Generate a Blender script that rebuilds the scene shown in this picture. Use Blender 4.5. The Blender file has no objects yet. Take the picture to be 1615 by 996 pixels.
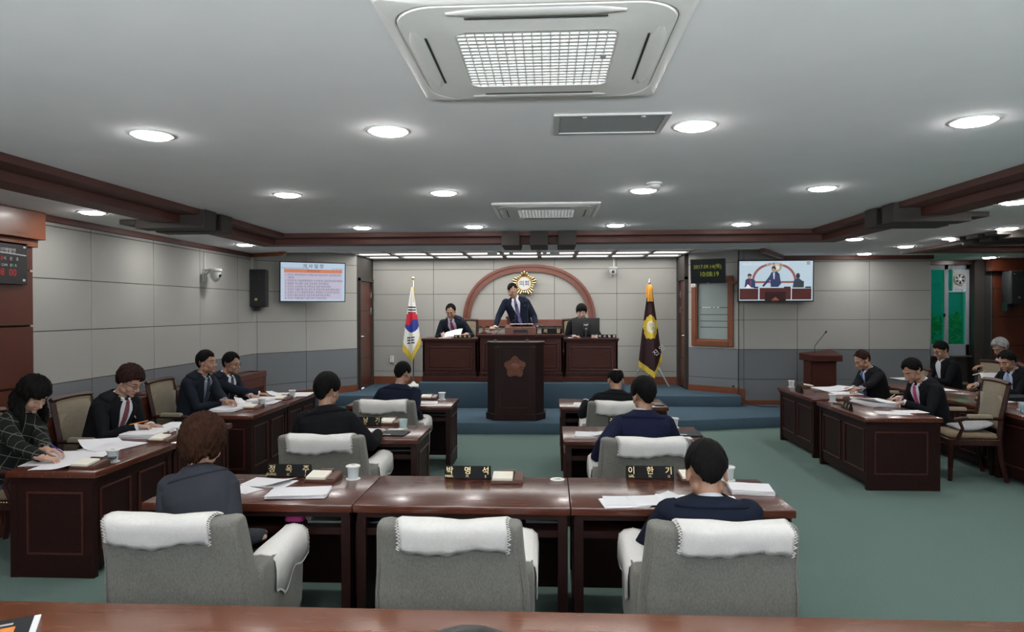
import bpy, bmesh, math, random
import numpy as np
from mathutils import Vector, Matrix, Euler, noise

random.seed(7)
rng = np.random.RandomState(7)
SC = bpy.context.scene
COL = SC.collection
PI = math.pi

# ------------------------------------------------------------------ camera
F = 1077.0
H = 1.82
YAW = math.atan(57.5 / F)
PITCH = math.atan(10 / F)
ROLL = -0.003
CAMR = (Matrix.Rotation(YAW, 3, 'Z') @ Matrix.Rotation(PI / 2 - PITCH, 3, 'X') @ Matrix.Rotation(ROLL, 3, 'Z'))
cam_d = bpy.data.cameras.new('camera')
cam = bpy.data.objects.new('camera', cam_d)
COL.objects.link(cam)
cam.matrix_world = Matrix.Translation((0, 0, H)) @ CAMR.to_4x4()
cam_d.sensor_width = 36
cam_d.lens = F / 1615 * 36
cam_d.clip_start = 0.05
cam_d.clip_end = 200
SC.camera = cam


def at(px, py, X=None, Y=None, Z=None):
    """point of the place seen at a pixel of the photograph, on the plane X=, Y= or Z="""
    d = CAMR @ Vector(((px - 807.5) / F, -(py - 498) / F, -1))
    t = X / d.x if X is not None else Y / d.y if Y is not None else (Z - H) / d.z
    return Vector((0, 0, H)) + d * t


# ------------------------------------------------------------------ world, light, exposure
SC.view_settings.view_transform = 'Standard'
SC.view_settings.look = 'None'
SC.view_settings.gamma = 1
SC.view_settings.use_curve_mapping = False
SC.view_settings.exposure = 0.82
SC.cycles.use_denoising = True
SC.cycles.max_bounces = 8
SC.cycles.diffuse_bounces = 5
SC.cycles.glossy_bounces = 3
SC.cycles.transparent_max_bounces = 12
SC.cycles.sample_clamp_indirect = 6
SC.cycles.caustics_reflective = False
SC.cycles.caustics_refractive = False

world = bpy.data.worlds.new('world')
SC.world = world
world.use_nodes = True
wn = world.node_tree
bg = wn.nodes['Background']
sky = wn.nodes.new('ShaderNodeTexSky')
sky.sky_type = 'HOSEK_WILKIE'
sky.turbidity = 6
sky.sun_direction = Vector((0.5, 0.2, 0.6)).normalized()
wn.links.new(sky.outputs[0], bg.inputs[0])
bg.inputs[1].default_value = 5.0

LAMP_L = 54.0      # radiance of the downlight lenses
FILL_W = 700  # power of each fill light added behind the camera
LUM_L = 3.0        # luminous panels over the platform
LAMP_COL = (1.0, 0.98, 0.95)


def area_light(loc, size, power, color=(1, 1, 1), rot=(0, 0, 0), spread=PI, size_y=None, name='lamp_light'):
    l = bpy.data.lights.new(name, 'AREA')
    l.energy = power
    l.color = color
    l.spread = spread
    if size_y:
        l.shape = 'RECTANGLE'; l.size = size; l.size_y = size_y
    else:
        l.shape = 'DISK'; l.size = size
    o = bpy.data.objects.new(name, l)
    o.location = loc
    o.rotation_euler = rot
    COL.objects.link(o)
    return o


# fill lights added unseen behind the rear wall, tilted up to brighten the ceiling
area_light((-1.6, -4.6, 1.25), 3.4, FILL_W, (0.95, 0.96, 1.0), (PI / 2 + .80, 0, 0), spread=1.5, size_y=1.0, name='rear_ceiling_fill')
area_light((2.6, -4.6, 1.25), 3.4, FILL_W, (0.95, 0.96, 1.0), (PI / 2 + .80, 0, 0), spread=1.5, size_y=1.0, name='rear_ceiling_fill')
# daylight at the window of the right hand bay
area_light((7.5, 14.0, 1.9), 1.0, 10, (0.9, 1.0, 0.97), (-PI / 2, 0, 0), size_y=1.6, name='bay_window_daylight')

# ------------------------------------------------------------------ materials
MATS = {}


def _nt(name):
    m = bpy.data.materials.new(name)
    m.use_nodes = True
    nt = m.node_tree
    return m, nt, nt.nodes['Principled BSDF']


def setp(b, **k):
    for key, v in k.items():
        n = {'rough': 'Roughness', 'metal': 'Metallic', 'spec': 'Specular IOR Level', 'sheen': 'Sheen Weight', 'coat': 'Coat Weight', 'coatr': 'Coat Roughness', 'sss': 'Subsurface Weight', 'trans': 'Transmission Weight', 'alpha': 'Alpha', 'ior': 'IOR'}[key]
        b.inputs[n].default_value = v


def mat(name, col, rough=0.6, noise_amt=0.08, scale=30, bump=0.0, bscale=200, stretch=(1, 1, 1), **k):
    if name in MATS:
        return MATS[name]
    m, nt, b = _nt(name)
    setp(b, rough=rough, **k)
    tc = nt.nodes.new('ShaderNodeTexCoord')
    mp = nt.nodes.new('ShaderNodeMapping'); mp.inputs['Scale'].default_value = stretch
    nt.links.new(tc.outputs['Object'], mp.inputs[0])
    n = nt.nodes.new('ShaderNodeTexNoise'); n.inputs['Scale'].default_value = scale; n.inputs['Detail'].default_value = 4
    nt.links.new(mp.outputs[0], n.inputs['Vector'])
    r = nt.nodes.new('ShaderNodeValToRGB')
    c = np.array(col)
    r.color_ramp.elements[0].position = .3; r.color_ramp.elements[1].position = .7
    r.color_ramp.elements[0].color = (*np.clip(c * (1 - noise_amt), 0, 1), 1)
    r.color_ramp.elements[1].color = (*np.clip(c * (1 + noise_amt), 0, 1), 1)
    nt.links.new(n.outputs[0], r.inputs[0])
    nt.links.new(r.outputs[0], b.inputs['Base Color'])
    if bump:
        n2 = nt.nodes.new('ShaderNodeTexNoise'); n2.inputs['Scale'].default_value = bscale
        nt.links.new(mp.outputs[0], n2.inputs['Vector'])
        bp = nt.nodes.new('ShaderNodeBump'); bp.inputs['Strength'].default_value = bump; bp.inputs['Distance'].default_value = 0.004
        nt.links.new(n2.outputs[0], bp.inputs['Height']); nt.links.new(bp.outputs[0], b.inputs['Normal'])
    MATS[name] = m
    return m


def wood(name, c1, c2, rough=0.3, stretch=(2, 14, 14), coat=0.3, scale=3.0, spec=.5):
    if name in MATS:
        return MATS[name]
    m, nt, b = _nt(name)
    setp(b, rough=rough, coat=coat, coatr=0.15, spec=spec)
    tc = nt.nodes.new('ShaderNodeTexCoord')
    mp = nt.nodes.new('ShaderNodeMapping'); mp.inputs['Scale'].default_value = stretch
    nt.links.new(tc.outputs['Object'], mp.inputs[0])
    n = nt.nodes.new('ShaderNodeTexNoise'); n.inputs['Scale'].default_value = scale; n.inputs['Detail'].default_value = 8; n.inputs['Distortion'].default_value = .6
    nt.links.new(mp.outputs[0], n.inputs['Vector'])
    r = nt.nodes.new('ShaderNodeValToRGB')
    r.color_ramp.elements[0].position = .32; r.color_ramp.elements[1].position = .7
    r.color_ramp.elements[0].color = (*c1, 1); r.color_ramp.elements[1].color = (*c2, 1)
    nt.links.new(n.outputs[0], r.inputs[0]); nt.links.new(r.outputs[0], b.inputs['Base Color'])
    mr = nt.nodes.new('ShaderNodeMapRange'); mr.inputs[3].default_value = rough * .95; mr.inputs[4].default_value = rough * 1.05
    nt.links.new(n.outputs[0], mr.inputs[0]); nt.links.new(mr.outputs[0], b.inputs['Roughness'])
    MATS[name] = m
    return m


def emit(name, col, strength):
    if name in MATS:
        return MATS[name]
    m, nt, b = _nt(name)
    b.inputs['Base Color'].default_value = (*[c * .1 for c in col], 1)
    b.inputs['Emission Color'].default_value = (*col, 1)
    b.inputs['Emission Strength'].default_value = strength
    setp(b, rough=.3)
    MATS[name] = m
    return m


def weave(name, col, scale=260, amt=.25, rough=.95):
    """woven cloth: two crossed fine waves"""
    if name in MATS:
        return MATS[name]
    m, nt, b = _nt(name)
    setp(b, rough=rough, spec=.2, sheen=.15)
    tc = nt.nodes.new('ShaderNodeTexCoord')
    w1 = nt.nodes.new('ShaderNodeTexNoise'); w1.inputs['Scale'].default_value = scale
    mp = nt.nodes.new('ShaderNodeMapping'); mp.inputs['Scale'].default_value = (1, 1, .25)
    nt.links.new(tc.outputs['Object'], mp.inputs[0]); nt.links.new(mp.outputs[0], w1.inputs['Vector'])
    w2 = nt.nodes.new('ShaderNodeTexNoise'); w2.inputs['Scale'].default_value = 5; w2.inputs['Detail'].default_value = 3
    nt.links.new(tc.outputs['Object'], w2.inputs['Vector'])
    mx = nt.nodes.new('ShaderNodeMath'); mx.operation = 'MULTIPLY_ADD'; mx.inputs[1].default_value = .7
    nt.links.new(w1.outputs[0], mx.inputs[0])
    m2 = nt.nodes.new('ShaderNodeMath'); m2.operation = 'MULTIPLY'; m2.inputs[1].default_value = .3
    nt.links.new(w2.outputs[0], m2.inputs[0]); nt.links.new(m2.outputs[0], mx.inputs[2])
    r = nt.nodes.new('ShaderNodeValToRGB')
    c = np.array(col)
    r.color_ramp.elements[0].position = .35; r.color_ramp.elements[1].position = .65
    r.color_ramp.elements[0].color = (*(c * (1 - amt)), 1); r.color_ramp.elements[1].color = (*np.clip(c * (1 + amt), 0, 1), 1)
    nt.links.new(mx.outputs[0], r.inputs[0]); nt.links.new(r.outputs[0], b.inputs['Base Color'])
    bp = nt.nodes.new('ShaderNodeBump'); bp.inputs['Strength'].default_value = .3; bp.inputs['Distance'].default_value = .002
    nt.links.new(w1.outputs[0], bp.inputs['Height']); nt.links.new(bp.outputs[0], b.inputs['Normal'])
    MATS[name] = m
    return m


def stripes(name, cols, axis='Z', scale=100, thr=.5, rough=.9, base=None, dist=0, rot=(0, 0, 0)):
    """two-colour stripes across an object axis"""
    if name in MATS:
        return MATS[name]
    m, nt, b = _nt(name)
    setp(b, rough=rough, spec=.2)
    tc = nt.nodes.new('ShaderNodeTexCoord')
    mp = nt.nodes.new('ShaderNodeMapping'); mp.inputs['Rotation'].default_value = rot
    nt.links.new(tc.outputs['Object'], mp.inputs[0])
    w = nt.nodes.new('ShaderNodeTexWave'); w.bands_direction = axis; w.inputs['Scale'].default_value = scale; w.inputs['Distortion'].default_value = dist
    nt.links.new(mp.outputs[0], w.inputs['Vector'])
    r = nt.nodes.new('ShaderNodeValToRGB'); r.color_ramp.interpolation = 'CONSTANT'
    r.color_ramp.elements[0].color = (*cols[0], 1); r.color_ramp.elements[1].color = (*cols[1], 1); r.color_ramp.elements[1].position = thr
    nt.links.new(w.outputs[0], r.inputs[0]); nt.links.new(r.outputs[0], b.inputs['Base Color'])
    MATS[name] = m
    return m


def checks(name, base, line, period=.06, width=.06, rough=.95):
    """grid check cloth: line colour where a coordinate falls on a thin line"""
    if name in MATS:
        return MATS[name]
    m, nt, b = _nt(name)
    setp(b, rough=rough, spec=.15)
    tc = nt.nodes.new('ShaderNodeTexCoord')
    sep = nt.nodes.new('ShaderNodeSeparateXYZ')
    mp = nt.nodes.new('ShaderNodeMapping'); mp.inputs['Rotation'].default_value = (.25, .3, .3)
    nt.links.new(tc.outputs['Object'], mp.inputs[0]); nt.links.new(mp.outputs[0], sep.inputs[0])
    outs = []
    for ax in ('X', 'Y', 'Z'):
        a = nt.nodes.new('ShaderNodeMath'); a.operation = 'DIVIDE'; a.inputs[1].default_value = period
        f = nt.nodes.new('ShaderNodeMath'); f.operation = 'FRACT'
        l = nt.nodes.new('ShaderNodeMath'); l.operation = 'LESS_THAN'; l.inputs[1].default_value = width
        nt.links.new(sep.outputs[ax], a.inputs[0]); nt.links.new(a.outputs[0], f.inputs[0]); nt.links.new(f.outputs[0], l.inputs[0])
        outs.append(l)
    m1 = nt.nodes.new('ShaderNodeMath'); m1.operation = 'MAXIMUM'
    nt.links.new(outs[0].outputs[0], m1.inputs[0]); nt.links.new(outs[1].outputs[0], m1.inputs[1])
    m2 = nt.nodes.new('ShaderNodeMath'); m2.operation = 'MAXIMUM'
    nt.links.new(m1.outputs[0], m2.inputs[0]); nt.links.new(outs[2].outputs[0], m2.inputs[1])
    mx = nt.nodes.new('ShaderNodeMix'); mx.data_type = 'RGBA'
    mx.inputs[6].default_value = (*base, 1); mx.inputs[7].default_value = (*line, 1)
    nt.links.new(m2.outputs[0], mx.inputs[0]); nt.links.new(mx.outputs[2], b.inputs['Base Color'])
    MATS[name] = m
    return m


def glass(name, tint, alpha=.25, rough=.05):
    """thin tinted pane: transparent tint with a glossy surface"""
    if name in MATS:
        return MATS[name]
    m = bpy.data.materials.new(name); m.use_nodes = True
    nt = m.node_tree; nt.nodes.clear()
    o = nt.nodes.new('ShaderNodeOutputMaterial')
    t = nt.nodes.new('ShaderNodeBsdfTransparent'); t.inputs[0].default_value = (*tint, 1)
    g = nt.nodes.new('ShaderNodeBsdfPrincipled'); g.inputs['Base Color'].default_value = (*tint, 1); g.inputs['Roughness'].default_value = rough
    mx = nt.nodes.new('ShaderNodeMixShader'); mx.inputs[0].default_value = alpha
    n = nt.nodes.new('ShaderNodeTexNoise'); n.inputs['Scale'].default_value = 3
    mr = nt.nodes.new('ShaderNodeMapRange'); mr.inputs[3].default_value = max(alpha - .02, 0); mr.inputs[4].default_value = alpha + .02
    nt.links.new(n.outputs[0], mr.inputs[0]); nt.links.new(mr.outputs[0], mx.inputs[0])
    nt.links.new(t.outputs[0], mx.inputs[1]); nt.links.new(g.outputs[0], mx.inputs[2]); nt.links.new(mx.outputs[0], o.inputs[0])
    MATS[name] = m
    return m


M_CEIL = mat('ceiling_paint', (.78, .78, .79), .9, .02, 3)
M_PANEL = mat('beige_fabric_panel', (.355, .350, .325), .95, .07, 220, .25, 500, spec=.1)
M_PANELB = mat('blue_grey_fabric_panel', (.160, .170, .178), .95, .07, 220, .25, 500, spec=.1)
M_GAP = mat('dark_joint', (.05, .05, .048), .9, .05)
M_CARPET = mat('teal_carpet', (.128, .186, .166), 1.0, .22, 160, .5, 300, spec=.05)
M_BLUE = mat('blue_carpet', (.066, .105, .138), 1.0, .2, 160, .5, 300, spec=.05)
M_TRIM = wood('red_brown_trim', (0.0777, 0.0237, 0.0169), (0.1080, 0.0338, 0.0237), .6, (1, 1, 1), 0)
M_ORANGE = wood('orange_brown_wood', (0.1500, 0.0450, 0.0180), (0.1860, 0.0600, 0.0270), .4, (1, 1, 1), .1)
M_REDWALL = wood('red_wood_panel', (0.0682, 0.0154, 0.0068), (0.0870, 0.0211, 0.0095), .38, (1, 1, 1), .1)
M_DARKBOX = wood('dark_brown_wood', (0.0280, 0.0224, 0.0190), (0.0381, 0.0302, 0.0252), .7, (1, 1, 1), 0)
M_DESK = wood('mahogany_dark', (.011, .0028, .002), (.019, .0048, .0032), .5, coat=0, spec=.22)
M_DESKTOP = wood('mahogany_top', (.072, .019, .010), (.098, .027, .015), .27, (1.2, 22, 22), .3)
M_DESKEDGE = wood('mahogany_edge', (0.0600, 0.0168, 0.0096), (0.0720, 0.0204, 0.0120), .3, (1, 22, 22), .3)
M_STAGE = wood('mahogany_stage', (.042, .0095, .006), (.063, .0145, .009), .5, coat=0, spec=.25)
M_MOULD = wood('mahogany_moulding', (.050, .012, .008), (.065, .016, .011), .35, coat=.1, spec=.4)
M_RAIL = wood('polished_table_top', (.150, .043, .016), (.185, .056, .022), .27, (1, 20, 20), .25)
M_GREY = weave('grey_chair_cloth', (.160, .157, .138), 230, .22)
M_WHITE = mat('white_cover_cloth', (.74, .73, .70), .95, .03, 60, .6, 260, spec=.1)
M_LACE = mat('white_lace', (.70, .69, .66), .95, .05, 90)
M_BEIGE = weave('beige_upholstery', (0.2200, 0.1870, 0.1320), 150, .15)
M_SEATBR = weave('tan_seat_cloth', (0.1800, 0.1290, 0.0780), 150, .15)
M_CHWOOD = wood('chair_wood_dark', (0.0210, 0.0063, 0.0049), (0.0420, 0.0126, 0.0091), .42, coat=0, spec=.3)
M_BRASS = mat('brass', (.75, .55, .25), .3, .04, metal=1.0)
M_GOLD = mat('gold_metal', (0.7650, 0.6120, 0.3240), .28, .05, metal=1.0)
M_CHROME = mat('chrome', (.7, .7, .7), .2, .02, metal=1.0)
M_BLACK = mat('black_plastic', (.012, .012, .013), .4, .1)
M_BLACKM = mat('black_matte', (.018, .019, .021), .7, .1)
M_WPLAST = mat('white_plastic', (0.7200, 0.7200, 0.6900), .45, .02)
M_GPLAST = mat('grey_plastic', (.45, .45, .44), .45, .03)
M_ACP = mat('aircon_plastic', (0.7750, 0.7625, 0.7375), .5, .015)
M_PAPER = mat('white_paper', (.80, .80, .82), .85, .015, 20)
M_PRINT = stripes('printed_paper', ((.62, .62, .65), (.80, .80, .82)), 'Y', 42, .3, .85, dist=1.5)
M_CREAM = mat('cream_notepad', (.80, .77, .66), .85, .02)
M_CUP = mat('pale_mint_cup', (.50, .66, .65), .35, .03)
M_CUPW = mat('pale_blue_cup', (.62, .70, .72), .35, .03)
M_LEATHER = mat('black_leather', (.015, .015, .016), .35, .1, 60, .3, 150)
M_FOLDER = mat('dark_folder', (.012, .014, .016), .55, .1, spec=.2)
M_FOLDG = mat('grey_green_folder', (0.0840, 0.1020, 0.0960), .5, .05)
M_SKIN = mat('skin', (0.3570, 0.1997, 0.1318), .55, .05, 40, sss=.05)
M_SKIN2 = mat('skin_pale', (0.4250, 0.2550, 0.1827), .55, .05, 40, sss=.05)
M_LIP = mat('lip', (.33, .12, .10), .5, .05)
M_HAIR = mat('black_hair', (.006, .0055, .0055), .62, .4, 90, .6, 220, (1, 1, .2), spec=.06)
M_HAIRR = mat('dark_brown_hair', (.026, .012, .010), .62, .4, 90, .6, 220, (1, 1, .2), spec=.06)
M_HAIRB = mat('reddish_brown_hair', (.034, .014, .008), .7, .5, 70, .8, 160, (1, 1, .4), spec=.08)
M_HAIRG = mat('grey_hair', (.30, .30, .30), .5, .35, 90, .6, 220, (1, 1, .2), spec=.06)
M_EYE = mat('eye', (.04, .03, .03), .2, .02)
M_EYEW = mat('eye_white', (.6, .58, .55), .3, .02)
M_TROU = mat('trouser_cloth', (.014, .015, .02), .9, .1, 200)
M_SHOE = mat('shoe_leather', (.01, .01, .01), .3, .1)
M_GOLDT = mat('gold_lettering', (.75, .60, .30), .4, .03, metal=.6)
M_INK = mat('ink', (.05, .05, .07), .8, .05)

# ------------------------------------------------------------------ mesh helpers


class MB:
    """collects shapes of one part as vertices and faces with material slots"""

    def __init__(s):
        s.v = []; s.f = []; s.m = []; s.n = 0

    def add(s, v, f, mi=0):
        v = np.asarray(v, float)
        s.v.append(v)
        s.f += [tuple(i + s.n for i in q) for q in f]
        s.m += [mi] * len(f)
        s.n += len(v)
        return s

    def box(s, x0, x1, y0, y1, z0, z1, mi=0, M=None):
        v = np.array([(x0, y0, z0), (x1, y0, z0), (x1, y1, z0), (x0, y1, z0), (x0, y0, z1), (x1, y0, z1), (x1, y1, z1), (x0, y1, z1)], float)
        if M is not None:
            v = xf(v, M)
        return s.add(v, [(0, 3, 2, 1), (4, 5, 6, 7), (0, 1, 5, 4), (1, 2, 6, 5), (2, 3, 7, 6), (3, 0, 4, 7)], mi)

    def prism(s, poly, z0, z1, mi=0, M=None, axis='Z'):
        n = len(poly)
        lo = [(p[0], p[1], z0) for p in poly]; hi = [(p[0], p[1], z1) for p in poly]
        v = np.array(lo + hi, float)
        if axis == 'Y':
            v = v[:, [0, 2, 1]]
        elif axis == 'X':
            v = v[:, [2, 0, 1]]
        if M is not None:
            v = xf(v, M)
        f = [tuple(range(n - 1, -1, -1)), tuple(range(n, 2 * n))] + [(i, (i + 1) % n, n + (i + 1) % n, n + i) for i in range(n)]
        return s.add(v, f, mi)

    def lathe(s, prof, n=24, mi=0, M=None, cx=0, cy=0):
        a = np.linspace(0, 2 * PI, n, endpoint=False)
        v = []
        for r, z in prof:
            v += [(cx + r * math.cos(t), cy + r * math.sin(t), z) for t in a]
        v = np.array(v)
        if M is not None:
            v = xf(v, M)
        f = []
        for k in range(len(prof) - 1):
            for i in range(n):
                j = (i + 1) % n
                f.append((k * n + i, k * n + j, (k + 1) * n + j, (k + 1) * n + i))
        f.append(tuple(range(n - 1, -1, -1)))
        f.append(tuple((len(prof) - 1) * n + i for i in range(n)))
        return s.add(v, f, mi)

    def tube(s, pts, rads, n=10, mi=0, round_ends=True, sy=1.0, up=None):
        """tapered tube through points, closed; sy squashes the section"""
        pts = [Vector(p) for p in pts]
        if not hasattr(rads, '__len__'):
            rads = [rads] * len(pts)
        rads = list(rads)
        if round_ends:
            d0 = (pts[0] - pts[1]).normalized(); d1 = (pts[-1] - pts[-2]).normalized()
            pre = [(pts[0] + d0 * rads[0] * math.sin(a), rads[0] * math.cos(a)) for a in (1.35, .9, .45)]
            post = [(pts[-1] + d1 * rads[-1] * math.sin(a), rads[-1] * math.cos(a)) for a in (.45, .9, 1.35)]
            pts = [p for p, _ in pre] + pts + [p for p, _ in post]
            rads = [r for _, r in pre] + rads + [r for _, r in post]
        v = []
        prev = None
        for i, p in enumerate(pts):
            t = (pts[min(i + 1, len(pts) - 1)] - pts[max(i - 1, 0)]).normalized()
            if prev is None:
                ref = Vector(up) if up is not None else (Vector((0, 0, 1)) if abs(t.z) < .9 else Vector((1, 0, 0)))
                a = t.cross(ref).normalized()
            else:
                a = (prev - t * prev.dot(t)).normalized()
            prev = a
            b = t.cross(a).normalized()
            for k in range(n):
                an = 2 * PI * k / n
                v.append(p + a * (rads[i] * math.cos(an)) + b * (rads[i] * sy * math.sin(an)))
        f = []
        for k in range(len(pts) - 1):
            for i in range(n):
                j = (i + 1) % n
                f.append((k * n + i, k * n + j, (k + 1) * n + j, (k + 1) * n + i))
        f.append(tuple(range(n - 1, -1, -1)))
        f.append(tuple((len(pts) - 1) * n + i for i in range(n)))
        return s.add(np.array([tuple(q) for q in v]), f, mi)

    def ell(s, c, r, n=16, m=10, mi=0, M=None):
        v = [(0, 0, -1)]
        for i in range(1, m):
            ph = -PI / 2 + PI * i / m
            for k in range(n):
                a = 2 * PI * k / n
                v.append((math.cos(ph) * math.cos(a), math.cos(ph) * math.sin(a), math.sin(ph)))
        v.append((0, 0, 1))
        v = np.array(v) * np.array(r if hasattr(r, '__len__') else (r, r, r)) + np.array(c)
        if M is not None:
            v = xf(v, M)
        f = [(0, 1 + (k + 1) % n, 1 + k) for k in range(n)]
        for i in range(m - 2):
            for k in range(n):
                j = (k + 1) % n
                f.append((1 + i * n + k, 1 + i * n + j, 1 + (i + 1) * n + j, 1 + (i + 1) * n + k))
        t = len(v) - 1; b0 = 1 + (m - 2) * n
        f += [(t, b0 + k, b0 + (k + 1) % n) for k in range(n)]
        return s.add(v, f, mi)

    def grid(s, P, mi=0, closed_u=False):
        """P: array (rows, cols, 3)"""
        R_, C_ = P.shape[:2]
        f = []
        for i in range(R_ - 1):
            for j in range(C_ if closed_u else C_ - 1):
                k = (j + 1) % C_
                f.append((i * C_ + j, i * C_ + k, (i + 1) * C_ + k, (i + 1) * C_ + j))
        return s.add(P.reshape(-1, 3), f, mi)

    def merge(s, o):
        if o.v:
            s.f += [tuple(i + s.n for i in q) for q in o.f]
            s.v += o.v; s.m += o.m; s.n += o.n
        return s

    def mesh(s, name):
        me = bpy.data.meshes.new(name)
        V = np.concatenate(s.v) if s.v else np.zeros((0, 3))
        me.from_pydata(V.tolist(), [], s.f)
        me.polygons.foreach_set('material_index', s.m)
        return me


def xf(v, M):
    M = np.array(M)
    return np.asarray(v) @ M[:3, :3].T + (M[:3, 3] if M.shape[0] == 4 else 0)


def finish(o, bevel=0, seg=2, smooth=None, sub=0, remesh=0, smooth_it=0, solid=0):
    """bake modifiers into the mesh"""
    if remesh:
        m = o.modifiers.new('r', 'REMESH'); m.mode = 'VOXEL'; m.voxel_size = remesh; m.use_smooth_shade = True
    if solid:
        m = o.modifiers.new('s', 'SOLIDIFY'); m.thickness = solid; m.offset = 0
    if smooth_it:
        m = o.modifiers.new('m', 'SMOOTH'); m.factor = .5; m.iterations = smooth_it
    if bevel:
        m = o.modifiers.new('b', 'BEVEL'); m.width = bevel; m.segments = seg; m.limit_method = 'ANGLE'; m.angle_limit = .6
    if sub:
        m = o.modifiers.new('u', 'SUBSURF'); m.levels = sub; m.render_levels = sub
    if o.modifiers:
        dg = bpy.context.evaluated_depsgraph_get()
        me = bpy.data.meshes.new_from_object(o.evaluated_get(dg))
        o.modifiers.clear()
        old = o.data
        o.data = me
        bpy.data.meshes.remove(old)
    if smooth is not None:
        me = o.data
        if smooth >= 3:
            me.polygons.foreach_set('use_smooth', [True] * len(me.polygons))
        else:
            me.shade_smooth() if hasattr(me, 'shade_smooth') else None
            me.set_sharp_from_angle(angle=smooth)
    return o


def build(name, mb, mats, parent=None, bevel=0, seg=2, smooth=None, **k):
    me = mb.mesh(name)
    o = bpy.data.objects.new(name, me)
    COL.objects.link(o)
    for m in (mats if isinstance(mats, (list, tuple)) else [mats]):
        me.materials.append(m)
    if parent is not None:
        o.parent = parent
    bm = bmesh.new(); bm.from_mesh(me); bmesh.ops.recalc_face_normals(bm, faces=bm.faces); bm.to_mesh(me); bm.free()
    if smooth is None and (k.get('remesh') or k.get('sub')):
        smooth = 3
    return finish(o, bevel, seg, smooth, **k)


def tag(o, label, cat, group=None, kind=None):
    if label: o['label'] = label
    if cat: o['category'] = cat
    if group: o['group'] = group
    if kind: o['kind'] = kind
    return o


def thing(name, label, cat, loc=(0, 0, 0), rz=0, group=None):
    o = bpy.data.objects.new(name, None)
    o.empty_display_size = .1
    COL.objects.link(o)
    o.location = loc
    o.rotation_euler = (0, 0, rz)
    return tag(o, label, cat, group)


def struct(name, mb, mats, **k):
    o = build(name, mb, mats, **k)
    o['kind'] = 'structure'
    return o


def dup(root, loc=None, rz=None, label=None, group=None):
    r = root.copy(); COL.objects.link(r)
    if loc is not None: r.location = loc
    if rz is not None: r.rotation_euler = (0, 0, rz)
    if label: r['label'] = label
    if group: r['group'] = group
    for ch in list(root.children):
        c = ch.copy(); COL.objects.link(c); c.parent = r
        for g in list(ch.children):
            d = g.copy(); COL.objects.link(d); d.parent = c
    return r


def text(name, body, size, M, m, parent=None, extrude=.0006, align='CENTER', aspect=1.0, bold=0):
    cu = bpy.data.curves.new(name, 'FONT')
    cu.body = body; cu.size = size; cu.align_x = align; cu.align_y = 'CENTER'; cu.extrude = extrude; cu.offset = bold
    cu.resolution_u = 3
    o = bpy.data.objects.new(name, cu); COL.objects.link(o)
    dg = bpy.context.evaluated_depsgraph_get()
    me = bpy.data.meshes.new_from_object(o.evaluated_get(dg))
    bpy.data.objects.remove(o)
    o = bpy.data.objects.new(name, me); COL.objects.link(o)
    me.materials.clear(); me.materials.append(m)
    me.transform(Matrix(M) @ Matrix.Diagonal((aspect, 1, 1, 1)))
    if parent is not None: o.parent = parent
    return o


def frameM(origin, xdir, ydir):
    """4x4 whose X and Y are the given directions"""
    x = Vector(xdir).normalized(); z = x.cross(Vector(ydir)).normalized(); y = z.cross(x)
    M = Matrix.Identity(4)
    for i in range(3):
        M[i][0] = x[i]; M[i][1] = y[i]; M[i][2] = z[i]; M[i][3] = origin[i]
    return M

# ================================================================== THE ROOM
ZL = 2.725         # lower ceiling
ZH = 2.82          # coffer ceiling
ZS = 2.84          # ceiling over the platform
XL = -4.75
YB = 13.5
YR = -4.0          # rear wall behind the camera
XR = 11.0

mb = MB().prism([(XL - .3, YR - .2), (XR + .2, YR - .2), (XR + .2, YB + .4), (XL - .3, YB + .4)], -.12, 0)
struct('floor', mb, M_CARPET)

# stepped platform, blue carpet
mb = MB().prism([(-4.75, 10.72), (-4.0, 10.15), (-1.9, 9.93), (.6, 9.97), (2.27, 10.33), (3.04, 10.56), (3.9, 10.78), (6.53, 11.1), (6.53, 12.04), (3.3, 12.04), (3.3, 12.2), (-3.3, 12.5), (-4.75, 10.9)], 0, .165)
o = struct('platform_step_lower', mb, M_BLUE, bevel=.012, smooth=.6)
mb = MB().prism([(-4.2, 11.45), (-3.6, 11.62), (3.26, 11.75), (3.28, 12.05), (2.56, 12.62), (2.5, 13.5), (-3.5, 13.5), (-3.5, 12.3)], .165, .345)
struct('platform_step_upper', mb, M_BLUE, bevel=.012, smooth=.6)
mb = MB().prism([(-2.2, 11.45), (1.27, 11.45), (1.30, 13.5), (-2.22, 13.5)], .165, .59)
struct('platform_dais', mb, M_BLUE, bevel=.012, smooth=.6)

ZB = [.0, .14, .60, 1.12, 1.63, 2.13, 2.63, 2.95]


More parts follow.
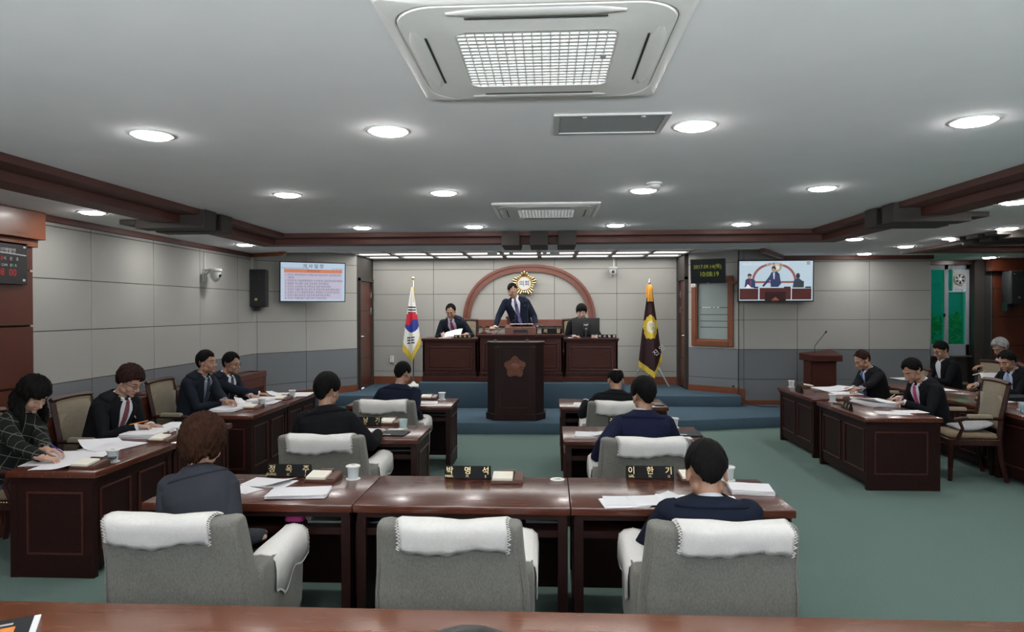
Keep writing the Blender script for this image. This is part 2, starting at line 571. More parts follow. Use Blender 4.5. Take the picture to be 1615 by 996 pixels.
def panel_wall(name, p0, p1, ub, zb, low_blue=True, mats=None, hole=None, th=.16, top=2.95):
    """wall with raised cloth panels; p0->p1 with the room on the right hand side of the direction p0->p1 turned -90"""
    d = Vector((p1[0] - p0[0], p1[1] - p0[1], 0)); L = d.length; d.normalize()
    nrm = Vector((d.y, -d.x, 0))        # towards the room
    M = Matrix(((d.x, nrm.x, 0, p0[0]), (d.y, nrm.y, 0, p0[1]), (0, 0, 1, 0), (0, 0, 0, 1)))
    mb = MB()
    g = .004

    def boxes(u0, u1, y0, y1, z0, z1, mi):
        if hole:
            hu0, hu1, hz0, hz1 = hole
            if u1 > hu0 and u0 < hu1 and z1 > hz0 and z0 < hz1:
                for a, b_, c, e in ((u0, min(u1, hu0), z0, z1), (max(u0, hu1), u1, z0, z1), (max(u0, hu0), min(u1, hu1), z0, min(z1, hz0)), (max(u0, hu0), min(u1, hu1), max(z0, hz1), z1)):
                    if b_ - a > .003 and e - c > .003:
                        mb.box(a, b_, y0, y1, c, e, mi, M)
                return
        mb.box(u0, u1, y0, y1, z0, z1, mi, M)
    boxes(0, L, -th, 0, 0, top, 2)
    for i in range(len(ub) - 1):
        for j in range(len(zb) - 1):
            boxes(ub[i] + g, ub[i + 1] - g, 0, .018, zb[j] + g, zb[j + 1] - g, 1 if (low_blue and zb[j + 1] <= 1.13) else 0)
    return struct(name, mb, mats or [M_PANEL, M_PANELB, M_GAP]), M, L


# left wall: cloth part then the red-brown wooden part nearer to the camera
y_l = [6.0, 6.84, 7.96, 9.05, 10.18, 10.75]
panel_wall('wall_left', (XL, 6.0), (XL, 10.75), [y - 6.0 for y in y_l], ZB[1:])
mb = MB()
mb.box(XL - .16, XL, YR, 6.0, 0, 2.95, 1)
for i, y0 in enumerate([4.9, 3.6, 2.3, 1.0, -.3, -1.6, -2.9]):
    for a, b_ in ((.14, .62), (.63, 1.13), (1.14, 1.68), (1.69, 2.18), (2.19, 2.62)):
        mb.box(XL, XL + .045, y0 + .004, y0 + 1.296 - (.196 if i == 0 else 0), a + .004, b_ - .004, 0)
struct('wall_left_wooden', mb, [M_REDWALL, M_GAP])
# crown boxes at the end of the wooden part
mb = MB()
mb.box(XL, XL + .13, YR, 6.06, 2.47, 2.72)
mb.box(XL, XL + .08, YR, 6.03, 2.40, 2.47)
struct('trim_crown_left', mb, M_ORANGE, bevel=.006)

# angled wall with the left television, door bay, rear wall of the platform, right bay, television wall
panel_wall('wall_front_left', (XL, 10.75), (-3.5, 12.3), [0, .06, .95, 1.99], ZB[1:])
mb = MB()
mb.box(-3.66, -3.5, 12.3, 12.42, 0, 2.95); mb.box(-3.66, -3.5, 13.38, 13.5, 0, 2.95); mb.box(-3.66, -3.5, 12.42, 13.38, 2.42, 2.95)
struct('wall_bay_left', mb, M_DARKBOX)
panel_wall('wall_back', (-3.5, YB), (2.5, YB), [0, 1.22, 2.42, 3.62, 4.84, 6.0], [.48, .60, 1.10, 1.62, 2.13, 2.62, 2.95], low_blue=False)
mb = MB()
mb.box(2.5, 2.66, 13.40, 13.5, 0, 2.95); mb.box(2.56, 2.72, 12.62, 12.72, 0, 2.95); mb.box(2.5, 2.68, 12.72, 13.40, 2.42, 2.95)
struct('wall_bay_right', mb, M_DARKBOX)
WR, MWR, LWR = panel_wall('wall_front_angled', (2.56, 12.62), (3.3, 12.05), [0, .93], ZB[1:], hole=(.13, .79, 1.24, 2.32))
panel_wall('wall_front_right', (3.3, 12.05), (6.52, 12.05), [0, .08, .99, 2.20, 3.22], ZB[1:])
mb = MB().box(6.46, 6.515, 12.22, 13.7, 0, 2.95)
struct('wall_bay_return', mb, M_REDWALL)


def door(n, x, y0, y1, side):
    """flush wooden door in a dark frame on the side wall of the platform; side = +1 faces +X"""
    d = bpy.data.objects.new('door_%d' % n, None); COL.objects.link(d); d['kind'] = 'structure'
    mb = MB()
    s = side
    mb.box(x - .05 * s if s > 0 else x - .02, x + .02 if s > 0 else x + .05, y0 + .05, y1 - .05, .36, 2.36)
    for i, z in enumerate((.9, 1.35, 1.8)):
        a = x + .02 * s
        mb.box(min(a, a + .004 * s), max(a, a + .004 * s), y0 + .10, y1 - .12, z, z + .012, 1)
    build('door_leaf', mb, [M_REDWALL, M_GAP], d)
    mb = MB()
    for a, b_, c, e in ((y0, y0 + .05, .345, 2.42), (y1 - .05, y1, .345, 2.42), (y0, y1, 2.36, 2.42)):
        mb.box(x - .06, x + .06, a, b_, c, e)
    build('door_frame', mb, M_DARKBOX, d, bevel=.004)
    yh = y0 + .12
    mb = MB().tube([(x + .02 * s, yh, 1.33), (x + .07 * s, yh, 1.33), (x + .07 * s, yh + .11, 1.33)], .010, 8)
    mb.box(x + .015, x + .03, yh - .02, yh + .02, 1.27, 1.40) if s > 0 else mb.box(x - .03, x - .015, yh - .02, yh + .02, 1.27, 1.40)
    build('door_handle', mb, M_CHROME, d, smooth=3)
    for z in (.62, 1.75, 2.05):
        mb = MB().box(x - .03, x + .03, y1 - .062, y1 - .045, z, z + .12)
        build('hinge', mb, M_CHROME, d)


door(1, -3.52, 12.42, 13.38, 1)
door(2, 2.56, 12.70, 13.40, -1)

# baseboards
mb = MB(); mb.box(XL, XL + .03, 6.0, 10.75, 0, .14); struct('baseboard_left', mb, M_ORANGE)


def base_along(name, p0, p1, z0, z1):
    d = Vector((p1[0] - p0[0], p1[1] - p0[1], 0)); L = d.length; d.normalize()
    M = Matrix(((d.x, d.y, 0, p0[0]), (d.y, -d.x, 0, p0[1]), (0, 0, 1, 0), (0, 0, 0, 1)))
    struct(name, MB().box(0, L, 0, .032, z0, z1, 0, M), M_ORANGE)


base_along('baseboard_front_left', (XL, 10.75), (-3.5, 12.3), .165, .46)
base_along('baseboard_back_left', (-3.5, YB), (-2.2, YB), .34, .50)
base_along('baseboard_back_dais', (-2.22, YB), (1.33, YB), .58, .74)
base_along('baseboard_back_right', (1.33, YB), (2.5, YB), .34, .50)
base_along('baseboard_front_angled', (2.56, 12.62), (3.3, 12.05), .34, .45)
base_along('baseboard_front_corner', (3.29, 12.05), (3.40, 12.05), .165, .44)
base_along('baseboard_front_right', (3.40, 12.05), (6.52, 12.05), .165, .24)

# right hand bay: window wall, red wooden wall
mb = MB()
mb.box(6.6, 7.20, 13.4, 13.6, 0, 2.95); mb.box(7.20, 7.95, 13.4, 13.6, 0, .93); mb.box(7.20, 7.95, 13.4, 13.6, 2.66, 2.95); mb.box(7.95, 8.2, 13.2, 13.6, 0, 2.95)
struct('wall_window', mb, M_DARKBOX)
mb = MB()
mb.box(8.13, XR, 13.02, 13.6, 0, 2.95, 1)
for x0, x1 in ((8.15, 9.9), (9.91, XR)):
    for a, b_ in ((.1, .62), (.63, 1.13), (1.14, 1.66), (1.67, 2.18), (2.19, 2.48)):
        mb.box(x0 + .004, x1 - .004, 12.98, 13.02, a, b_ - .008, 0)
struct('wall_right_wooden', mb, [M_REDWALL, M_GAP])
struct('trim_crown_right', MB().box(8.06, XR, 12.86, 13.05, 2.50, 2.72).box(6.6, 8.1, 13.28, 13.42, 2.64, 2.72), M_REDWALL)
struct('trim_rail_right', MB().box(8.1, XR, 12.93, 12.98, 2.515, 2.535), M_CHROME)
struct('wall_right', MB().box(XR, XR + .15, YR, 13.6, 0, 2.95), M_REDWALL)
mb = MB()
mb.box(XL - .16, XR, YR - .15, YR, 0, 1.1); mb.box(XL - .16, XR, YR - .15, YR, 2.65, 2.95)
for a, b_ in ((XL - .16, -3.4), (.2, .9), (4.4, XR)):
    mb.box(a, b_, YR - .15, YR, 1.1, 2.65)
struct('wall_rear', mb, M_PANEL)
for k, (a, b_) in enumerate(((-3.4, .2), (.9, 4.4))):  # unseen windows, added as openings for the rear fill lights
    w = bpy.data.objects.new('window_%d' % (3 + k), None); COL.objects.link(w); w['kind'] = 'structure'
    mb = MB()
    for x in (a, (a + b_) / 2 - .03, b_ - .06): mb.box(x, x + .06, YR - .12, YR - .04, 1.1, 2.65)
    mb.box(a, b_, YR - .12, YR - .04, 1.1, 1.16); mb.box(a, b_, YR - .12, YR - .04, 2.59, 2.65)
    build('window_frame', mb, M_WPLAST, w)
    build('pane', MB().box(a, b_, YR - .085, YR - .08, 1.1, 2.65), glass('clear_glass', (.95, .97, .97), .08), w)

# window of the bay with teal panes
w = bpy.data.objects.new('window_1', None); COL.objects.link(w); w['kind'] = 'structure'
mb = MB()
for x0, x1 in ((7.20, 7.25), (7.49, 7.57), (7.88, 7.95)):
    mb.box(x0, x1, 13.36, 13.44, .93, 2.66)
mb.box(7.2, 7.95, 13.36, 13.44, .93, 1.14); mb.box(7.2, 7.95, 13.36, 13.44, 2.55, 2.66); mb.box(7.57, 7.88, 13.36, 13.44, 2.12, 2.15)
mb.box(6.62, 7.2, 13.36, 13.44, .93, 1.14); mb.box(6.62, 7.2, 13.36, 13.44, 2.55, 2.66)
build('window_frame', mb, mat('grey_window_frame', (.30, .33, .37), .5, .03), w, bevel=.006)
build('window_sill', MB().box(6.62, 8.02, 13.26, 13.42, .905, .93), mat('granite_sill', (.12, .11, .10), .3, .3, 120), w)
build('window_latch', MB().box(7.46, 7.50, 13.33, 13.37, 1.66, 1.72).box(7.47, 7.49, 13.31, 13.34, 1.67, 1.71), M_BLACK, w)
M_TEAL = glass('teal_glass', (.06, .50, .36), .10)
build('pane', MB().box(7.25, 7.49, 13.395, 13.405, 1.14, 2.55), M_TEAL, w)
build('pane', MB().box(7.57, 7.88, 13.395, 13.405, 1.14, 2.12), M_TEAL, w)
build('pane', MB().box(7.57, 7.66, 13.395, 13.405, 2.15, 2.55), M_TEAL, w)

# inner window of the angled wall: frosted pane with clear bands, wooden frame
w = bpy.data.objects.new('window_2', None); COL.objects.link(w); w['kind'] = 'structure'
mb = MB()
for a, b_, c, e in ((.07, .155, 1.16, 2.40), (.765, .85, 1.16, 2.40), (.155, .765, 1.16, 1.265), (.155, .765, 2.30, 2.40)):
    mb.box(a, b_, -.10, .05, c, e, 0, MWR)
build('window_frame', mb, M_ORANGE, w, bevel=.008)
build('window_bead', MB().box(.155, .175, -.02, .035, 1.265, 2.3, 0, MWR).box(.745, .765, -.02, .035, 1.265, 2.3, 0, MWR).box(.155, .765, -.02, .035, 1.265, 1.285, 0, MWR), M_ORANGE, w)
build('frosted_pane', MB().box(.155, .765, -.03, -.022, 1.265, 2.3, 0, MWR), glass('frosted_glass', (.30, .36, .35), .86, .35), w)
mb = MB()
for z in (1.84, 1.715, 1.60, 1.49):
    mb.box(.21, .745, -.022, -.0205, z, z + .011, 0, MWR)
build('clear_band', mb, M_BLACKM, w)
build('film_print', MB().box(.24, .42, -.0205, -.019, 1.843, 1.856, 0, MWR).box(.45, .49, -.0205, -.019, 1.843, 1.856, 0, MWR).box(.52, .57, -.0205, -.019, 1.843, 1.856, 0, MWR), M_WPLAST, w)
# the room behind the inner window
struct('wall_control_room', MB().box(2.9, 5.4, 13.35, 13.4, .3, 2.9), M_PANELB)
tag(build('storage_cabinet', MB().prism([(4.0, 12.6), (4.4, 12.6), (4.4, 13.1), (4.0, 13.1)], 0, 1.55), mat('cabinet_blue', (.05, .12, .45), .5)), 'blue cabinet behind the frosted inner window', 'cabinet')

# ------------------------------------------------------------------ ceiling
IX0, IX1, IY0, IY1 = -3.43, 3.29, -3.0, 8.72       # coffer opening
OX0, OX1, OY1 = -3.80, 3.76, 9.25
JX0, JX1, JY0, JY1 = 5.75, 10.6, -2.0, 11.05       # second coffer in the bay
struct('ceiling', MB().box(IX0 - .3, IX1 + .3, IY0 - .2, IY1 + .3, ZH, ZH + .05), M_CEIL)
mb = MB()
T = ZL + .12
mb.prism([(XL, YR), (OX0, YR), (OX0, OY1 + .0), (XL, OY1)], ZL, T)
mb.prism([(OX0, YR), (OX1, YR), (OX1, IY0), (OX0, IY0)], ZL, T)
mb.prism([(OX1, YR), (JX0, YR), (JX0, OY1), (OX1, OY1)], ZL, T)
mb.prism([(XL, OY1), (JX0, OY1), (JX0, 12.1), (4.05, 12.1), (3.16, 10.40), (-4.25, 10.40), (XL, 10.72)], ZL, T)
mb.prism([(JX0, JY1), (XR, JY1), (XR, 13.6), (6.5, 13.6), (6.5, 12.1), (JX0, 12.1)], ZL, T)
mb.prism([(JX0, YR), (XR, YR), (XR, JY0), (JX0, JY0)], ZL, T)
mb.prism([(JX1, JY0), (XR, JY0), (XR, JY1), (JX1, JY1)], ZL, T)
struct('ceiling_lower', mb, M_CEIL)
struct('ceiling_bay', MB().box(JX0 - .1, JX1 + .1, JY0 - .1, JY1 + .1, ZH, ZH + .05), M_CEIL)
struct('ceiling_platform', MB().box(XL - .2, 4.3, 9.9, YB + .2, ZS + .04, ZS + .10), M_DARKBOX)
# plain painted margins of the platform ceiling left and right of the luminous grid
struct('ceiling_platform_margin', MB().prism([(XL, 10.6), (-4.0, 10.3), (-3.52, 10.3), (-3.52, 13.5), (XL, 13.5)], ZS, ZS + .03).prism([(2.56, 10.3), (3.1, 10.3), (4.05, 12.1), (4.05, 13.5), (2.56, 13.5)], ZS, ZS + .03), M_CEIL)


def frame_trim(name, x0, x1, y0, y1, w, z0, z1, m):
    mb = MB()
    X0, X1, Y0, Y1 = x0 - w, x1 + w, y0 - w, y1 + w
    for poly in ([(x0, y0), (x0, y1), (X0, Y1), (X0, Y0)], [(x1, y1), (x1, y0), (X1, Y0), (X1, Y1)], [(x0, y1), (x1, y1), (X1, Y1), (X0, Y1)], [(x1, y0), (x0, y0), (X0, Y0), (X1, Y0)]):
        mb.prism(poly, z0, z1)
    return struct(name, mb, m)


frame_trim('trim_1', IX0, IX1, IY0, IY1, .22, 2.765, 2.85, M_TRIM)
frame_trim('trim_2', IX0 - .2, IX1 + .2, IY0 - .2, IY1 + .2, .26, 2.69, 2.84, M_TRIM)
frame_trim('trim_3', JX0 + .25, JX1 - .25, JY0 + .25, JY1 - .25, .22, 2.765, 2.85, M_TRIM)
frame_trim('trim_4', JX0 + .05, JX1 - .05, JY0 + .05, JY1 - .05, .20, 2.69, 2.84, M_TRIM)
mb = MB()
mb.box(XL, XL + .05, 6.0, 10.72, 2.665, ZL)
struct('trim_5', mb, M_TRIM)


def strip(name, p0, p1, w, z0, z1, m):
    d = Vector((p1[0] - p0[0], p1[1] - p0[1], 0)); L = d.length; d.normalize()
    M = Matrix(((d.x, d.y, 0, p0[0]), (d.y, -d.x, 0, p0[1]), (0, 0, 1, 0), (0, 0, 0, 1)))
    return struct(name, MB().box(0, L, 0, w, z0, z1, 0, M), m)


strip('trim_6', (XL, 10.72), (-4.05, 10.38), .06, 2.665, ZL, M_ORANGE)
strip('trim_7', (3.16, 10.40), (4.0, 12.0), .07, 2.665, ZL, M_TRIM)
struct('trim_8', MB().box(3.95, 6.53, 11.95, 12.06, 2.66, ZL + .03), M_TRIM)
struct('trim_9', MB().box(-4.2, 3.16, 10.38, 10.41, 2.715, ZL + .18), M_GPLAST)

# luminous ceiling over the platform: nine columns of panels, four rows
M_LUM = emit('luminous_panel', (1, .98, .95), LUM_L)
M_LFR = wood('luminous_frame', (0.0240, 0.0204, 0.0180), (0.0330, 0.0282, 0.0252), .5, (1, 1, 1), 0)
cols9 = [-3.5 + i * 6.0 / 9 for i in range(9)]
rows4 = [(12.80, 13.30), (12.05, 12.58), (11.30, 11.83), (10.62, 11.10)]
proto = None
rowname = ['row above the back wall', 'second row from the back wall', 'third row from the back wall', 'row nearest the beam']
colname = ['first from the left', 'second from the left', 'third from the left', 'fourth from the left', 'the middle one', 'fourth from the right', 'third from the right', 'second from the right', 'last on the right']
for r, (ya, yb) in enumerate(rows4):
    for c, x in enumerate(cols9):
        loc = (x + .333, (ya + yb) / 2, ZS)
        lab = 'luminous ceiling panel, %s, %s' % (rowname[r], colname[c])
        if proto is None:
            proto = thing('luminous_ceiling_panel', lab, 'ceiling light', loc, group='luminous panels over the platform')
            mb = MB()
            for a, b_, c_, e in ((-.333, -.295, -.37, .37), (.295, .333, -.37, .37), (-.295, .295, -.37, -.27), (-.295, .295, .27, .37)):
                mb.box(a, b_, c_, e, -.02, .035)
            build('frame', mb, M_LFR, proto)
            build('diffuser', MB().box(-.295, .295, -.27, .27, .004, .012), M_LUM, proto)
        else:
            dup(proto, loc, label=lab)

# dark blocks across the cornice
proto = None
blk = [((-.12, 'middle of the three on the back cornice')), ((-.48, 'left of the three on the back cornice')), ((.24, 'right of the three on the back cornice'))]


def block(lab, loc, rz):
    global proto
    if proto is None:
        mb = MB()
        mb.box(-.115, .115, -.05, .66, -.185, -.005)
        proto = build('cornice_block', mb, M_DARKBOX, bevel=.004)
        tag(proto, lab, 'ceiling block', 'dark blocks across the cornice')
        proto.location = loc; proto.rotation_euler = (0, 0, rz)
        build('block_step', MB().box(-.115, .115, .66, .82, -.145, -.10), M_DARKBOX, proto, bevel=.004)
    else:
        dup(proto, loc, rz, lab)


for x, l in blk:
    block('dark brown wooden block across the ceiling cornice, ' + l, (x, IY1, ZH), 0)
for i, y in enumerate((6.68, 7.04, 7.40)):
    block('dark brown wooden block across the left ceiling cornice, %s' % ['nearest of three', 'middle of three', 'farthest of three'][i], (IX0, y, ZH), PI / 2) if i < 2 else None
for i, y in enumerate((6.72, 7.08)):
    block('dark brown wooden block across the right ceiling cornice, %s' % ['nearer of two', 'farther of two'][i], (IX1, y, ZH), -PI / 2)
for i, y in enumerate((8.3, 8.66, 9.02)):
    block('dark brown wooden block on the cornice of the right bay, %s' % ['nearest', 'middle', 'farthest'][i], (JX0 + .25, y, ZH), PI / 2)

# ------------------------------------------------------------------ downlights
M_LENS = emit('lamp_lens', (1, .985, .97), LAMP_L)
proto = None


def downlight(x, y, z, lab, power=None):
    global proto
    if proto is None:
        proto = thing('recessed_downlight', lab, 'ceiling light', (x, y, z), group='round downlights in the ceiling')
        build('trim_ring', MB().lathe([(.096, .0), (.098, -.004), (.112, -.006), (.124, -.003), (.126, 0)], 40), M_WPLAST, proto, smooth=3)
        build('lens', MB().lathe([(.0005, -.022), (.04, -.021), (.075, -.018), (.092, -.013), (.0935, -.005), (.0005, -.004)], 24), M_LENS, proto)
    else:
        dup(proto, (x, y, z), label=lab)


xn = {-2.25: 'far left column', -.89: 'left of centre', .80: 'right of centre', 2.27: 'far right column'}
yn = {3.78: 'nearest row', 5.80: 'second row', 8.18: 'farthest row by the cornice', 1.75: 'row above the camera', -.3: 'row behind the camera', -2.1: 'rear row'}
for y in yn:
    for x in xn:
        downlight(x, y, ZH, 'round white downlight, %s, %s' % (yn[y], xn[x]))
for x, y, l in [(-4.17, 6.05, 'nearest of three'), (-4.17, 7.7, 'middle of three'), (-4.17, 9.2, 'farthest of three'), (-4.17, 4.3, 'above the seated woman, out of frame'), (-4.17, 2.5, 'at the rear')]:
    downlight(x, y, ZL, 'round downlight in the low left ceiling, ' + l)
for x, y, l in [(3.97, 7.6, 'second from the camera'), (3.97, 9.1, 'third from the camera'), (3.97, 6.05, 'nearest to the camera'), (3.97, 4.3, 'out of frame'), (3.97, 2.3, 'at the rear')]:
    downlight(x, y, ZL, 'round downlight, inner line of the low right ceiling, ' + l)
for x, y, l in [(5.2, 10.25, 'next to last before the wall'), (5.2, 9.12, 'third from the wall'), (5.2, 8.05, 'fourth from the wall'), (5.2, 11.55, 'washing the fabric wall beside the television'), (5.2, 6.5, 'out of frame')]:
    downlight(x, y, ZL, 'round downlight, outer line of the low right ceiling, ' + l)
downlight(7.84, 12.6, ZL, 'round downlight in front of the red wooden wall by the window', 6)
for x, y in ((7.3, 10.0), (8.8, 7.6), (8.8, 10.0)):
    downlight(x, y, ZH, 'round downlight in the coffer of the right bay, ' + {7.3: 'left one', 8.8: 'right one'}[x] + (' farther' if y > 9 else ' nearer'), 9)

# ================================================================== FURNITURE


def rrect(w, d, r, n=5):
    """rounded rectangle outline, half sizes w, d"""
    r = min(r, w * .98, d * .98)
    p = []
    for cx, cy, a0 in ((w - r, d - r, 0), (-w + r, d - r, PI / 2), (-w + r, -d + r, PI), (w - r, -d + r, 1.5 * PI)):
        for k in range(n + 1):
            a = a0 + PI / 2 * k / n
            p.append((cx + r * math.cos(a), cy + r * math.sin(a)))
    return np.array(p)


def loft(mb, secs, mi=0, M=None):
    """secs: (x, y, z, halfw, halfd, r) closed rounded boxes stacked along z"""
    P = []
    for x, y, z, w, d, r in secs:
        q = rrect(w, d, r)
        P.append(np.column_stack([q[:, 0] + x, q[:, 1] + y, np.full(len(q), z)]))
    P = np.array(P)
    n = P.shape[1]
    v = P.reshape(-1, 3)
    if M is not None: v = xf(v, M)
    f = []
    for i in range(len(secs) - 1):
        for j in range(n):
            k = (j + 1) % n
            f.append((i * n + j, i * n + k, (i + 1) * n + k, (i + 1) * n + j))
    f.append(tuple(range(n - 1, -1, -1))); f.append(tuple((len(secs) - 1) * n + i for i in range(n)))
    return mb.add(v, f, mi)


def moulding(mb, x0, x1, z0, z1, y, t=.010, w=.014, mi=1, M=None, axis='Y'):
    """thin raised rectangular moulding on a panel lying in XZ at depth y (axis Y) or in YZ at x=y (axis X)"""
    for a, b_, c, e in ((x0, x1, z0, z0 + w), (x0, x1, z1 - w, z1), (x0, x0 + w, z0, z1), (x1 - w, x1, z0, z1)):
        if axis == 'Y':
            mb.box(a, b_, min(y, y + t), max(y, y + t), c, e, mi, M)
        else:
            mb.box(min(y, y + t), max(y, y + t), a, b_, c, e, mi, M)


def make_desk(label, w, d, loc, rz, group, h=.73, panels=2, name='desk'):
    """user sits on local -Y side, front panel on +Y; origin at the middle of the user edge"""
    t = thing(name, label, 'desk', loc, rz, group)
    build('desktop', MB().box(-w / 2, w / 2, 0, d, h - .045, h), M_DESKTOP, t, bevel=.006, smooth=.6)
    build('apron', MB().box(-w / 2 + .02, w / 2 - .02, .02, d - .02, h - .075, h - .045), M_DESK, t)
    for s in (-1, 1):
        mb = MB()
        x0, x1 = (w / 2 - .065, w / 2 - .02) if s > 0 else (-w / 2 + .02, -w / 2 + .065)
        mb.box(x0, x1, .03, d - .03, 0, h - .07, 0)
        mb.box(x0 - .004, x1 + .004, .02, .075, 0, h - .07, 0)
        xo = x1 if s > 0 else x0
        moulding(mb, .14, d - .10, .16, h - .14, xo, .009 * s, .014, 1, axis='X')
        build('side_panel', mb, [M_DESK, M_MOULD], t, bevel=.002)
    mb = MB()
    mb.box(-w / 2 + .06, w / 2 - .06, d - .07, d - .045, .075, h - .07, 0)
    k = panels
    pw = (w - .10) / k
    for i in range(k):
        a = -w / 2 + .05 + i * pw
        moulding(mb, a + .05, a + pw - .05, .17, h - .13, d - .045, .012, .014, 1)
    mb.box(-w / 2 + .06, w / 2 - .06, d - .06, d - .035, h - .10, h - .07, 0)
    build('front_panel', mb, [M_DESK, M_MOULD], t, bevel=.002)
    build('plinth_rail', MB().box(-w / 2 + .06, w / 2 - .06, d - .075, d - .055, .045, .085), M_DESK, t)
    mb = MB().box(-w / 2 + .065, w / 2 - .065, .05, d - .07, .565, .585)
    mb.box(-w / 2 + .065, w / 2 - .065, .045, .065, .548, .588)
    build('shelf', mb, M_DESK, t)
    return t


DY = .68
XD = [-2.32, -1.10, .12, 1.34]
DESKS = {}
g = 'dark mahogany members desks'
lab = {('3', 0): 'mahogany desk with papers and cup, left of the nearest three', ('3', 1): 'empty mahogany desk in the middle of the nearest row of three',
       ('3', 2): 'mahogany desk with papers, right of the nearest row of three', ('2', 0): 'mahogany desk with black folder, second row on the left', ('2', 2): 'mahogany desk with black folder, second row on the right',
       ('1', 0): 'mahogany desk closest to the platform on the left', ('1', 2): 'mahogany desk closest to the platform on the right'}
proto = None
for (row, c), l in lab.items():
    y = {'3': 3.76, '2': 5.71, '1': 7.68}[row]
    x = (XD[c] + XD[c + 1]) / 2
    if proto is None:
        proto = make_desk(l, 1.216, DY, (x, y, 0), 0, g)
    else:
        dup(proto, (x, y, 0), label=l)

# side desks: users sit at the wall side, fronts face the middle
g = 'officials desks along the left'
p = make_desk('dark desk at the left edge on which the woman writes', 1.0, .64, (-3.70, 4.95, 0), -PI / 2, g, panels=2)
dup(p, (-3.70, 5.955, 0), label='dark desk at the left where the man in striped tie writes')
dup(p, (-3.70, 7.42, 0), label='dark desk at the left before the man in checked shirt')
dup(p, (-3.70, 8.425, 0), label='dark desk at the left before the older man in glasses')
g = 'desks on the right facing the middle'
p = make_desk('dark desk on the right nearest the camera, with thick paper pile and nameplate', 1.24, .76, (3.91, 7.60, 0), PI / 2, g, panels=2)
dup(p, (3.95, 9.09, 0), label='dark desk on the right in front of the side lectern, with spread papers')
g = 'desks at the far right edge'
p = make_desk('dark desk at the far right with cup and blue name card, nearest to the camera', 1.3, .75, (5.53, 7.0, 0), PI / 2, g, panels=2)
dup(p, (5.53, 8.31, 0), label='dark desk at the far right holding the small triangular nameplate')
dup(p, (5.53, 9.62, 0), label='dark desk at the far right, farthest, in front of the man with the badge')

# table in the foreground
t = thing('foreground_table', 'long polished reddish brown table across the bottom of the picture', 'table', (0, 2.46, 0))
build('table_top', MB().box(-2.9, 2.9, -.62, 0, .69, .73), M_RAIL, t, bevel=.006, smooth=.6)
build('front_panel', MB().box(-2.85, 2.85, -.06, -.03, 0, .69), M_DESK, t)
for x in (-2.8, -1.0, 1.0, 2.8):
    build('support_panel', MB().box(x - .02, x + .02, -.55, -.06, 0, .69), M_DESK, t)

# ---------------------------------------------------------------- grey armchairs
Pg = None


def cover_back(chair_loc, rz, label, sx=0.0, wd=.25, ):
    t = thing('chair_back_cover', label, 'cloth cover', chair_loc, rz, 'white covers over the armchair backs')
    prof = [(-.205, .76), (-.215, .80), (-.225, .85), (-.245, .880), (-.275, .893), (-.31, .896), (-.345, .893), (-.373, .880), (-.380, .86), (-.374, .83), (-.366, .79), (-.358, .765)]
    n = 30
    P = np.zeros((len(prof), n, 3))
    for i, (y, z) in enumerate(prof):
        for j in range(n):
            u = j / (n - 1) * 2 - 1
            dz = -.010 * (1 - abs(u) ** 2.5) + .004 * math.sin(u * 5 + i)
            hang = (.012 * math.sin(u * 3.3 + sx * 9) + .004 * math.sin(17 * u)) if i >= len(prof) - 2 or i == 0 else 0
            P[i, j] = (sx + u * wd + .006 * math.sin(i * .9), y + .003 * math.sin(9 * u + i), z + dz + hang)
    build('cloth', MB().grid(P), M_WHITE, t, solid=.006, smooth=3)
    for s in (0, n - 1):
        mb = MB()
        e = P[:, s]
        sg = -1 if s == 0 else 1
        pts = []
        for i in range(len(prof) - 1):
            for k in (0, .5):
                q = e[i] * (1 - k) + e[i + 1] * k
                pts.append(q)
        for q in pts[2:]:
            mb.tube([q + (sg * .002, 0, .0), q + (sg * .014, 0, -.005), q + (sg * .002, 0, -.011)], .0028, 5)
        build('lace_edge', mb, M_LACE, t)
    return t


def cover_arm(chair_loc, rz, side, label, drop=.12):
    t = thing('chair_arm_cover', label, 'cloth cover', chair_loc, rz, 'white covers over the armchair arms')
    x0, x1 = .235, .372
    prof = [(x0 - .006, .50), (x0 - .007, .56), (x0 - .004, .60), (x0 + .02, .628), ((x0 + x1) / 2, .637), (x1 - .02, .628), (x1 + .005, .605), (x1 + .008, .56), (x1 + .007, .60 - drop)]
    n = 18
    P = np.zeros((len(prof), n, 3))
    for i, (x, z) in enumerate(prof):
        for j in range(n):
            v = j / (n - 1)
            y = -.06 + v * .44
            hz = 0
            if i == len(prof) - 1: hz = -.07 * max(0, 1 - abs(v - .25) * 3.2) + .010 * math.sin(v * 14)
            zz = z + hz - .014 * (1 - v)
            P[i, j] = (side * (x + .004 * math.sin(6 * v + i)), y, zz)
    build('cloth', MB().grid(P), M_WHITE, t, solid=.006, smooth=3)
    mb = MB()
    for e in (P[-1], P[:, -1]):
        for i in range(len(e) - 1):
            for k in (0, .34, .67):
                q = e[i] * (1 - k) + e[i + 1] * k
                mb.tube([q, q + (0, .004, -.010), q + (0, .008, 0)], .003, 5)
    build('lace_edge', mb, M_LACE, t)
    return t


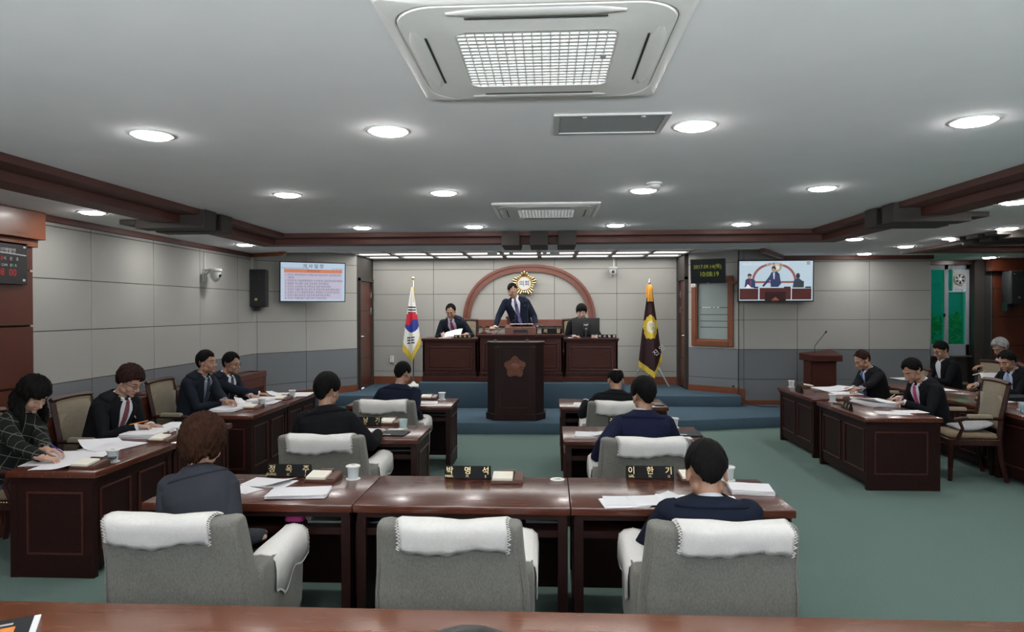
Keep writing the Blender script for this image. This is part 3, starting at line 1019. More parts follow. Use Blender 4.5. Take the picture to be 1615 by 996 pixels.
def make_armchair(label, loc, rz):
    global Pg
    if Pg is not None:
        return dup(Pg, loc, rz, label)
    t = thing('armchair', label, 'armchair', loc, rz, 'grey cloth armchairs of the members')
    Pg = t
    mb = MB()
    loft(mb, [(0, -.205, .07, .355, .065, .05), (0, -.21, .40, .357, .068, .05), (0, -.225, .56, .352, .07, .05), (0, -.245, .66, .336, .072, .05), (0, -.285, .80, .326, .072, .04), (0, -.300, .862, .322, .070, .04), (0, -.303, .882, .318, .062, .04), (0, -.305, .887, .29, .04, .03)])
    # shallow dip in the middle of the top between two soft shoulders
    o = build('backrest', mb, M_GREY, t, sub=1)
    me = o.data
    for v in me.vertices:
        if v.co.z > .82:
            v.co.z -= .018 * max(0, 1 - (abs(v.co.x) / .27) ** 4)
    mb = MB()
    pts = []
    for z, w, y in [(.10, .357, -.272), (.56, .352, -.295), (.66, .338, -.315), (.80, .326, -.352), (.858, .318, -.366)]:
        pts.append((w - .022, y, z))
    ring = pts + [(-.0, -.366, .842)] + [(-x, y, z) for x, y, z in reversed(pts)]
    mb.tube([(p[0], p[1] + .004, p[2]) for p in ring], .0045, 6)
    build('piping', mb, M_GREY, t, smooth=3)
    for s in (-1, 1):
        mb = MB()
        M = Matrix.Translation((s * .305, .10, 0))
        loft(mb, [(0, -.02, .07, .062, .28, .04), (0, -.02, .40, .062, .28, .04), (0, -.01, .56, .066, .29, .04), (0, 0, .60, .066, .285, .04), (0, 0, .622, .05, .27, .04)], 0, M)
        build('armrest', mb, M_GREY, t, sub=1)
    mb = MB(); loft(mb, [(0, .10, .08, .25, .26, .03), (0, .10, .30, .25, .27, .03)]); build('seat_base', mb, M_GREY, t, smooth=.7)
    mb = MB(); loft(mb, [(0, .12, .30, .235, .26, .05), (0, .12, .34, .243, .27, .06), (0, .12, .41, .243, .27, .06), (0, .12, .44, .22, .24, .06)]); build('seat_cushion', mb, M_GREY, t, sub=1)
    for sx in (-1, 1):
        for y in (-.2, .32):
            build('foot', MB().lathe([(.018, 0), (.025, .08)], 12, cx=sx * .30, cy=y), M_BLACK, t, smooth=.7)
    return t


ACH = [(-1.715, 3.33, 0, 'nearest row left, woman in grey jacket', 'R'), (-.44, 3.31, .0, 'empty, nearest row in the middle', 'LR'), (.755, 3.33, 0, 'nearest row right, man in dark navy', 'L'),
       (-1.70, 5.33, 0, 'second row on the left', 'R'), (.70, 5.30, .0, 'second row on the right, man in bright navy suit', 'L'),
       (-1.70, 7.28, 0, 'row closest to the platform on the left', 'R'), (.72, 7.28, 0, 'row closest to the platform on the right, balding man', 'L')]
for x, y, rz, l, arms in ACH:
    make_armchair('grey armchair seen from behind, ' + l, (x, y, 0), rz)
    cover_back((x, y, 0), rz, 'white cover over armchair back, ' + l, {-1.715: -.045, -.44: .02, .755: .045}.get(x, .0) + (.04 if (x, y) == (.70, 5.30) else 0), .236)
    for a in arms:
        cover_arm((x, y, 0), rz, 1 if a == 'R' else -1, 'white cover on %s chair arm, %s' % ('right' if a == 'R' else 'left', l))

# ---------------------------------------------------------------- wooden armchairs with beige upholstery
Pw = None


def make_woodchair(label, loc, rz, h=1.03):
    global Pw
    if Pw is not None:
        return dup(Pw, loc, rz, label)
    t = thing('upholstered_armchair', label, 'chair', loc, rz, 'dark wooden armchairs with beige upholstery')
    Pw = t
    for s in (-1, 1):
        build('rear_leg', MB().tube([(s * .25, -.31, 0), (s * .25, -.25, .25), (s * .25, -.235, .46), (s * .25, -.255, .7), (s * .25, -.32, h - .02)], [.026, .030, .034, .030, .027], 4, round_ends=False, up=(0, 1, 0)), M_CHWOOD, t, bevel=.003)
        build('front_leg', MB().tube([(s * .26, .24, 0), (s * .26, .235, .25), (s * .26, .23, .44)], [.025, .029, .033], 4, round_ends=False), M_CHWOOD, t, bevel=.003)
        mb = MB().tube([(s * .265, -.25, .665), (s * .285, -.05, .672), (s * .29, .14, .665), (s * .288, .20, .655)], [.018, .022, .022, .02], 8)
        mb.tube([(s * .288, .17, .655), (s * .28, .13, .56), (s * .265, .17, .45)], [.018, .017, .02], 8)
        build('armrest', mb, M_CHWOOD, t, smooth=3)
        mb = MB(); loft(mb, [(s * .282, -.03, .672, .028, .125, .02), (s * .282, -.03, .70, .028, .12, .025), (s * .282, -.03, .71, .018, .11, .018)])
        build('arm_pad', mb, M_BEIGE, t, smooth=.8)
    A = lambda z: -.235 - (z - .46) * .15
    mb = MB()
    n = 13
    for i in range(n - 1):
        for zz in (0, 1):
            pass
    P = []
    for i in range(n):
        u = i / (n - 1) * 2 - 1
        P.append((u * .27, A(h) - .0, h + .012 * (1 - u * u)))
    mb.tube(P, .026, 4, round_ends=False, up=(0, 1, 0))
    build('lower_back_rail', MB().tube([(-.25, A(.54), .54), (.25, A(.54), .54)], .02, 4, round_ends=False), M_CHWOOD, t, bevel=.003)
    build('back_frame', mb, M_CHWOOD, t, bevel=.003)
    mb = MB()
    for sgn, off in ((1, .012), (-1, -.012)):
        Q = np.zeros((10, 13, 3))
        for i in range(10):
            for j in range(13):
                u = j / 12 * 2 - 1; v = i / 9
                ztop = h - .02 + .010 * (1 - u * u)
                z = .55 + v * (ztop - .55)
                puff = .028 * (1 - u ** 4) * (1 - (2 * v - 1) ** 4)
                Q[i, j] = (u * .225, A(z) + off + sgn * puff, z)
        mb.grid(Q)
    mb.box(-.225, .225, A(.75) - .012, A(.75) + .012, .60, .90)
    build('back_upholstery', mb, M_BEIGE, t, smooth=3)
    mb = MB()
    for s in (-1, 1):
        for k in range(22):
            z = .56 + k * .021
            for off in (-.017, .017):
                mb.ell((s * .222, A(z) + off, z), .0045, 6, 4)
    for k in range(20):
        x = -.21 + k * .0221
        z = h - .018 + .010 * (1 - (x / .225) ** 2)
        for off in (-.017, .017):
            mb.ell((x, A(z) + off, z), .0045, 6, 4)
    build('nail_trim', mb, M_BRASS, t)
    mb = MB().box(-.27, .27, -.25, .255, .38, .44)
    build('seat_rail', mb, M_CHWOOD, t, bevel=.006)
    mb = MB(); loft(mb, [(0, 0, .435, .262, .245, .03), (0, 0, .47, .265, .25, .05), (0, 0, .50, .25, .235, .06), (0, 0, .512, .20, .19, .06)])
    build('seat', mb, M_SEATBR, t, sub=1)
    mb = MB()
    for k in range(26):
        for y in (-.25, .256):
            mb.ell((-.255 + k * .0204, y, .442), .0045, 6, 4)
    for k in range(24):
        for s in (-1, 1):
            mb.ell((s * .27, -.24 + k * .0208, .442), .0045, 6, 4)
    build('seat_nails', mb, M_BRASS, t)
    return t


make_woodchair('wooden armchair with beige back, empty backrest visible behind the man in pink tie', (4.50, 7.66, 0), PI / 2 - .12)
make_woodchair('wooden armchair with beige back behind the man in blue tie', (4.55, 9.22, 0), PI / 2 - .1)
make_woodchair('wooden armchair at the left edge under the woman in checked dress', (-4.04, 4.98, 0), -PI / 2)
make_woodchair('wooden armchair with beige back behind the man in striped tie', (-4.06, 6.05, 0), -PI / 2)
make_woodchair('wooden armchair with beige back behind the man in checked shirt', (-4.06, 7.48, 0), -PI / 2)
make_woodchair('wooden armchair under the older man in glasses at the far left desk', (-4.06, 8.45, 0), -PI / 2)
make_woodchair('wooden armchair of the seated man with red tie on the platform', (-1.58, 12.42, .59), PI)
make_woodchair('wooden armchair of the man behind the monitor', (.52, 12.45, .59), PI)
make_woodchair('wooden armchair beneath the man with the badge', (6.15, 10.34, 0), PI / 2)
make_woodchair('wooden armchair under the man in pale blue tie at the right edge', (6.25, 8.72, 0), PI / 2)
make_woodchair('wooden armchair under the grey haired man', (6.95, 10.45, 0), PI / 2)

# chairman's high-backed wooden chair
t = thing('high_backed_chair', 'reddish wooden high backed chair behind the standing man', 'chair', (-.52, 12.75, .59), PI)
mb = MB()
mb.box(-.27, -.21, -.30, -.25, .0, 1.10); mb.box(.21, .27, -.30, -.25, .0, 1.10)
build('back_post', MB().box(-.27, -.21, -.30, -.25, 0, 1.08), M_MOULD, t, bevel=.006)
build('back_post', MB().box(.21, .27, -.30, -.25, 0, 1.08), M_MOULD, t, bevel=.006)
mb = MB(); mb.tube([(u * .27, -.275, 1.08 + .05 * (1 - u * u)) for u in np.linspace(-1, 1, 11)], .028, 8)
build('crest_rail', mb, M_MOULD, t, smooth=3)
mb = MB(); loft(mb, [(0, -.27, .52, .21, .03, .02), (0, -.27, .8, .21, .04, .03), (0, -.27, 1.06, .20, .03, .02)]); build('back_upholstery', mb, M_BEIGE, t, smooth=.8)
mb = MB(); loft(mb, [(0, 0, .40, .27, .26, .05), (0, 0, .48, .27, .26, .06), (0, 0, .50, .24, .23, .06)]); build('seat', mb, M_SEATBR, t, smooth=.8)
for s in (-1, 1):
    build('front_leg', MB().box(s * .25 - .025, s * .25 + .025, .2, .25, 0, .40), M_MOULD, t, bevel=.004)
    build('armrest', MB().tube([(s * .25, -.26, .70), (s * .27, 0, .70), (s * .27, .2, .68), (s * .26, .22, .42)], .022, 8), M_MOULD, t, smooth=3)

# black leather chair with a carved wooden crest, right bay
t = thing('leather_chair', 'black leather chair with carved brown crest, between the seated men at the right', 'chair', (6.12, 9.68, 0), PI / 2)
for s in (-1, 1):
    build('back_post', MB().tube([(s * .25, -.24, 0), (s * .25, -.24, .45), (s * .26, -.30, 1.02)], [.022, .024, .02], 6), M_CHWOOD, t, smooth=3)
    build('front_leg', MB().tube([(s * .24, .22, 0), (s * .25, .22, .42)], [.018, .024], 6), M_CHWOOD, t, smooth=3)
    build('armrest', MB().tube([(s * .26, -.26, .66), (s * .28, 0, .68), (s * .28, .18, .65), (s * .25, .2, .43)], .02, 8), M_CHWOOD, t, smooth=3)
mb = MB().tube([(u * .27, -.305, 1.00 + .045 * (1 - abs(u) ** 1.6) + .008 * math.cos(u * 9)) for u in np.linspace(-1, 1, 25)], [.02 + .016 * (1 - abs(u)) + .004 * math.cos(u * 20) for u in np.linspace(-1, 1, 25)], 8)
build('carved_crest', mb, M_MOULD, t, smooth=3)
mb = MB(); loft(mb, [(0, -.25, .52, .225, .035, .03), (0, -.27, .75, .23, .05, .04), (0, -.29, .96, .225, .035, .03)]); build('backrest', mb, M_LEATHER, t, smooth=.8)
mb = MB(); loft(mb, [(0, 0, .40, .25, .25, .04), (0, 0, .47, .26, .26, .06), (0, 0, .50, .22, .22, .06)]); build('seat', mb, M_LEATHER, t, smooth=.8)

# office chair of which only the top of the back shows at the bottom edge
t = thing('office_chair', 'black office chair, only its rounded top shows at the bottom edge', 'chair', (-.20, 1.56, 0))
q = at(750, 989, Y=1.72)
mb = MB(); loft(mb, [(0, .16, q.z - .42, .17, .03, .03), (0, .17, q.z - .2, .22, .04, .04), (0, .16, q.z - .05, .16, .035, .035), (0, .155, q.z - .015, .09, .03, .03), (0, .155, q.z, .04, .02, .02)])
build('backrest', mb, M_LEATHER, t, smooth=.9)
mb = MB(); loft(mb, [(0, -.1, .42, .22, .22, .08), (0, -.1, .50, .22, .22, .09)]); build('seat', mb, M_LEATHER, t, smooth=.8)
build('stem', MB().lathe([(.03, .1), (.03, .42)], 16, cy=-.1).tube([(0, .1, .45), (0, .19, .55)], .02, 8), M_BLACK, t, smooth=.8)
for k in range(5):
    a = k * 2 * PI / 5 + .3
    build('base_arm', MB().tube([(0, -.1, .12), (.27 * math.cos(a), -.1 + .27 * math.sin(a), .06)], [.022, .015], 8), M_BLACK, t, smooth=3)
    build('caster', MB().ell((.27 * math.cos(a), -.1 + .27 * math.sin(a), .03), .03, 12, 8), M_BLACK, t, smooth=3)

# grey cushion lying on the armchair seat, right
t = thing('seat_cushion', 'grey flat cushion on the seat of the wooden armchair, right', 'cushion', (4.50, 7.66, .505), PI / 2 - .12)
mb = MB(); loft(mb, [(0, -.06, .0, .18, .16, .06), (0, -.05, .03, .22, .18, .08), (0, -.06, .055, .17, .15, .06)])
o = build('cushion_body', mb, mat('grey_cushion_cloth', (.30, .30, .31), .95, .25, 60), t, sub=1)
for v in o.data.vertices: v.co.z += max(0, -v.co.y - .03) * .35

# ---------------------------------------------------------------- heater covers along the left wall
M_HEAT = wood('heater_cover_wood', (0.0780, 0.0210, 0.0132), (0.1080, 0.0300, 0.0180), .35, (1, 1, 1), .2)
for k, (y0, y1, l) in enumerate([(4.5, 7.45, 'nearer long low wooden heater cover with slatted front along the left wall'), (7.48, 10.4, 'farther long low wooden heater cover with slatted front at the end of the left wall')]):
    t = thing('heater_cover', l, 'heater cover', (XL, y0, 0), 0, 'wooden heater covers')
    L = y1 - y0
    mb = MB()
    mb.box(.05, .36, 0, L, .82, .86); mb.box(.05, .12, 0, L, .86, .885); mb.box(.31, .37, 0, L, .80, .885)
    mb.box(.05, .36, 0, .05, .86, .885); mb.box(.05, .36, L - .05, L, .86, .885)
    build('top_board', mb, M_HEAT, t, bevel=.004)
    mb = MB().box(.33, .355, 0, L, .66, .82).box(.33, .355, 0, L, 0, .10).box(.05, .355, 0, .03, 0, .82).box(.05, .355, L - .03, L, 0, .82)
    for j in range(3): mb.box(.325, .358, j * (L - .08) / 2, j * (L - .08) / 2 + .08, .0, .82)
    build('case', mb, M_HEAT, t, bevel=.003)
    mb = MB()
    for j in range(int(L / .035)):
        mb.box(.335, .35, .05 + j * .035, .062 + j * .035, .10, .66)
    build('slat_grille', mb, M_HEAT, t)
    build('top_grille', MB().box(.13, .30, .06, L - .06, .862, .868), mat('dark_grille', (.07, .075, .07), .6, .2, 200), t)

# ---------------------------------------------------------------- platform desks
Zs = .59


def stage_desk(label, x0, x1, yf, h, d=.62):
    t = thing('platform_desk', label, 'desk', ((x0 + x1) / 2, yf, Zs), 0, 'carved mahogany desks on the platform')
    w = (x1 - x0) / 2
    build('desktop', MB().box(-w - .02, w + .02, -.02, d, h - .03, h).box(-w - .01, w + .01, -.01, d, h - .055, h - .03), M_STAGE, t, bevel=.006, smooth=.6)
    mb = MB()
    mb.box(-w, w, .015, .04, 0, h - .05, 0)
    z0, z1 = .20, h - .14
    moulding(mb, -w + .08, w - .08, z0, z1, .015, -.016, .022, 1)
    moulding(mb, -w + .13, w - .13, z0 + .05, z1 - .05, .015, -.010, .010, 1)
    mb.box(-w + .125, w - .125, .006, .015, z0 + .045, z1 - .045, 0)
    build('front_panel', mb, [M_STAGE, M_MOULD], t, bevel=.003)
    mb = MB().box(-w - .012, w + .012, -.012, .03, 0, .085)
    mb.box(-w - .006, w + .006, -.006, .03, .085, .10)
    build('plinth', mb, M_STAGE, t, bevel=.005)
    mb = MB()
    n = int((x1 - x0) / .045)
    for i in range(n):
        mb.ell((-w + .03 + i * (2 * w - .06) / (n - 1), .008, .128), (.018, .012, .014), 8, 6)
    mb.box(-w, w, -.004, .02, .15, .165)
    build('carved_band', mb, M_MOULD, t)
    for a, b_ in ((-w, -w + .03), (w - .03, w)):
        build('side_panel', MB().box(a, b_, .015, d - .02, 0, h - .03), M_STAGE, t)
    return t


stage_desk('left carved desk on the platform where the man with red tie sits', -2.16, -1.22, 11.62, .74)
stage_desk('taller middle carved desk on the platform of the standing man', -1.195, .245, 11.56, .81, .66)
stage_desk('right carved desk on the platform carrying the computer monitor', .27, 1.17, 11.62, .74)

# central lectern
cz = .165
t = thing('lectern', 'tall dark faceted lectern with a flower shaped crest in front of the platform', 'lectern', (-.50, 10.15, cz))
W0, Wc, Dp = .44, .315, .46
oct_ = [(-Wc, 0), (Wc, 0), (W0, .20), (W0, Dp), (-W0, Dp), (-W0, .20)]
sc = lambda k: [(x * k, (y - .2) * k + .2) for x, y in oct_]
build('body', MB().prism(sc(.97), .08, 1.15), M_DESK, t, bevel=.004)
build('plinth', MB().prism(sc(1.03), 0, .10), M_DESK, t, bevel=.008)
mbt = MB().prism(sc(1.0), 1.14, 1.17)
build('top_board', mbt, M_DESK, t, bevel=.006)
mb = MB()
moulding(mb, -.235, .235, .18, 1.10, .006, -.012, .016, 0)
build('panel_moulding', mb, wood('lectern_moulding', (.030, .008, .006), (.04, .011, .008), .45, coat=0, spec=.25), t, bevel=.003)
for s in (-1, 1):
    build('corner_moulding', MB().box(s * .275 - .03, s * .275 + .03, -.004, .008, 1.09, 1.105), M_MOULD, t)


def crest_outline(R0, n=180, dent=.06, lob=.03):
    """pentagonal flower outline, one lobe up"""
    pts = []
    for i in range(n):
        a = 2 * PI * i / n
        k = math.cos(((a - PI / 2 + PI / 5) % (2 * PI / 5)) - PI / 5)
        r = R0 * (.865 + .135 * math.cos(5 * (a - PI / 2))) * (1 + lob * abs(math.cos(12.5 * (a - PI / 2))))
        pts.append((r * math.cos(a), r * math.sin(a)))
    return pts


M_CREST = wood('crest_wood', (0.1400, 0.0420, 0.0175), (0.1820, 0.0560, 0.0245), .45)
Mc = Matrix.Translation((0, -.006, .80)) @ Matrix.Rotation(PI / 2, 4, 'X')
mb = MB().prism(crest_outline(.165), 0, .018, 0, Mc)
cr = build('crest', mb, M_CREST, t, bevel=.003)
mb = MB()
for i in range(25):
    a = PI / 2 + 2 * PI * i / 25
    r = .155 * (.905 + .095 * math.cos(5 * (a - PI / 2)))
    mb.tube([xf(np.array([[.075 * math.cos(a), .075 * math.sin(a), .019]]), Mc)[0], xf(np.array([[r * math.cos(a), r * math.sin(a), .019]]), Mc)[0]], [.006, .010], 6)
mb.lathe([(.001, .02), (.060, .022), (.066, .018)], 32, 0, Mc)
build('petal_ridges', mb, M_CREST, cr, smooth=.8)


def gooseneck(name, label, cat, pts, base=None, r=.0045, head=.011, hl=.05, group=None):
    t = thing(name, label, cat, (0, 0, 0), 0, group)
    P = [Vector(p) for p in pts]
    t.location = P[0]
    L = [tuple(p - P[0]) for p in P]
    build('stem', MB().tube(L, r, 8), M_BLACKM, t, smooth=3)
    d = (P[-1] - P[-2]).normalized()
    build('microphone_head', MB().tube([L[-1], tuple(Vector(L[-1]) + d * hl)], head, 10), M_BLACKM, t, smooth=3)
    if base is not None:
        build('mic_base', MB().lathe([(.032, 0), (.032, .012), (.012, .022), (.010, .04)], 20), M_BLACK, t, smooth=.8)
    return t


gm = 'thin black gooseneck microphones'
Zp = cz + 1.17
q0 = at(781, 533, Z=Zp); Yp = 10.42
A_ = at(781, 530, Y=Yp); A_.z = Zp
gooseneck('gooseneck_microphone', 'thin gooseneck microphone on the central lectern, the left one leaning right', 'microphone', [A_, at(781.5, 527, Y=Yp), at(786, 522, Y=Yp), at(797, 514, Y=Yp), at(811, 505, Y=Yp)], True, group=gm)
A_ = at(831.5, 530, Y=Yp); A_.z = Zp
gooseneck('gooseneck_microphone', 'thin gooseneck microphone on the central lectern, the right one leaning left', 'microphone', [A_, at(832, 527, Y=Yp), at(829, 522, Y=Yp), at(822, 514, Y=Yp), at(815, 503, Y=Yp)], True, group=gm)
for px, py, l in ((813, 480, 'left of two upright ones before the standing man'), (832, 482, 'right of two upright ones before the standing man')):
    Yq = 11.8
    b0 = at(px, 520, Y=Yq); b0.z = Zs + .81
    gooseneck('gooseneck_microphone', 'thin gooseneck microphone, ' + l, 'microphone', [b0, at(px, 512, Y=Yq), at(px, py + 8, Y=Yq), at(px + .6, py + 4, Y=Yq - .01)], True, group=gm, r=.0038)

# side lectern at the right
t = thing('lectern', 'small brown lectern with overhanging top by the right fabric wall', 'lectern', (4.38, 11.25, cz), .0)
build('body', MB().prism([(-.17, -.12), (.20, -.12), (.20, .18), (-.17, .18)], .05, .82), M_STAGE, t, bevel=.004)
build('column', MB().box(-.205, -.172, -.10, .18, .05, .82), M_STAGE, t, bevel=.004)
build('plinth', MB().box(-.22, .22, -.14, .20, 0, .06), M_STAGE, t, bevel=.005)
mb = MB().prism([(-.18, .80), (.20, .80), (.20, .94), (-.18, .94)], -.20, .0, 0, Matrix.Identity(4), axis='Y')
mb = MB()
P = np.array([(-.20, -.20, .82), (.265, -.20, .82), (.265, .22, .82), (-.265, .22, .82), (-.20, -.20, .915), (.265, -.20, .915), (.265, .22, .99), (-.265, .22, .93)])
P[:, 0] += 0
mb.add(P, [(0, 3, 2, 1), (4, 5, 6, 7), (0, 1, 5, 4), (1, 2, 6, 5), (2, 3, 7, 6), (3, 0, 4, 7)])
build('sloped_top', mb, M_STAGE, t, bevel=.006)
Yq = 11.3
b0 = at(1285, 556, Y=Yq)
gooseneck('gooseneck_microphone', 'gooseneck microphone bent to the right on the side lectern', 'microphone', [b0, at(1285, 546, Y=Yq), at(1286, 544, Y=Yq), at(1302, 524, Y=Yq)], None, group=gm, r=.005, head=.012, hl=.02)

# ================================================================== ON THE WALLS AND CEILING
# ceiling cassettes


def cassette(name, label, loc, W, drop=.03, louvre_open=True):
    t = thing(name, label, 'air conditioner', loc, 0, 'four way ceiling air conditioners')
    w = W / 2
    mb = MB()
    R_ = []
    for r, z in ((w, .005), (w, -.012), (w - .008, -.020), (w - .035, -.028), (w - .042, -.028), (w - .046, -.022)):
        q = rrect(r, r, .03 if r > w - .03 else .15, 8)
        R_.append(np.column_stack([q, np.full(len(q), z)]))
    mb.grid(np.array(R_), closed_u=True)
    build('outer_panel', mb, M_ACP, t, smooth=.5)
    mb = MB()
    gw = W * .27
    R_ = []
    for r, z, rr in ((w - .048, -.020, .15), (w - .052, -.030, .15), (gw + .03, -.036, .05), (gw + .006, -.038, .05), (gw, -.030, .045)):
        q = rrect(r, r, rr, 8); R_.append(np.column_stack([q, np.full(len(q), z)]))
    mb.grid(np.array(R_), closed_u=True)
    build('inner_panel', mb, M_ACP, t, smooth=.5)
    build('dark_gap', MB().box(-w + .06, w - .06, -w + .06, w - .06, -.018, -.014), M_BLACKM, t)
    for k in range(4):
        M = Matrix.Rotation(k * PI / 2, 4, 'Z')
        mb = MB()
        L = W * .27
        P = []
        prof = [(0, -.031), (.010, -.0335), (.035, -.034), (.070, -.033), (.078, -.030)]
        for u in np.linspace(-1, 1, 13):
            sh = 1 - .75 * max(0, abs(u) - .72) / .28
            P.append([(u * L * 1.04, w - .094 + .062 * (y / .078 - .5) * sh, z - .002) for y, z in prof])
        v = np.array(P)
        v = xf(v.reshape(-1, 3), M).reshape(v.shape)
        mb.grid(v)
        build('louvre', mb, M_ACP, t, smooth=.8)
        mb = MB().box(-L * .84, L * .84, w - .134, w - .126, -.0365, -.031, 0, M)
        build('louvre_slot', mb, M_BLACKM, t)
    mb = MB()
    n = 17
    for i in range(n + 1):
        x = -gw + 2 * gw * i / n
        mb.box(x - .0018, x + .0018, -gw, gw, -.036, -.030)
    m_ = 17
    for i in range(m_ + 1):
        y = -gw + 2 * gw * i / m_
        mb.box(-gw, gw, y - .0018, y + .0018, -.036, -.030)
    build('intake_grille', mb, M_ACP, t)
    build('filter', MB().box(-gw, gw, -gw, gw, -.030, -.026), mat('white_filter', (.80, .82, .84), .8, .02), t)
    build('maker_mark', MB().box(w - .285, w - .265, -.06, -.03, -.040, -.036), M_GPLAST, t)
    return t


cassette('ceiling_air_conditioner', 'large square white ceiling air conditioner right overhead, cut by the top edge', (-.04, 2.66, ZH), 1.05)
cassette('ceiling_air_conditioner', 'square white ceiling air conditioner farther off, above the lectern', (-.02, 6.90, ZH), 1.03)
t = thing('access_hatch', 'grey rectangular access hatch in the ceiling beside the near air conditioner', 'hatch', (.33, 3.70, ZH))
mb = MB()
for a, b_, c, e in ((-.30, .30, -.19, -.165), (-.30, .30, .165, .19), (-.30, -.27, -.165, .165), (.27, .30, -.165, .165)):
    mb.box(a, b_, c, e, -.012, .0)
build('hatch_frame', mb, M_GPLAST, t, bevel=.002)
build('hatch_door', MB().box(-.268, .268, -.163, .163, -.006, .0), mat('hatch_grey', (.30, .32, .32), .6, .02), t)
for x in (-.14, .16):
    build('latch', MB().lathe([(.012, -.014), (.012, -.006)], 12, cx=x, cy=-.155), M_WPLAST, t)
q = at(1032, 288, Z=ZH)
t = thing('smoke_detector', 'round white smoke detector on the ceiling', 'smoke detector', (q.x, q.y, ZH))
build('detector_base', MB().lathe([(.062, 0), (.062, -.014), (.050, -.018)], 28), M_WPLAST, t, smooth=.8)
build('detector_head', MB().lathe([(.046, -.017), (.046, -.036), (.030, -.048), (.002, -.050)], 28), M_WPLAST, t, smooth=.8)

# small rolled banner rail hanging at the back cornice
t = thing('hanging_rail', 'thin clear rail with small fittings hanging under the back cornice', 'rail', (-.38, 9.75, 2.60))
build('rail_tube', MB().tube([(-.45, 0, .0), (.45, 0, .012)], .006, 8), M_GPLAST, t, smooth=3)
for x, s in ((-.42, .07), (-.15, .03), (.33, .03), (.47, .07)):
    build('fitting', MB().box(x - s, x + s, -.03, .03, -.01, .045).box(x - .006, x + .006, -.01, .01, .04, .13), M_GPLAST, t, bevel=.003)

# arch of wood on the rear wall with the gilt emblem
ax0, ax1, az0, az1 = -1.70, .935, 1.50, 2.71
cxm = (ax0 + ax1) / 2


def arch_path(ins, n=40):
    """outline of the arch: straight sides up to a flattened round top, ins = inset"""
    w = (ax1 - ax0) / 2 - ins; hgt = az1 - az0 - ins
    p = []
    for i in range(n + 1):
        a = PI * i / n
        c, s_ = math.cos(a), math.sin(a)
        e = .86
        p.append((cxm + w * math.copysign(abs(c) ** e, c), az0 + hgt * abs(s_) ** e))
    return p


M_ARCH = wood('arch_wood', (0.1365, 0.0423, 0.0260), (0.1690, 0.0553, 0.0338), .4, (1, 1, 1), .1)
mb = MB()
for o_, i_, y in ((0, .05, 13.43), (.05, .10, 13.45), (.10, .145, 13.44)):
    A, B = arch_path(o_), arch_path(i_)
    n = len(A)
    v = [(x, y, z) for x, z in A] + [(x, y, z) for x, z in B] + [(x, 13.485, z) for x, z in A] + [(x, 13.485, z) for x, z in B]
    f = []
    for k in range(n - 1):
        f += [(k, k + 1, n + k + 1, n + k), (k, 2 * n + k, 2 * n + k + 1, k + 1), (n + k, n + k + 1, 3 * n + k + 1, 3 * n + k)]
    mb.add(v, f)
mb.box(ax0, ax1, 13.43, 13.485, az0 - .005, az0 + .12)
tag(build('wall_arch', mb, M_ARCH, smooth=.5), 'reddish brown wooden arch with flat base on the wall behind the platform', 'arch')

q = at(827, 447, Y=13.40)
t = thing('wall_emblem', 'gilt flower shaped council emblem on the wall inside the arch', 'emblem', tuple(q))
Mx = Matrix.Rotation(PI / 2, 4, 'X')
R0 = .252
mb = MB().prism([(x * (.93 + .07 * math.cos(5 * (math.atan2(y, x) - PI / 2))), y * (.93 + .07 * math.cos(5 * (math.atan2(y, x) - PI / 2)))) for x, y in crest_outline(R0 * .93, lob=.0)], -.03, .0, 0, Mx)
build('backing', mb, mat('dark_bronze', (.10, .07, .03), .5, .1), t, bevel=.004)
mb = MB()
for i in range(25):
    a = PI / 2 + 2 * PI * i / 25
    r = R0 * (.865 + .135 * math.cos(5 * (a - PI / 2)))
    p0 = xf(np.array([[.13 * math.cos(a), .13 * math.sin(a), .0]]), Mx)[0]; p1 = xf(np.array([[r * .92 * math.cos(a), r * .92 * math.sin(a), .012]]), Mx)[0]
    mb.tube([p0, (p0 + p1) / 2, p1], [.010, .0145, .0195], 8)
build('petals', mb, M_GOLD, t, smooth=3)
build('white_disc', MB().lathe([(.001, .022), (.120, .022), (.122, .0)], 40, 0, Mx), mat('enamel_white', (.62, .62, .62), .35, .02), t)
build('disc_rim', MB().lathe([(.118, .0), (.118, .026), (.128, .026), (.130, .0)], 40, 0, Mx), M_GOLD, t, smooth=.6)
text('emblem_lettering', '의회', .115, Mx @ Matrix.Translation((0, -.002, .023)), M_INK, t, .001, bold=.0012)

# ---------------------------------------------------------------- screens
def screen(name, label, c, w, h, xdir, tilt=0, th=.05, bz=.012):
    """flat screen: returns (thing, matrix) with +Y of the matrix up and +Z towards the viewer"""
    x = Vector(xdir).normalized()
    n = x.cross(Vector((0, 0, 1))).normalized()
    if n.y > 0: pass
    up = Vector((0, 0, 1))
    up = (Matrix.Rotation(tilt, 3, x) @ up)
    M = frameM((0, 0, 0), x, up)
    t = thing(name, label, 'television')
    t.location = c
    mb = MB().box(-w / 2, w / 2, -h / 2, h / 2, -th, -.004, 0, M)
    build('casing', mb, M_BLACKM, t, bevel=.004)
    mb = MB()
    for a, b_, c_, e in ((-w / 2, w / 2, -h / 2, -h / 2 + bz), (-w / 2, w / 2, h / 2 - bz, h / 2), (-w / 2, -w / 2 + bz, -h / 2, h / 2), (w / 2 - bz, w / 2, -h / 2, h / 2)):
        mb.box(a, b_, c_, e, -.006, .004, 0, M)
    build('bezel', mb, M_BLACK, t)
    return t, M


def quad(name, pts, z, m, t, M, th=.0004):
    mb = MB().prism(pts, z, z + th, 0, M)
    return build(name, mb, m, t)


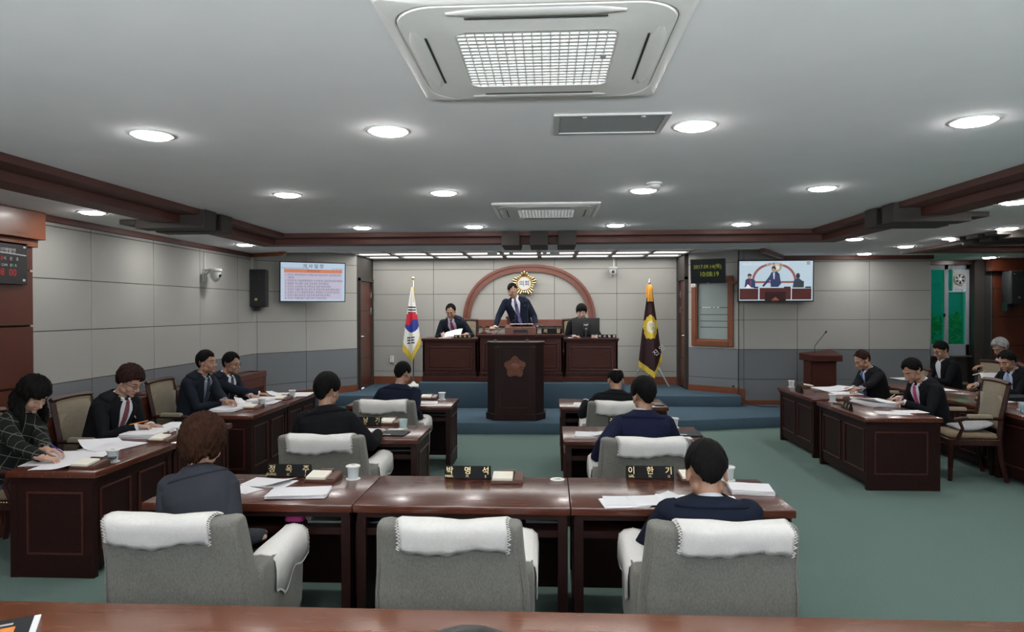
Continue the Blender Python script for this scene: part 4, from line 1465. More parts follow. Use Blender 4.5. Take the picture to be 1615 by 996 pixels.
# left television with the agenda
d = Vector((1.25, 1.55, 0)).normalized()
pL, pR = at(441, 443, Y=10.98), at(545, 446, Y=11.52)
xd = (pR - pL); w_ = xd.length; c = (pL + pR) / 2
t, M = screen('wall_television', 'television on the left fabric wall showing a white page with an orange heading bar', c, w_ * .995, .665, (xd.x, xd.y, 0), 0.06)
w2, h2 = w_ / 2 - .016, .318
quad('screen', [(-w2, -h2), (w2, -h2), (w2, h2), (-w2, h2)], 0, emit('screen_pale_blue', (.52, .66, .80), .46), t, M)
quad('page_panel', [(-w2 * .90, -h2 * .91), (w2 * .92, -h2 * .91), (w2 * .92, h2 * .62), (-w2 * .90, h2 * .62)], .001, emit('page_lilac', (.56, .53, .66), .46), t, M)
quad('heading_bar', [(-w2 * .90, h2 * .48), (w2 * .92, h2 * .48), (w2 * .92, h2 * .66), (-w2 * .90, h2 * .66)], .002, emit('bar_orange', (.62, .22, .12), .5), t, M)
M_TXT = emit('screen_text_dark', (.10, .10, .16), .25)
TT = lambda x, y, z=.003: M @ Matrix.Translation((x, y, z))
text('page_title', '의 사 일 정', .075, TT(0, h2 * .82), M_TXT, t, .0003, bold=.0006)
text('heading_text', '부 의 안 건', .045, TT(0, h2 * .565), M_TXT, t, .0003)
text('page_note', '제245회 진안군의회 임시회 제2차 본회의', .026, TT(-w2 * .55, h2 * .70), M_TXT, t, .0003)
text('page_note', '2017. 9월 14일(목)', .024, TT(w2 * .76, h2 * .70), M_TXT, t, .0003)
agenda = ['1. 마이산 북부관광단지 유형조성사업(3차)의 공유재산관리', '    계획안', '2. 안천면 및 마을생태체험관 조성(변경) 공유재산변경계획안', '3. 매립장 처리센터 건립 공유재산 관리계획안',
          '4. 진안군 교교육원 및 유영조성 일부개정조례안', '5. 진안군 식품진흥기금 설치 및 운영조례 일부개정조례안', '6. 진안군 CCTV 통합관제센터 관제업무 민간위탁 동의안', '7. 진안군 출산장려금 지급조례 일부개정조례안', '8. 진안군 마을만들기 설치·관리 지원조례안']
for i, s_ in enumerate(agenda):
    text('agenda_line', s_, .041, TT(-w2 * .87, h2 * (.36 - i * .152)), M_TXT, t, .0003, align='LEFT', aspect=.93)

# right television with the live picture of the platform
c = at(1223.5, 442.5, Y=11.90)
W_, H_ = 115 * 11.9 / 1077, 65 * 11.9 / 1077
t, M = screen('wall_television', 'television on the right fabric wall showing the platform with the standing man', c, W_, H_, (1, 0, 0), 0.03)
sx, sy = W_ / 115, W_ / 115
E_ = lambda n, c, s=.7: emit('picture_' + n, c, s * .62)


def pq(name, pts, z, m):
    """polygon in screen pixels of the photograph"""
    return quad(name, [((x - 1223.5) * sx, (442.5 - y) * sy) for x, y in pts][::-1], z, m, t, M, .0005)


R4 = lambda a, b_, c_, e: [(a, b_), (c_, b_), (c_, e), (a, e)]
pq('screen', R4(1168, 412, 1279.5, 473), 0, E_('wall', (.50, .63, .72), .8))
arc = [(1223.5 - 6 + 33 * math.cos(a), 442 - 27 * math.sin(a) ** .9) for a in np.linspace(0, PI, 24)]
arc = [(1221 + 34 * math.cos(a), 445.5 - 31 * abs(math.sin(a)) ** .85) for a in np.linspace(0, PI, 28)]
ari = [(1221 + 30.5 * math.cos(a), 445.5 - 27.5 * abs(math.sin(a)) ** .85) for a in np.linspace(PI, 0, 28)]
for k in range(27):
    pass
mb = MB()
for k in range(27):
    a0, a1, b1, b0 = arc[k], arc[k + 1], ari[26 - k], ari[27 - k]
    mb.prism([((x - 1223.5) * sx, (442.5 - y) * sy) for x, y in (a0, a1, b1, b0)], .0006, .0011, 0, M)
build('picture_arch', mb, E_('arch', (.30, .09, .08), .8), t)
pq('picture_arch_base', R4(1187, 443, 1255, 446), .0006, E_('arch', (.30, .09, .08), .8))
pq('picture_emblem', [(1223.5 - 0 + 2 + 6.5 * math.cos(a) * (1 + .12 * math.cos(5 * a)), 422 + 6.5 * math.sin(a)) for a in np.linspace(0, 2 * PI, 20, endpoint=False)], .0012, E_('gold', (.45, .38, .20)))
pq('picture_emblem_disc', [(1225.5 + 3.6 * math.cos(a), 422 + 3.6 * math.sin(a)) for a in np.linspace(0, 2 * PI, 16, endpoint=False)], .0018, E_('disc', (.7, .72, .74), .8))
pq('picture_camera', R4(1270, 411.5, 1275, 418), .0012, E_('cam', (.35, .37, .4)))
dk = E_('desk', (.10, .025, .022), .6)
for a, b_ in ((1168.5, 1197), (1199, 1246.5), (1248, 1277.5)):
    pq('picture_desk', R4(a, 454.5 if a != 1199 else 453.5, b_, 471.5), .0012, dk)
pq('picture_lectern', R4(1207, 459.5, 1239, 473), .0018, E_('lect', (.035, .012, .012), .6))
pq('picture_crest', [(1216.5, 473), (1223, 467), (1229.5, 473)], .0024, E_('crest', (.28, .08, .05), .7))
nv, sk, hr = E_('navy', (.03, .05, .14), .7), E_('skin', (.42, .25, .20), .8), E_('hair', (.03, .03, .04), .5)
pq('picture_standing_man', [(1203, 450), (1214, 435), (1217, 429), (1225, 428), (1229, 432), (1231.5, 447), (1227, 452), (1216, 452), (1215, 441), (1205, 452)], .0018, nv)
pq('picture_standing_head', [(1219.5 + 2.8 * math.cos(a), 424.5 + 3.8 * math.sin(a)) for a in np.linspace(0, 2 * PI, 14, endpoint=False)], .0024, sk)
pq('picture_standing_hair', [(1217, 424), (1217.5, 420.5), (1221, 419.5), (1223.5, 422), (1223, 426), (1220.5, 422.8)], .003, hr)
pq('picture_shirt', [(1219, 430), (1222, 429.5), (1221.5, 440), (1220, 440)], .0024, E_('shirt', (.6, .62, .66), .8))
pq('picture_left_man', [(1176, 452), (1177.5, 441), (1181, 438.5), (1187, 439), (1192, 442), (1192.5, 453)], .0018, nv)
pq('picture_left_head', [(1183.5 + 2.6 * math.cos(a), 436 + 3.6 * math.sin(a)) for a in np.linspace(0, 2 * PI, 14, endpoint=False)], .0024, sk)
pq('picture_left_hair', [(1180.5, 436), (1180.6, 432.5), (1183.5, 431), (1186.6, 432.8), (1186.6, 436), (1183.5, 433.8)], .003, hr)
pq('picture_tie', [(1184, 442), (1186, 442), (1186, 450), (1184.5, 450)], .0024, E_('tie', (.35, .05, .10), .8))
pq('picture_papers', [(1177, 453.5), (1181, 447.5), (1187, 453.5)], .003, E_('paper', (.75, .78, .8), .9))
pq('picture_monitor_man', [(1249, 453), (1251, 442), (1254.5, 439), (1259, 439), (1264, 443), (1265, 453)], .0018, nv)
pq('picture_monitor_head', [(1257 + 3.1 * math.cos(a), 435 + 4.3 * math.sin(a)) for a in np.linspace(0, 2 * PI, 14, endpoint=False)], .0024, hr)
pq('picture_monitor', R4(1252.5, 443, 1266, 453), .003, E_('mon', (.04, .06, .06), .6))
for a, b_ in ((1190, 1197), (1236, 1246), (1268, 1277)):
    pq('picture_plates', R4(a, 451.5, b_, 454), .0024, E_('plate', (.03, .04, .05), .6))
text('picture_caption', '제245회 진안군의회 임시회 제2차 본회의', .046, M @ Matrix.Translation(((1208 - 1223.5) * sx, (417 - 0 - 442.5) * -sy, .0015)), E_('white_text', (.72, .76, .78), .9), t, .0003)

# clock monitor
cc = at(1115.5, 427.5, Y=11.75)
pL, pR = at(1089, 428, Y=11.88), at(1144, 427, Y=11.66)
xd = pR - pL
t, M = screen('clock_monitor', 'black monitor with green date and time digits above the inner window', (pL + pR) / 2, xd.length * 1.0, .415, (xd.x, xd.y, 0), .14)
t['category'] = 'monitor'
M_GRN = emit('green_digits', (.40, .44, .06), .26)
quad('screen', [(-xd.length / 2 + .014, -.193), (xd.length / 2 - .014, -.193), (xd.length / 2 - .014, .193), (-xd.length / 2 + .014, .193)], 0, emit('dark_screen', (.006, .010, .011), .3), t, M)
text('date_digits', '2017.09.14(목)', .088, M @ Matrix.Translation((-.005, .075, .001)), M_GRN, t, .0003, aspect=.88)
text('time_digits', '10:08:19', .115, M @ Matrix.Translation((.022, -.052, .001)), M_GRN, t, .0003, aspect=.82)
build('wall_arm', MB().box(-.03, .03, .02, .32, -.05, .05), M_BLACKM, t)
build('maker_badge', MB().box(-.02, .02, -.201, -.197, .004, .006, 0, M), M_GPLAST, t)

q = at(1094, 450, Y=12.35)
t = thing('wall_switch', 'small white switch box on the angled wall under the clock monitor', 'switch', tuple(q), -math.atan2(.57, .74))
build('switch_body', MB().box(-.045, .045, -.02, .02, -.03, .03), M_WPLAST, t, bevel=.004)
build('switch_key', MB().box(-.02, .02, -.024, -.02, -.015, .015), M_GPLAST, t)
# wooden rail from the inner window to the television
strip('trim_10', (3.16, 12.13), (3.32, 12.0), .03, 2.26, 2.30, M_ORANGE)
q = at(618, 566, Y=13.46)
t = thing('wall_socket', 'small cream wall socket on the wall left of the platform desk', 'socket', tuple(q))
build('socket_plate', MB().box(-.035, .035, -.012, .02, -.065, .065), M_WPLAST, t, bevel=.004)
for z in (-.03, .03):
    build('socket_hole', MB().lathe([(.016, 0), (.016, .002)], 14, 0, Matrix.Translation((0, -.0125, z)) @ Matrix.Rotation(PI / 2, 4, 'X')), M_GPLAST, t)
q = at(1158, 608, Y=12.12)
t = thing('wall_socket', 'socket low on the angled wall with a black cable plugged in', 'socket', tuple(q), -math.atan2(.57, .74))
build('socket_plate', MB().box(-.05, .05, -.014, .02, -.03, .03), M_WPLAST, t, bevel=.004)
build('plug', MB().box(-.02, .02, -.05, -.014, -.018, .012), M_BLACK, t, bevel=.004)
cp = [at(1156, 611, Y=12.0), at(1160, 617, Y=11.95), at(1170, 628, Y=11.85)] + [at(x, y, Z=.175) for x, y in ((1183, 638), (1200, 640.5), (1228, 641))]
P0 = cp[0]
t = thing('power_cable', 'black cable running from the low socket down to the blue carpet', 'cable', tuple(P0))
build('cord', MB().tube([tuple(p - P0) for p in cp], .007, 6), M_BLACK, t, smooth=3)

# loudspeakers, cameras, conduits


def speaker(label, loc, rz):
    t = thing('wall_speaker', label, 'loudspeaker', loc, rz, 'black loudspeakers on the walls')
    mb = MB().prism([(-.15, 0), (.15, 0), (.12, .26), (-.12, .26)], -.30, .30)
    build('cabinet', mb, M_BLACKM, t, bevel=.012, smooth=.7)
    build('front_grille', MB().prism([(-.142, -.012), (.142, -.012), (.142, .0), (-.142, .0)], -.285, .285), mat('speaker_grille', (.016, .017, .019), .75, .4, 300), t, bevel=.004)
    build('brand_plate', MB().box(-.02, .02, -.015, -.011, -.20, -.16), M_BRASS, t)
    for x, z in ((-.06, .15), (-.09, .24), (.05, .14)):
        build('screw', MB().ell((x, -.013, z), .006, 8, 6), M_CHROME, t)
    mb = MB().box(-.05, .03, .05, .14, -.36, -.30).box(-.14, -.10, .10, .24, -.42, -.28).box(-.14, .0, .12, .16, -.36, -.32)
    build('bracket', mb, M_BLACK, t, bevel=.003)
    return t


q = at(404, 454, Y=10.62)
speaker('black loudspeaker on the left wall next to the television', tuple(q), .12)
q = at(1607, 453, Y=12.68)
speaker('black loudspeaker on the red wooden wall at the right edge', tuple(q), .1)
for px, y0, y1, Y_, l in ((398, 405, 428, 10.66, 'thin pale cable duct above the left loudspeaker'), (466.5, 395, 411, 11.45, 'thin pale cable duct above the left television')):
    a, b_ = at(px, y0, Y=Y_), at(px, y1, Y=Y_)
    tag(build('cable_duct', MB().box(a.x - .017, a.x + .017, Y_ - .01, Y_ + .012, b_.z, a.z + .02), M_GPLAST), l, 'cable duct', 'pale cable ducts')


def ptz(label, loc, rz):
    t = thing('dome_camera', label, 'camera', loc, rz, 'small wall mounted cameras')
    build('wall_plate', MB().box(-.04, .04, .0, .02, -.10, .08), M_GPLAST, t, bevel=.004)
    build('bracket_arm', MB().box(-.02, .02, -.12, .01, .045, .075).tube([(0, .0, -.03), (0, -.06, .04)], .012, 8), M_GPLAST, t, bevel=.002)
    build('camera_cap', MB().lathe([(.02, .085), (.085, .08), (.085, .05), (.07, .045)], 24, cy=-.15), M_GPLAST, t, smooth=.7)
    o = build('camera_body', MB().lathe([(.068, .046), (.070, .0), (.062, -.04), (.045, -.075), (.02, -.095), (.001, -.10)], 24, cy=-.15), M_GPLAST, t, smooth=.9)
    build('lens', MB().ell((0, -.205, -.01), .030, 14, 10), M_BLACK, t, smooth=3)
    return t


q = at(323, 433, X=XL + .03)
tt = ptz('silver dome camera on a bracket on the left fabric wall', tuple(q), PI / 2 + .0)
build('cable', MB().tube([(0, .005, .08), (0, .005, .30)], .012, 8), M_GPLAST, tt)
q = at(965.5, 428, Y=13.47)
tt = ptz('small grey camera on the rear wall right of the arch', tuple(q), 0)
build('cable', MB().tube([(.03, .0, .08), (.03, .0, .42)], .014, 8), M_WPLAST, tt)

# black notice board with red and green figures on the wooden wall at the left
q0 = at(42, 412, X=XL + .07)
t = thing('display_board', 'black board with small red and green digits on the left wooden wall', 'display board', (XL + .045, q0.y, 2.24))
build('board_panel', MB().box(0, .035, -.95, 0, -.185, .185), M_BLACK, t, bevel=.004)
Mb = Matrix(((0, 0, 1, .0355), (1, 0, 0, 0), (0, 1, 0, 0), (0, 0, 0, 1)))
R_ = emit('red_digits', (.75, .03, .02), .25); G_ = emit('green_led', (.02, .35, .12), .6); W_t = mat('pale_print', (.5, .5, .5), .6, .05)
text('board_title', '의사진행발언', .045, Mb @ Matrix.Translation((-.26, .105, 0)), W_t, t)
P_ = np.zeros((2, 16, 3))
mb = MB()
for j in range(15):
    u0, u1 = -.95 + j * .062, -.95 + (j + 1) * .062
    zf = lambda u: .078 + .010 * math.cos((u + .5) * 4)
    mb.prism([(u0, zf(u0) - .004), (u1, zf(u1) - .004), (u1, zf(u1) + .004), (u0, zf(u0) + .004)], 0, .002, 0, Mb)
build('board_line', mb, W_t, t)
text('board_label', '발언    시    분    초', .034, Mb @ Matrix.Translation((-.24, .035, 0)), W_t, t)
text('board_label', 'CAM   분   초', .030, Mb @ Matrix.Translation((-.21, -.022, 0)), W_t, t)
text('board_digits', '8 8 8', .05, Mb @ Matrix.Translation((-.33, .035, 0)), R_, t)
text('board_digits', '08  00', .085, Mb @ Matrix.Translation((-.24, -.085, 0)), R_, t)
text('board_digits', '0', .03, Mb @ Matrix.Translation((-.17, -.022, 0)), G_, t)
build('board_logo', MB().box(-.05, -.025, .14, .155, 0, .001, 0, Mb).box(-.06, -.03, -.155, -.135, 0, .001, 0, Mb), W_t, t)

# ventilator in the bay window
t = thing('window_fan', 'round grey ventilator fan in a white square plate at the top of the bay window', 'fan', (7.765, 13.35, 2.37))
build('fan_plate', MB().box(-.125, .125, 0, .04, -.20, .17), M_GPLAST, t, bevel=.01)
Mf = Matrix.Rotation(PI / 2, 4, 'X')
build('fan_ring', MB().lathe([(.10, .0), (.112, .012), (.108, .03), (.095, .03), (.09, .0)], 32, 0, Mf), M_GPLAST, t, smooth=.8)
build('fan_back', MB().lathe([(.001, .001), (.095, .001), (.095, .004), (.001, .004)], 32, 0, Mf), M_BLACKM, t)
for k in range(6):
    a = k * PI / 3
    mb = MB().add([(0.02 * math.cos(a), -.012, .02 * math.sin(a)), (.088 * math.cos(a - .22), -.018, .088 * math.sin(a - .22)), (.088 * math.cos(a + .3), -.006, .088 * math.sin(a + .3)), (.02 * math.cos(a + .8), -.008, .02 * math.sin(a + .8))], [(0, 1, 2, 3)])
    build('fan_blade', mb, M_GPLAST, t, solid=.002)
build('fan_hub', MB().lathe([(.001, .03), (.026, .028), (.03, .004)], 20, 0, Mf), M_WPLAST, t, smooth=.8)

# ---------------------------------------------------------------- outside the bay window
M_LEAF = mat('green_leaves', (.30, .60, .10), .6, .4, 12)
t = thing('garden_tree', 'leafy green tree seen through the teal panes of the bay window', 'tree', (8.95, 15.8, -.2))
mb = MB()
r2 = np.random.RandomState(3)
for k in range(5200):
    a, b_ = r2.uniform(0, 2 * PI), r2.uniform(-1, 1)
    rr = r2.uniform(.6, 1) ** .5
    s_ = math.sqrt(1 - b_ * b_)
    c = np.array([1.0 * rr * s_ * math.cos(a) - .25, .8 * rr * s_ * math.sin(a), .95 + .95 * rr * b_])
    c += .12 * np.sin(c[[1, 2, 0]] * 9)
    u = r2.normal(size=3); u /= np.linalg.norm(u); w_ = np.cross(u, r2.normal(size=3)); w_ /= np.linalg.norm(w_)
    L = r2.uniform(.04, .07)
    mb.add([c - u * L, c + w_ * L * .45, c + u * L, c - w_ * L * .45], [(0, 1, 2, 3)])
build('crown', mb, M_LEAF, t)
build('trunk', MB().tube([(0, 0, -.2), (0, 0, 1.0)], [.08, .04], 10), mat('bark', (.08, .05, .03), .9, .3), t, smooth=3)
t = thing('neighbour_building', 'pale building wall with darker windows seen through the bay window', 'building', (11.2, 19.5, 0))
mb = MB().box(-5, 5, 0, .3, -.3, 5)
for z in (1.3, 2.5, 3.7): mb.box(-5, 5, -.05, 0, z, z + .05, 0)
build('facade', mb, mat('pale_facade', (.42, .50, .48), .9, .05), t)
for x in (-3.4, -1.6, .2, 2.2):
    for z in (1.6, 2.75):
        build('facade_window', MB().box(x, x + .9, -.03, .01, z, z + .85), mat('facade_glass', (.12, .20, .20), .3, .1), t)
tag(build('garden_ground', MB().box(3, 20, 13.7, 25, -.1, -.02), mat('garden_soil', (.10, .12, .07), .95, .3)), None, None, kind='structure')

# ---------------------------------------------------------------- flags
def flag_mesh(cx, cz, Y, outline, colour, mats, nr=150, nc=90, amp=.05, folds=3.2, phase=0.):
    """hanging flag cloth: outline(t)->(left px, right px, y px); colour(x px, y px)->material index"""
    k = Y / F
    P = np.zeros((nr, nc, 3)); px = np.zeros((nr, nc)); py = np.zeros((nr, nc))
    for i in range(nr):
        v = i / (nr - 1)
        for j in range(nc):
            u = j / (nc - 1)
            l, r, y = outline(v, u)
            x = l + (r - l) * u
            px[i, j], py[i, j] = x, y
            wd = (r - l) * k
            th = u * 2 * PI * folds / 2 + phase
            P[i, j] = ((x - cx) * k, -wd * .10 * math.cos(th) - .14 * wd * math.sin(u * PI), (cz - y) * k)
    f = []; m = []
    for i in range(nr - 1):
        for j in range(nc - 1):
            f.append((i * nc + j, i * nc + j + 1, (i + 1) * nc + j + 1, (i + 1) * nc + j))
            m.append(colour(px[i, j], py[i, j], i / (nr - 1), j / (nc - 1)))
    return P.reshape(-1, 3), f, m


def make_flag(name, label, cx, top, Y, outline, colour, mats, finial, poletop, standz, pole_px):
    c = at(cx, top, Y=Y)
    t = thing(name, label, 'flag', tuple(c))
    P, f, m = flag_mesh(cx, top, Y, outline, colour, mats)
    mb = MB().add(P, f); mb.m = m
    build('flag_cloth', mb, mats, t, solid=.004, smooth=3)
    zt = at(pole_px, poletop, Y=Y).z - c.z
    px_ = at(pole_px, poletop, Y=Y).x - c.x
    build('pole', MB().tube([(px_, .06, standz - c.z + .02), (px_, .06, zt)], .014, 12), M_CHROME, t, smooth=3)
    return t, c, px_, zt


FY = 13.0


def ol_kr(v, u):
    ytop = 455; yl, ym, yr = 553, 573, 541
    # bottom edge is a slack V
    yb = (yl + (ym - yl) * (u / .52) ** 1.0) if u < .52 else (ym + (yr - ym) * ((u - .52) / .48) ** .9)
    y = ytop + (yb - ytop) * v
    s_ = min(max((y - ytop) / 95, 0), 1)
    l = 648.5 - 14.0 * s_ ** .85 - (1.0 if y > 500 else 0) * 0
    r = 651.5 + 13.0 * s_ ** .9
    return l, r, y


def col_kr(x, y, v, u):
    # gold fringe on the lower border
    yb = ol_kr(1, u)[2]
    if y > yb - 13 + 1.0 * math.sin(u * 160): return 3
    cx_, cy_ = 649.3, 508
    ex, ey = (x - cx_) / 11.6, (y - cy_) / 16.3
    if ex * ex + ey * ey < 1:
        # red above right, blue below with the interlocking heads
        a = .45
        X = ex * math.cos(a) + ey * math.sin(a); Yv = -ex * math.sin(a) + ey * math.cos(a)
        if (X + .5) ** 2 + Yv ** 2 < .25: return 1
        if (X - .5) ** 2 + Yv ** 2 < .25: return 2
        return 1 if Yv < 0 else 2
    for k in range(3):
        yy = 484.2 + k * 4.2
        if abs(y - yy - (x - 649) * .06) < 1.15 and 643.2 < x < 655.4: return 4
        yy = 532.3 + k * 4.2
        if abs(y - yy + (x - 649) * .05) < 1.15 and 641.8 < x < 654.4 and abs(x - 648.1) > .7: return 4
    return 0


KM = [mat('flag_white', (.72, .72, .69), .8, .02), mat('flag_red', (.50, .012, .03), .7, .04), mat('flag_blue', (.015, .035, .25), .7, .04), mat('gold_fringe', (.62, .46, .05), .7, .25, 60, .6, 200), mat('flag_black', (.015, .015, .03), .8, .05)]
t, c, px_, zt = make_flag('national_flag', 'white flag with red and blue disc, gold fringed, on a pole left of the platform', 649, 455, FY, ol_kr, col_kr, KM, None, 440, .345, 650.5)
build('finial', MB().ell((px_, .06, zt + .02), .032, 18, 12).lathe([(.018, zt - .03), (.012, zt - .01)], 12, cx=px_, cy=.06), M_GOLD, t, smooth=3)
build('gold_cord', MB().ell((px_ - .01, .03, -.01), (.035, .035, .045), 12, 8).tube([(px_ + .02, 0, 0), (px_ + .035, -.02, -.12), (px_ + .03, -.03, -.25)], .006, 6), mat('gold_fringe', (.6, .5, .1)), t, smooth=3)
build('stand_base', MB().lathe([(.16, .345 - c.z), (.16, .365 - c.z), (.05, .40 - c.z), (.02, .44 - c.z)], 24, cx=px_, cy=.06), M_WPLAST, t, smooth=.7)


def ol_co(v, u):
    ytop = 458; yl, ym, yr = 583, 595, 566
    yb = (yl + (ym - yl) * (u / .62)) if u < .62 else (ym + (yr - ym) * ((u - .62) / .38))
    if u < .62: yb = 577 + (594 - 577) * (u / .62)
    y = ytop + (yb - ytop) * v
    s_ = min(max((y - ytop) / 112, 0), 1)
    l = 1022.5 - 15.8 * s_ ** .8
    r = 1028.5 + 16.5 * s_ ** .95
    return l, r, y


def col_co(x, y, v, u):
    yb = ol_co(1, u)[2]
    if y > yb - 10.5: return 1
    if u > .955 and y > 557: return 1
    cx_, cy_ = 1025.3, 515
    ex, ey = (x - cx_) / 11.5, (y - cy_) / 18.5
    r = math.hypot(ex, ey); a = math.atan2(ey, ex) + PI / 2
    if (x - 1026) ** 2 / 6.4 ** 2 + (y - 514) ** 2 / 9.2 ** 2 < 1: return 2
    R1 = .93 + .09 * abs(math.cos(6 * a)) + .06 * math.cos(5 * a)
    if r < R1:
        if r > .62 and abs(math.sin(14 * a)) < .22: return 3
        return 1
    return 0


CMt = [mat('flag_maroon', (.020, .003, .006), .8, .1), mat('gold_fringe', (.6, .5, .1)), mat('flag_cream', (.70, .68, .50), .8, .02), mat('flag_gold_dark', (.35, .22, .02), .7, .1)]
t, c, px_, zt = make_flag('council_flag', 'dark maroon flag with gold emblem and fringe on a tripod right of the platform', 1025, 458, FY, ol_co, col_co, CMt, None, 448, .345, 1025)
bpy.data.materials['gold_fringe'].node_tree.nodes['Principled BSDF'].inputs['Roughness'].default_value = .7
build('spear_finial', MB().lathe([(.006, zt - .03), (.018, zt + .0), (.016, zt + .05), (.002, zt + .11)], 14, cx=px_, cy=.06), M_CHROME, t, smooth=.8)
mb = MB().ell((px_, -.01, .02), (.06, .05, .10), 14, 10)
for k in range(9):
    a = k / 9 * 2 * PI
    mb.tube([(px_ + .03 * math.cos(a) - .01, -.04 + .02 * math.sin(a), .02), (px_ + .045 * math.cos(a) - .005, -.06 + .02 * math.sin(a), -.20)], .011, 6)
mb.tube([(px_ - .05, -.02, .10), (px_ - .07, -.02, 0), (px_ - .06, -.02, -.12)], .014, 8)
build('gold_tassel', mb, mat('orange_gold_tassel', (.68, .33, .04), .6, .15, 60, .4, 200), t, smooth=3)
kf = FY / F
Mt = Matrix.Translation((.012, -.105, -(514 - 458) * kf)) @ Matrix.Rotation(PI / 2, 4, 'X') @ Matrix.Rotation(-1.15, 4, 'Z')
text('emblem_lettering', '의회', .085, Mt, mat('emblem_ink', (.14, .09, .02), .8, .05), t, .0008)
Mt = Matrix.Translation((.155, -.10, -(551 - 458) * kf)) @ Matrix.Rotation(PI / 2, 4, 'X') @ Matrix.Rotation(.72, 4, 'Z')
text('flag_lettering', '진 안', .12, Mt, mat('flag_letter_white', (.6, .6, .6), .8, .02), t, .0008)
for a in (0, 2.1, 4.2):
    pass
for dx, dy_, px2, py2 in ((-1, -.1, 997, 599), (1, -.5, 1055, 609)):
    e = at(px2, py2, Z=.355) if dx < 0 else at(px2, py2, Z=.355)
    s0 = at(1025 + dx * 14, 578 if dx < 0 else 580, Y=FY - .05)
    build('tripod_leg', MB().tube([tuple(s0 - c), tuple(e - c)], .012, 8), M_WPLAST, t, smooth=3)
e = Vector((c.x + .02, FY + .22, .355))
build('tripod_leg', MB().tube([(px_, .06, .9 - c.z), tuple(e - c)], .012, 8), M_WPLAST, t, smooth=3)

# ================================================================== PEOPLE
def V3(*a): return Vector(a)


def torso_fn(P, N, R0, R1, secs, fwd_hint, bulge):
    """torso surface point(s, ang, off) along a curved spine from pelvis P to neck base N; R0, R1 right vectors"""
    P, N = Vector(P), Vector(N)
    mid = (P + N) / 2 + bulge
    ss = [q[0] for q in secs]; aa = [q[1] for q in secs]; bb = [q[2] for q in secs]

    def fn(s, ang, off=0.):
        t = s
        c = P * (1 - t) ** 2 + mid * 2 * t * (1 - t) + N * t * t
        tan = (P * (-2 * (1 - t)) + mid * (2 - 4 * t) + N * (2 * t)).normalized()
        r = (R0 * (1 - t) + R1 * t).normalized()
        r = (r - tan * r.dot(tan)).normalized()
        f = -r.cross(tan).normalized()
        if f.dot(fwd_hint) < 0 and abs(f.dot(fwd_hint)) > .2: f = -f
        a = float(np.interp(s, ss, aa)); b_ = float(np.interp(s, ss, bb))
        sa, ca = math.sin(ang), math.cos(ang)
        e = .82
        return c + r * ((a + off) * math.copysign(abs(sa) ** e, sa)) + f * ((b_ + off) * math.copysign(abs(ca) ** e, ca))
    return fn


def torso_mesh(mb, fn, s0, s1, off=0., n=28, m=22):
    P = np.array([[tuple(fn(s0 + (s1 - s0) * i / (m - 1), 2 * PI * j / n, off)) for j in range(n)] for i in range(m)])
    f = []
    for i in range(m - 1):
        for j in range(n):
            k = (j + 1) % n
            f.append((i * n + j, i * n + k, (i + 1) * n + k, (i + 1) * n + j))
    f.append(tuple(range(n - 1, -1, -1))); f.append(tuple((m - 1) * n + i for i in range(n)))
    mb.add(P.reshape(-1, 3), f)


def ik(S, W, l1, l2, hint):
    S, W = Vector(S), Vector(W)
    d = W - S; L = d.length
    mx = (l1 + l2) * .995
    if L > mx:
        W = S + d * (mx / L); d = W - S; L = mx
    L = max(L, abs(l1 - l2) + .02)
    a = (l1 * l1 - l2 * l2 + L * L) / (2 * L)
    h = math.sqrt(max(l1 * l1 - a * a, 0))
    u = d.normalized()
    p = (Vector(hint) - u * Vector(hint).dot(u)).normalized()
    return S + u * a + p * h, W


def hand(mb, W, d, n, side, curl=.5, k=1.0, pinch=False):
    """hand from wrist W, pointing d, back of the hand facing n; side=+1 thumb towards x axis (d x n)"""
    d = Vector(d).normalized(); n = Vector(n); n = (n - d * n.dot(d)).normalized()
    x = d.cross(n).normalized() * side          # towards the thumb
    pts = lambda u, v, w_: W + d * (u * k) + x * (v * k) + n * (w_ * k)
    M = Matrix.Identity(4)
    c = pts(.050, 0, 0)
    for i in range(3):
        M[i][0] = d[i]; M[i][1] = x[i]; M[i][2] = n[i]; M[i][3] = c[i]
    mb.ell((0, 0, 0), (.056 * k, .043 * k, .0165 * k), 16, 10, 0, M)
    mb.ell((.012 * k, 0, .001 * k), (.042 * k, .041 * k, .0165 * k), 16, 10, 0, M)
    mb.tube([W - d * .04 * k, W + d * .02 * k, pts(.05, 0, 0)], [.027 * k, .026 * k, .024 * k], 12, sy=.72, up=n)
    L = [.066, .076, .071, .056]
    for i in range(4):
        v = .031 - i * .0207
        p = pts(.088 - abs(i - 1.2) * .004, v, -.001)
        cu = curl * (1 + .12 * i) if not pinch else (curl * (.8 + .35 * i))
        ang = .15
        ch = [tuple(p)]
        sp = (.10 - i * .06) * (1 - curl * .6)
        for seg, fr in enumerate((.45, .32, .23)):
            ang += cu * (.65 if seg == 0 else .8)
            dirv = (d * math.cos(ang) + x * sp * math.cos(ang)) - n * math.sin(ang)
            p = p + dirv.normalized() * (L[i] * fr * k)
            ch.append(tuple(p))
        mb.tube([tuple(pts(.055, v * .9, 0))] + ch, [.0085 * k, .0092 * k, .0086 * k, .008 * k, .0068 * k], 8)
    a0 = pts(.022, .028, -.006); a1 = pts(.050, .056, -.014); a2 = pts(.080, .060 - curl * .012, -.024 - curl * .008); a3 = pts(.100, .052 - curl * .02, -.032 - curl * .012)
    mb.tube([tuple(a0), tuple(a1), tuple(a2), tuple(a3)], [.015 * k, .0122 * k, .0102 * k, .008 * k], 8)


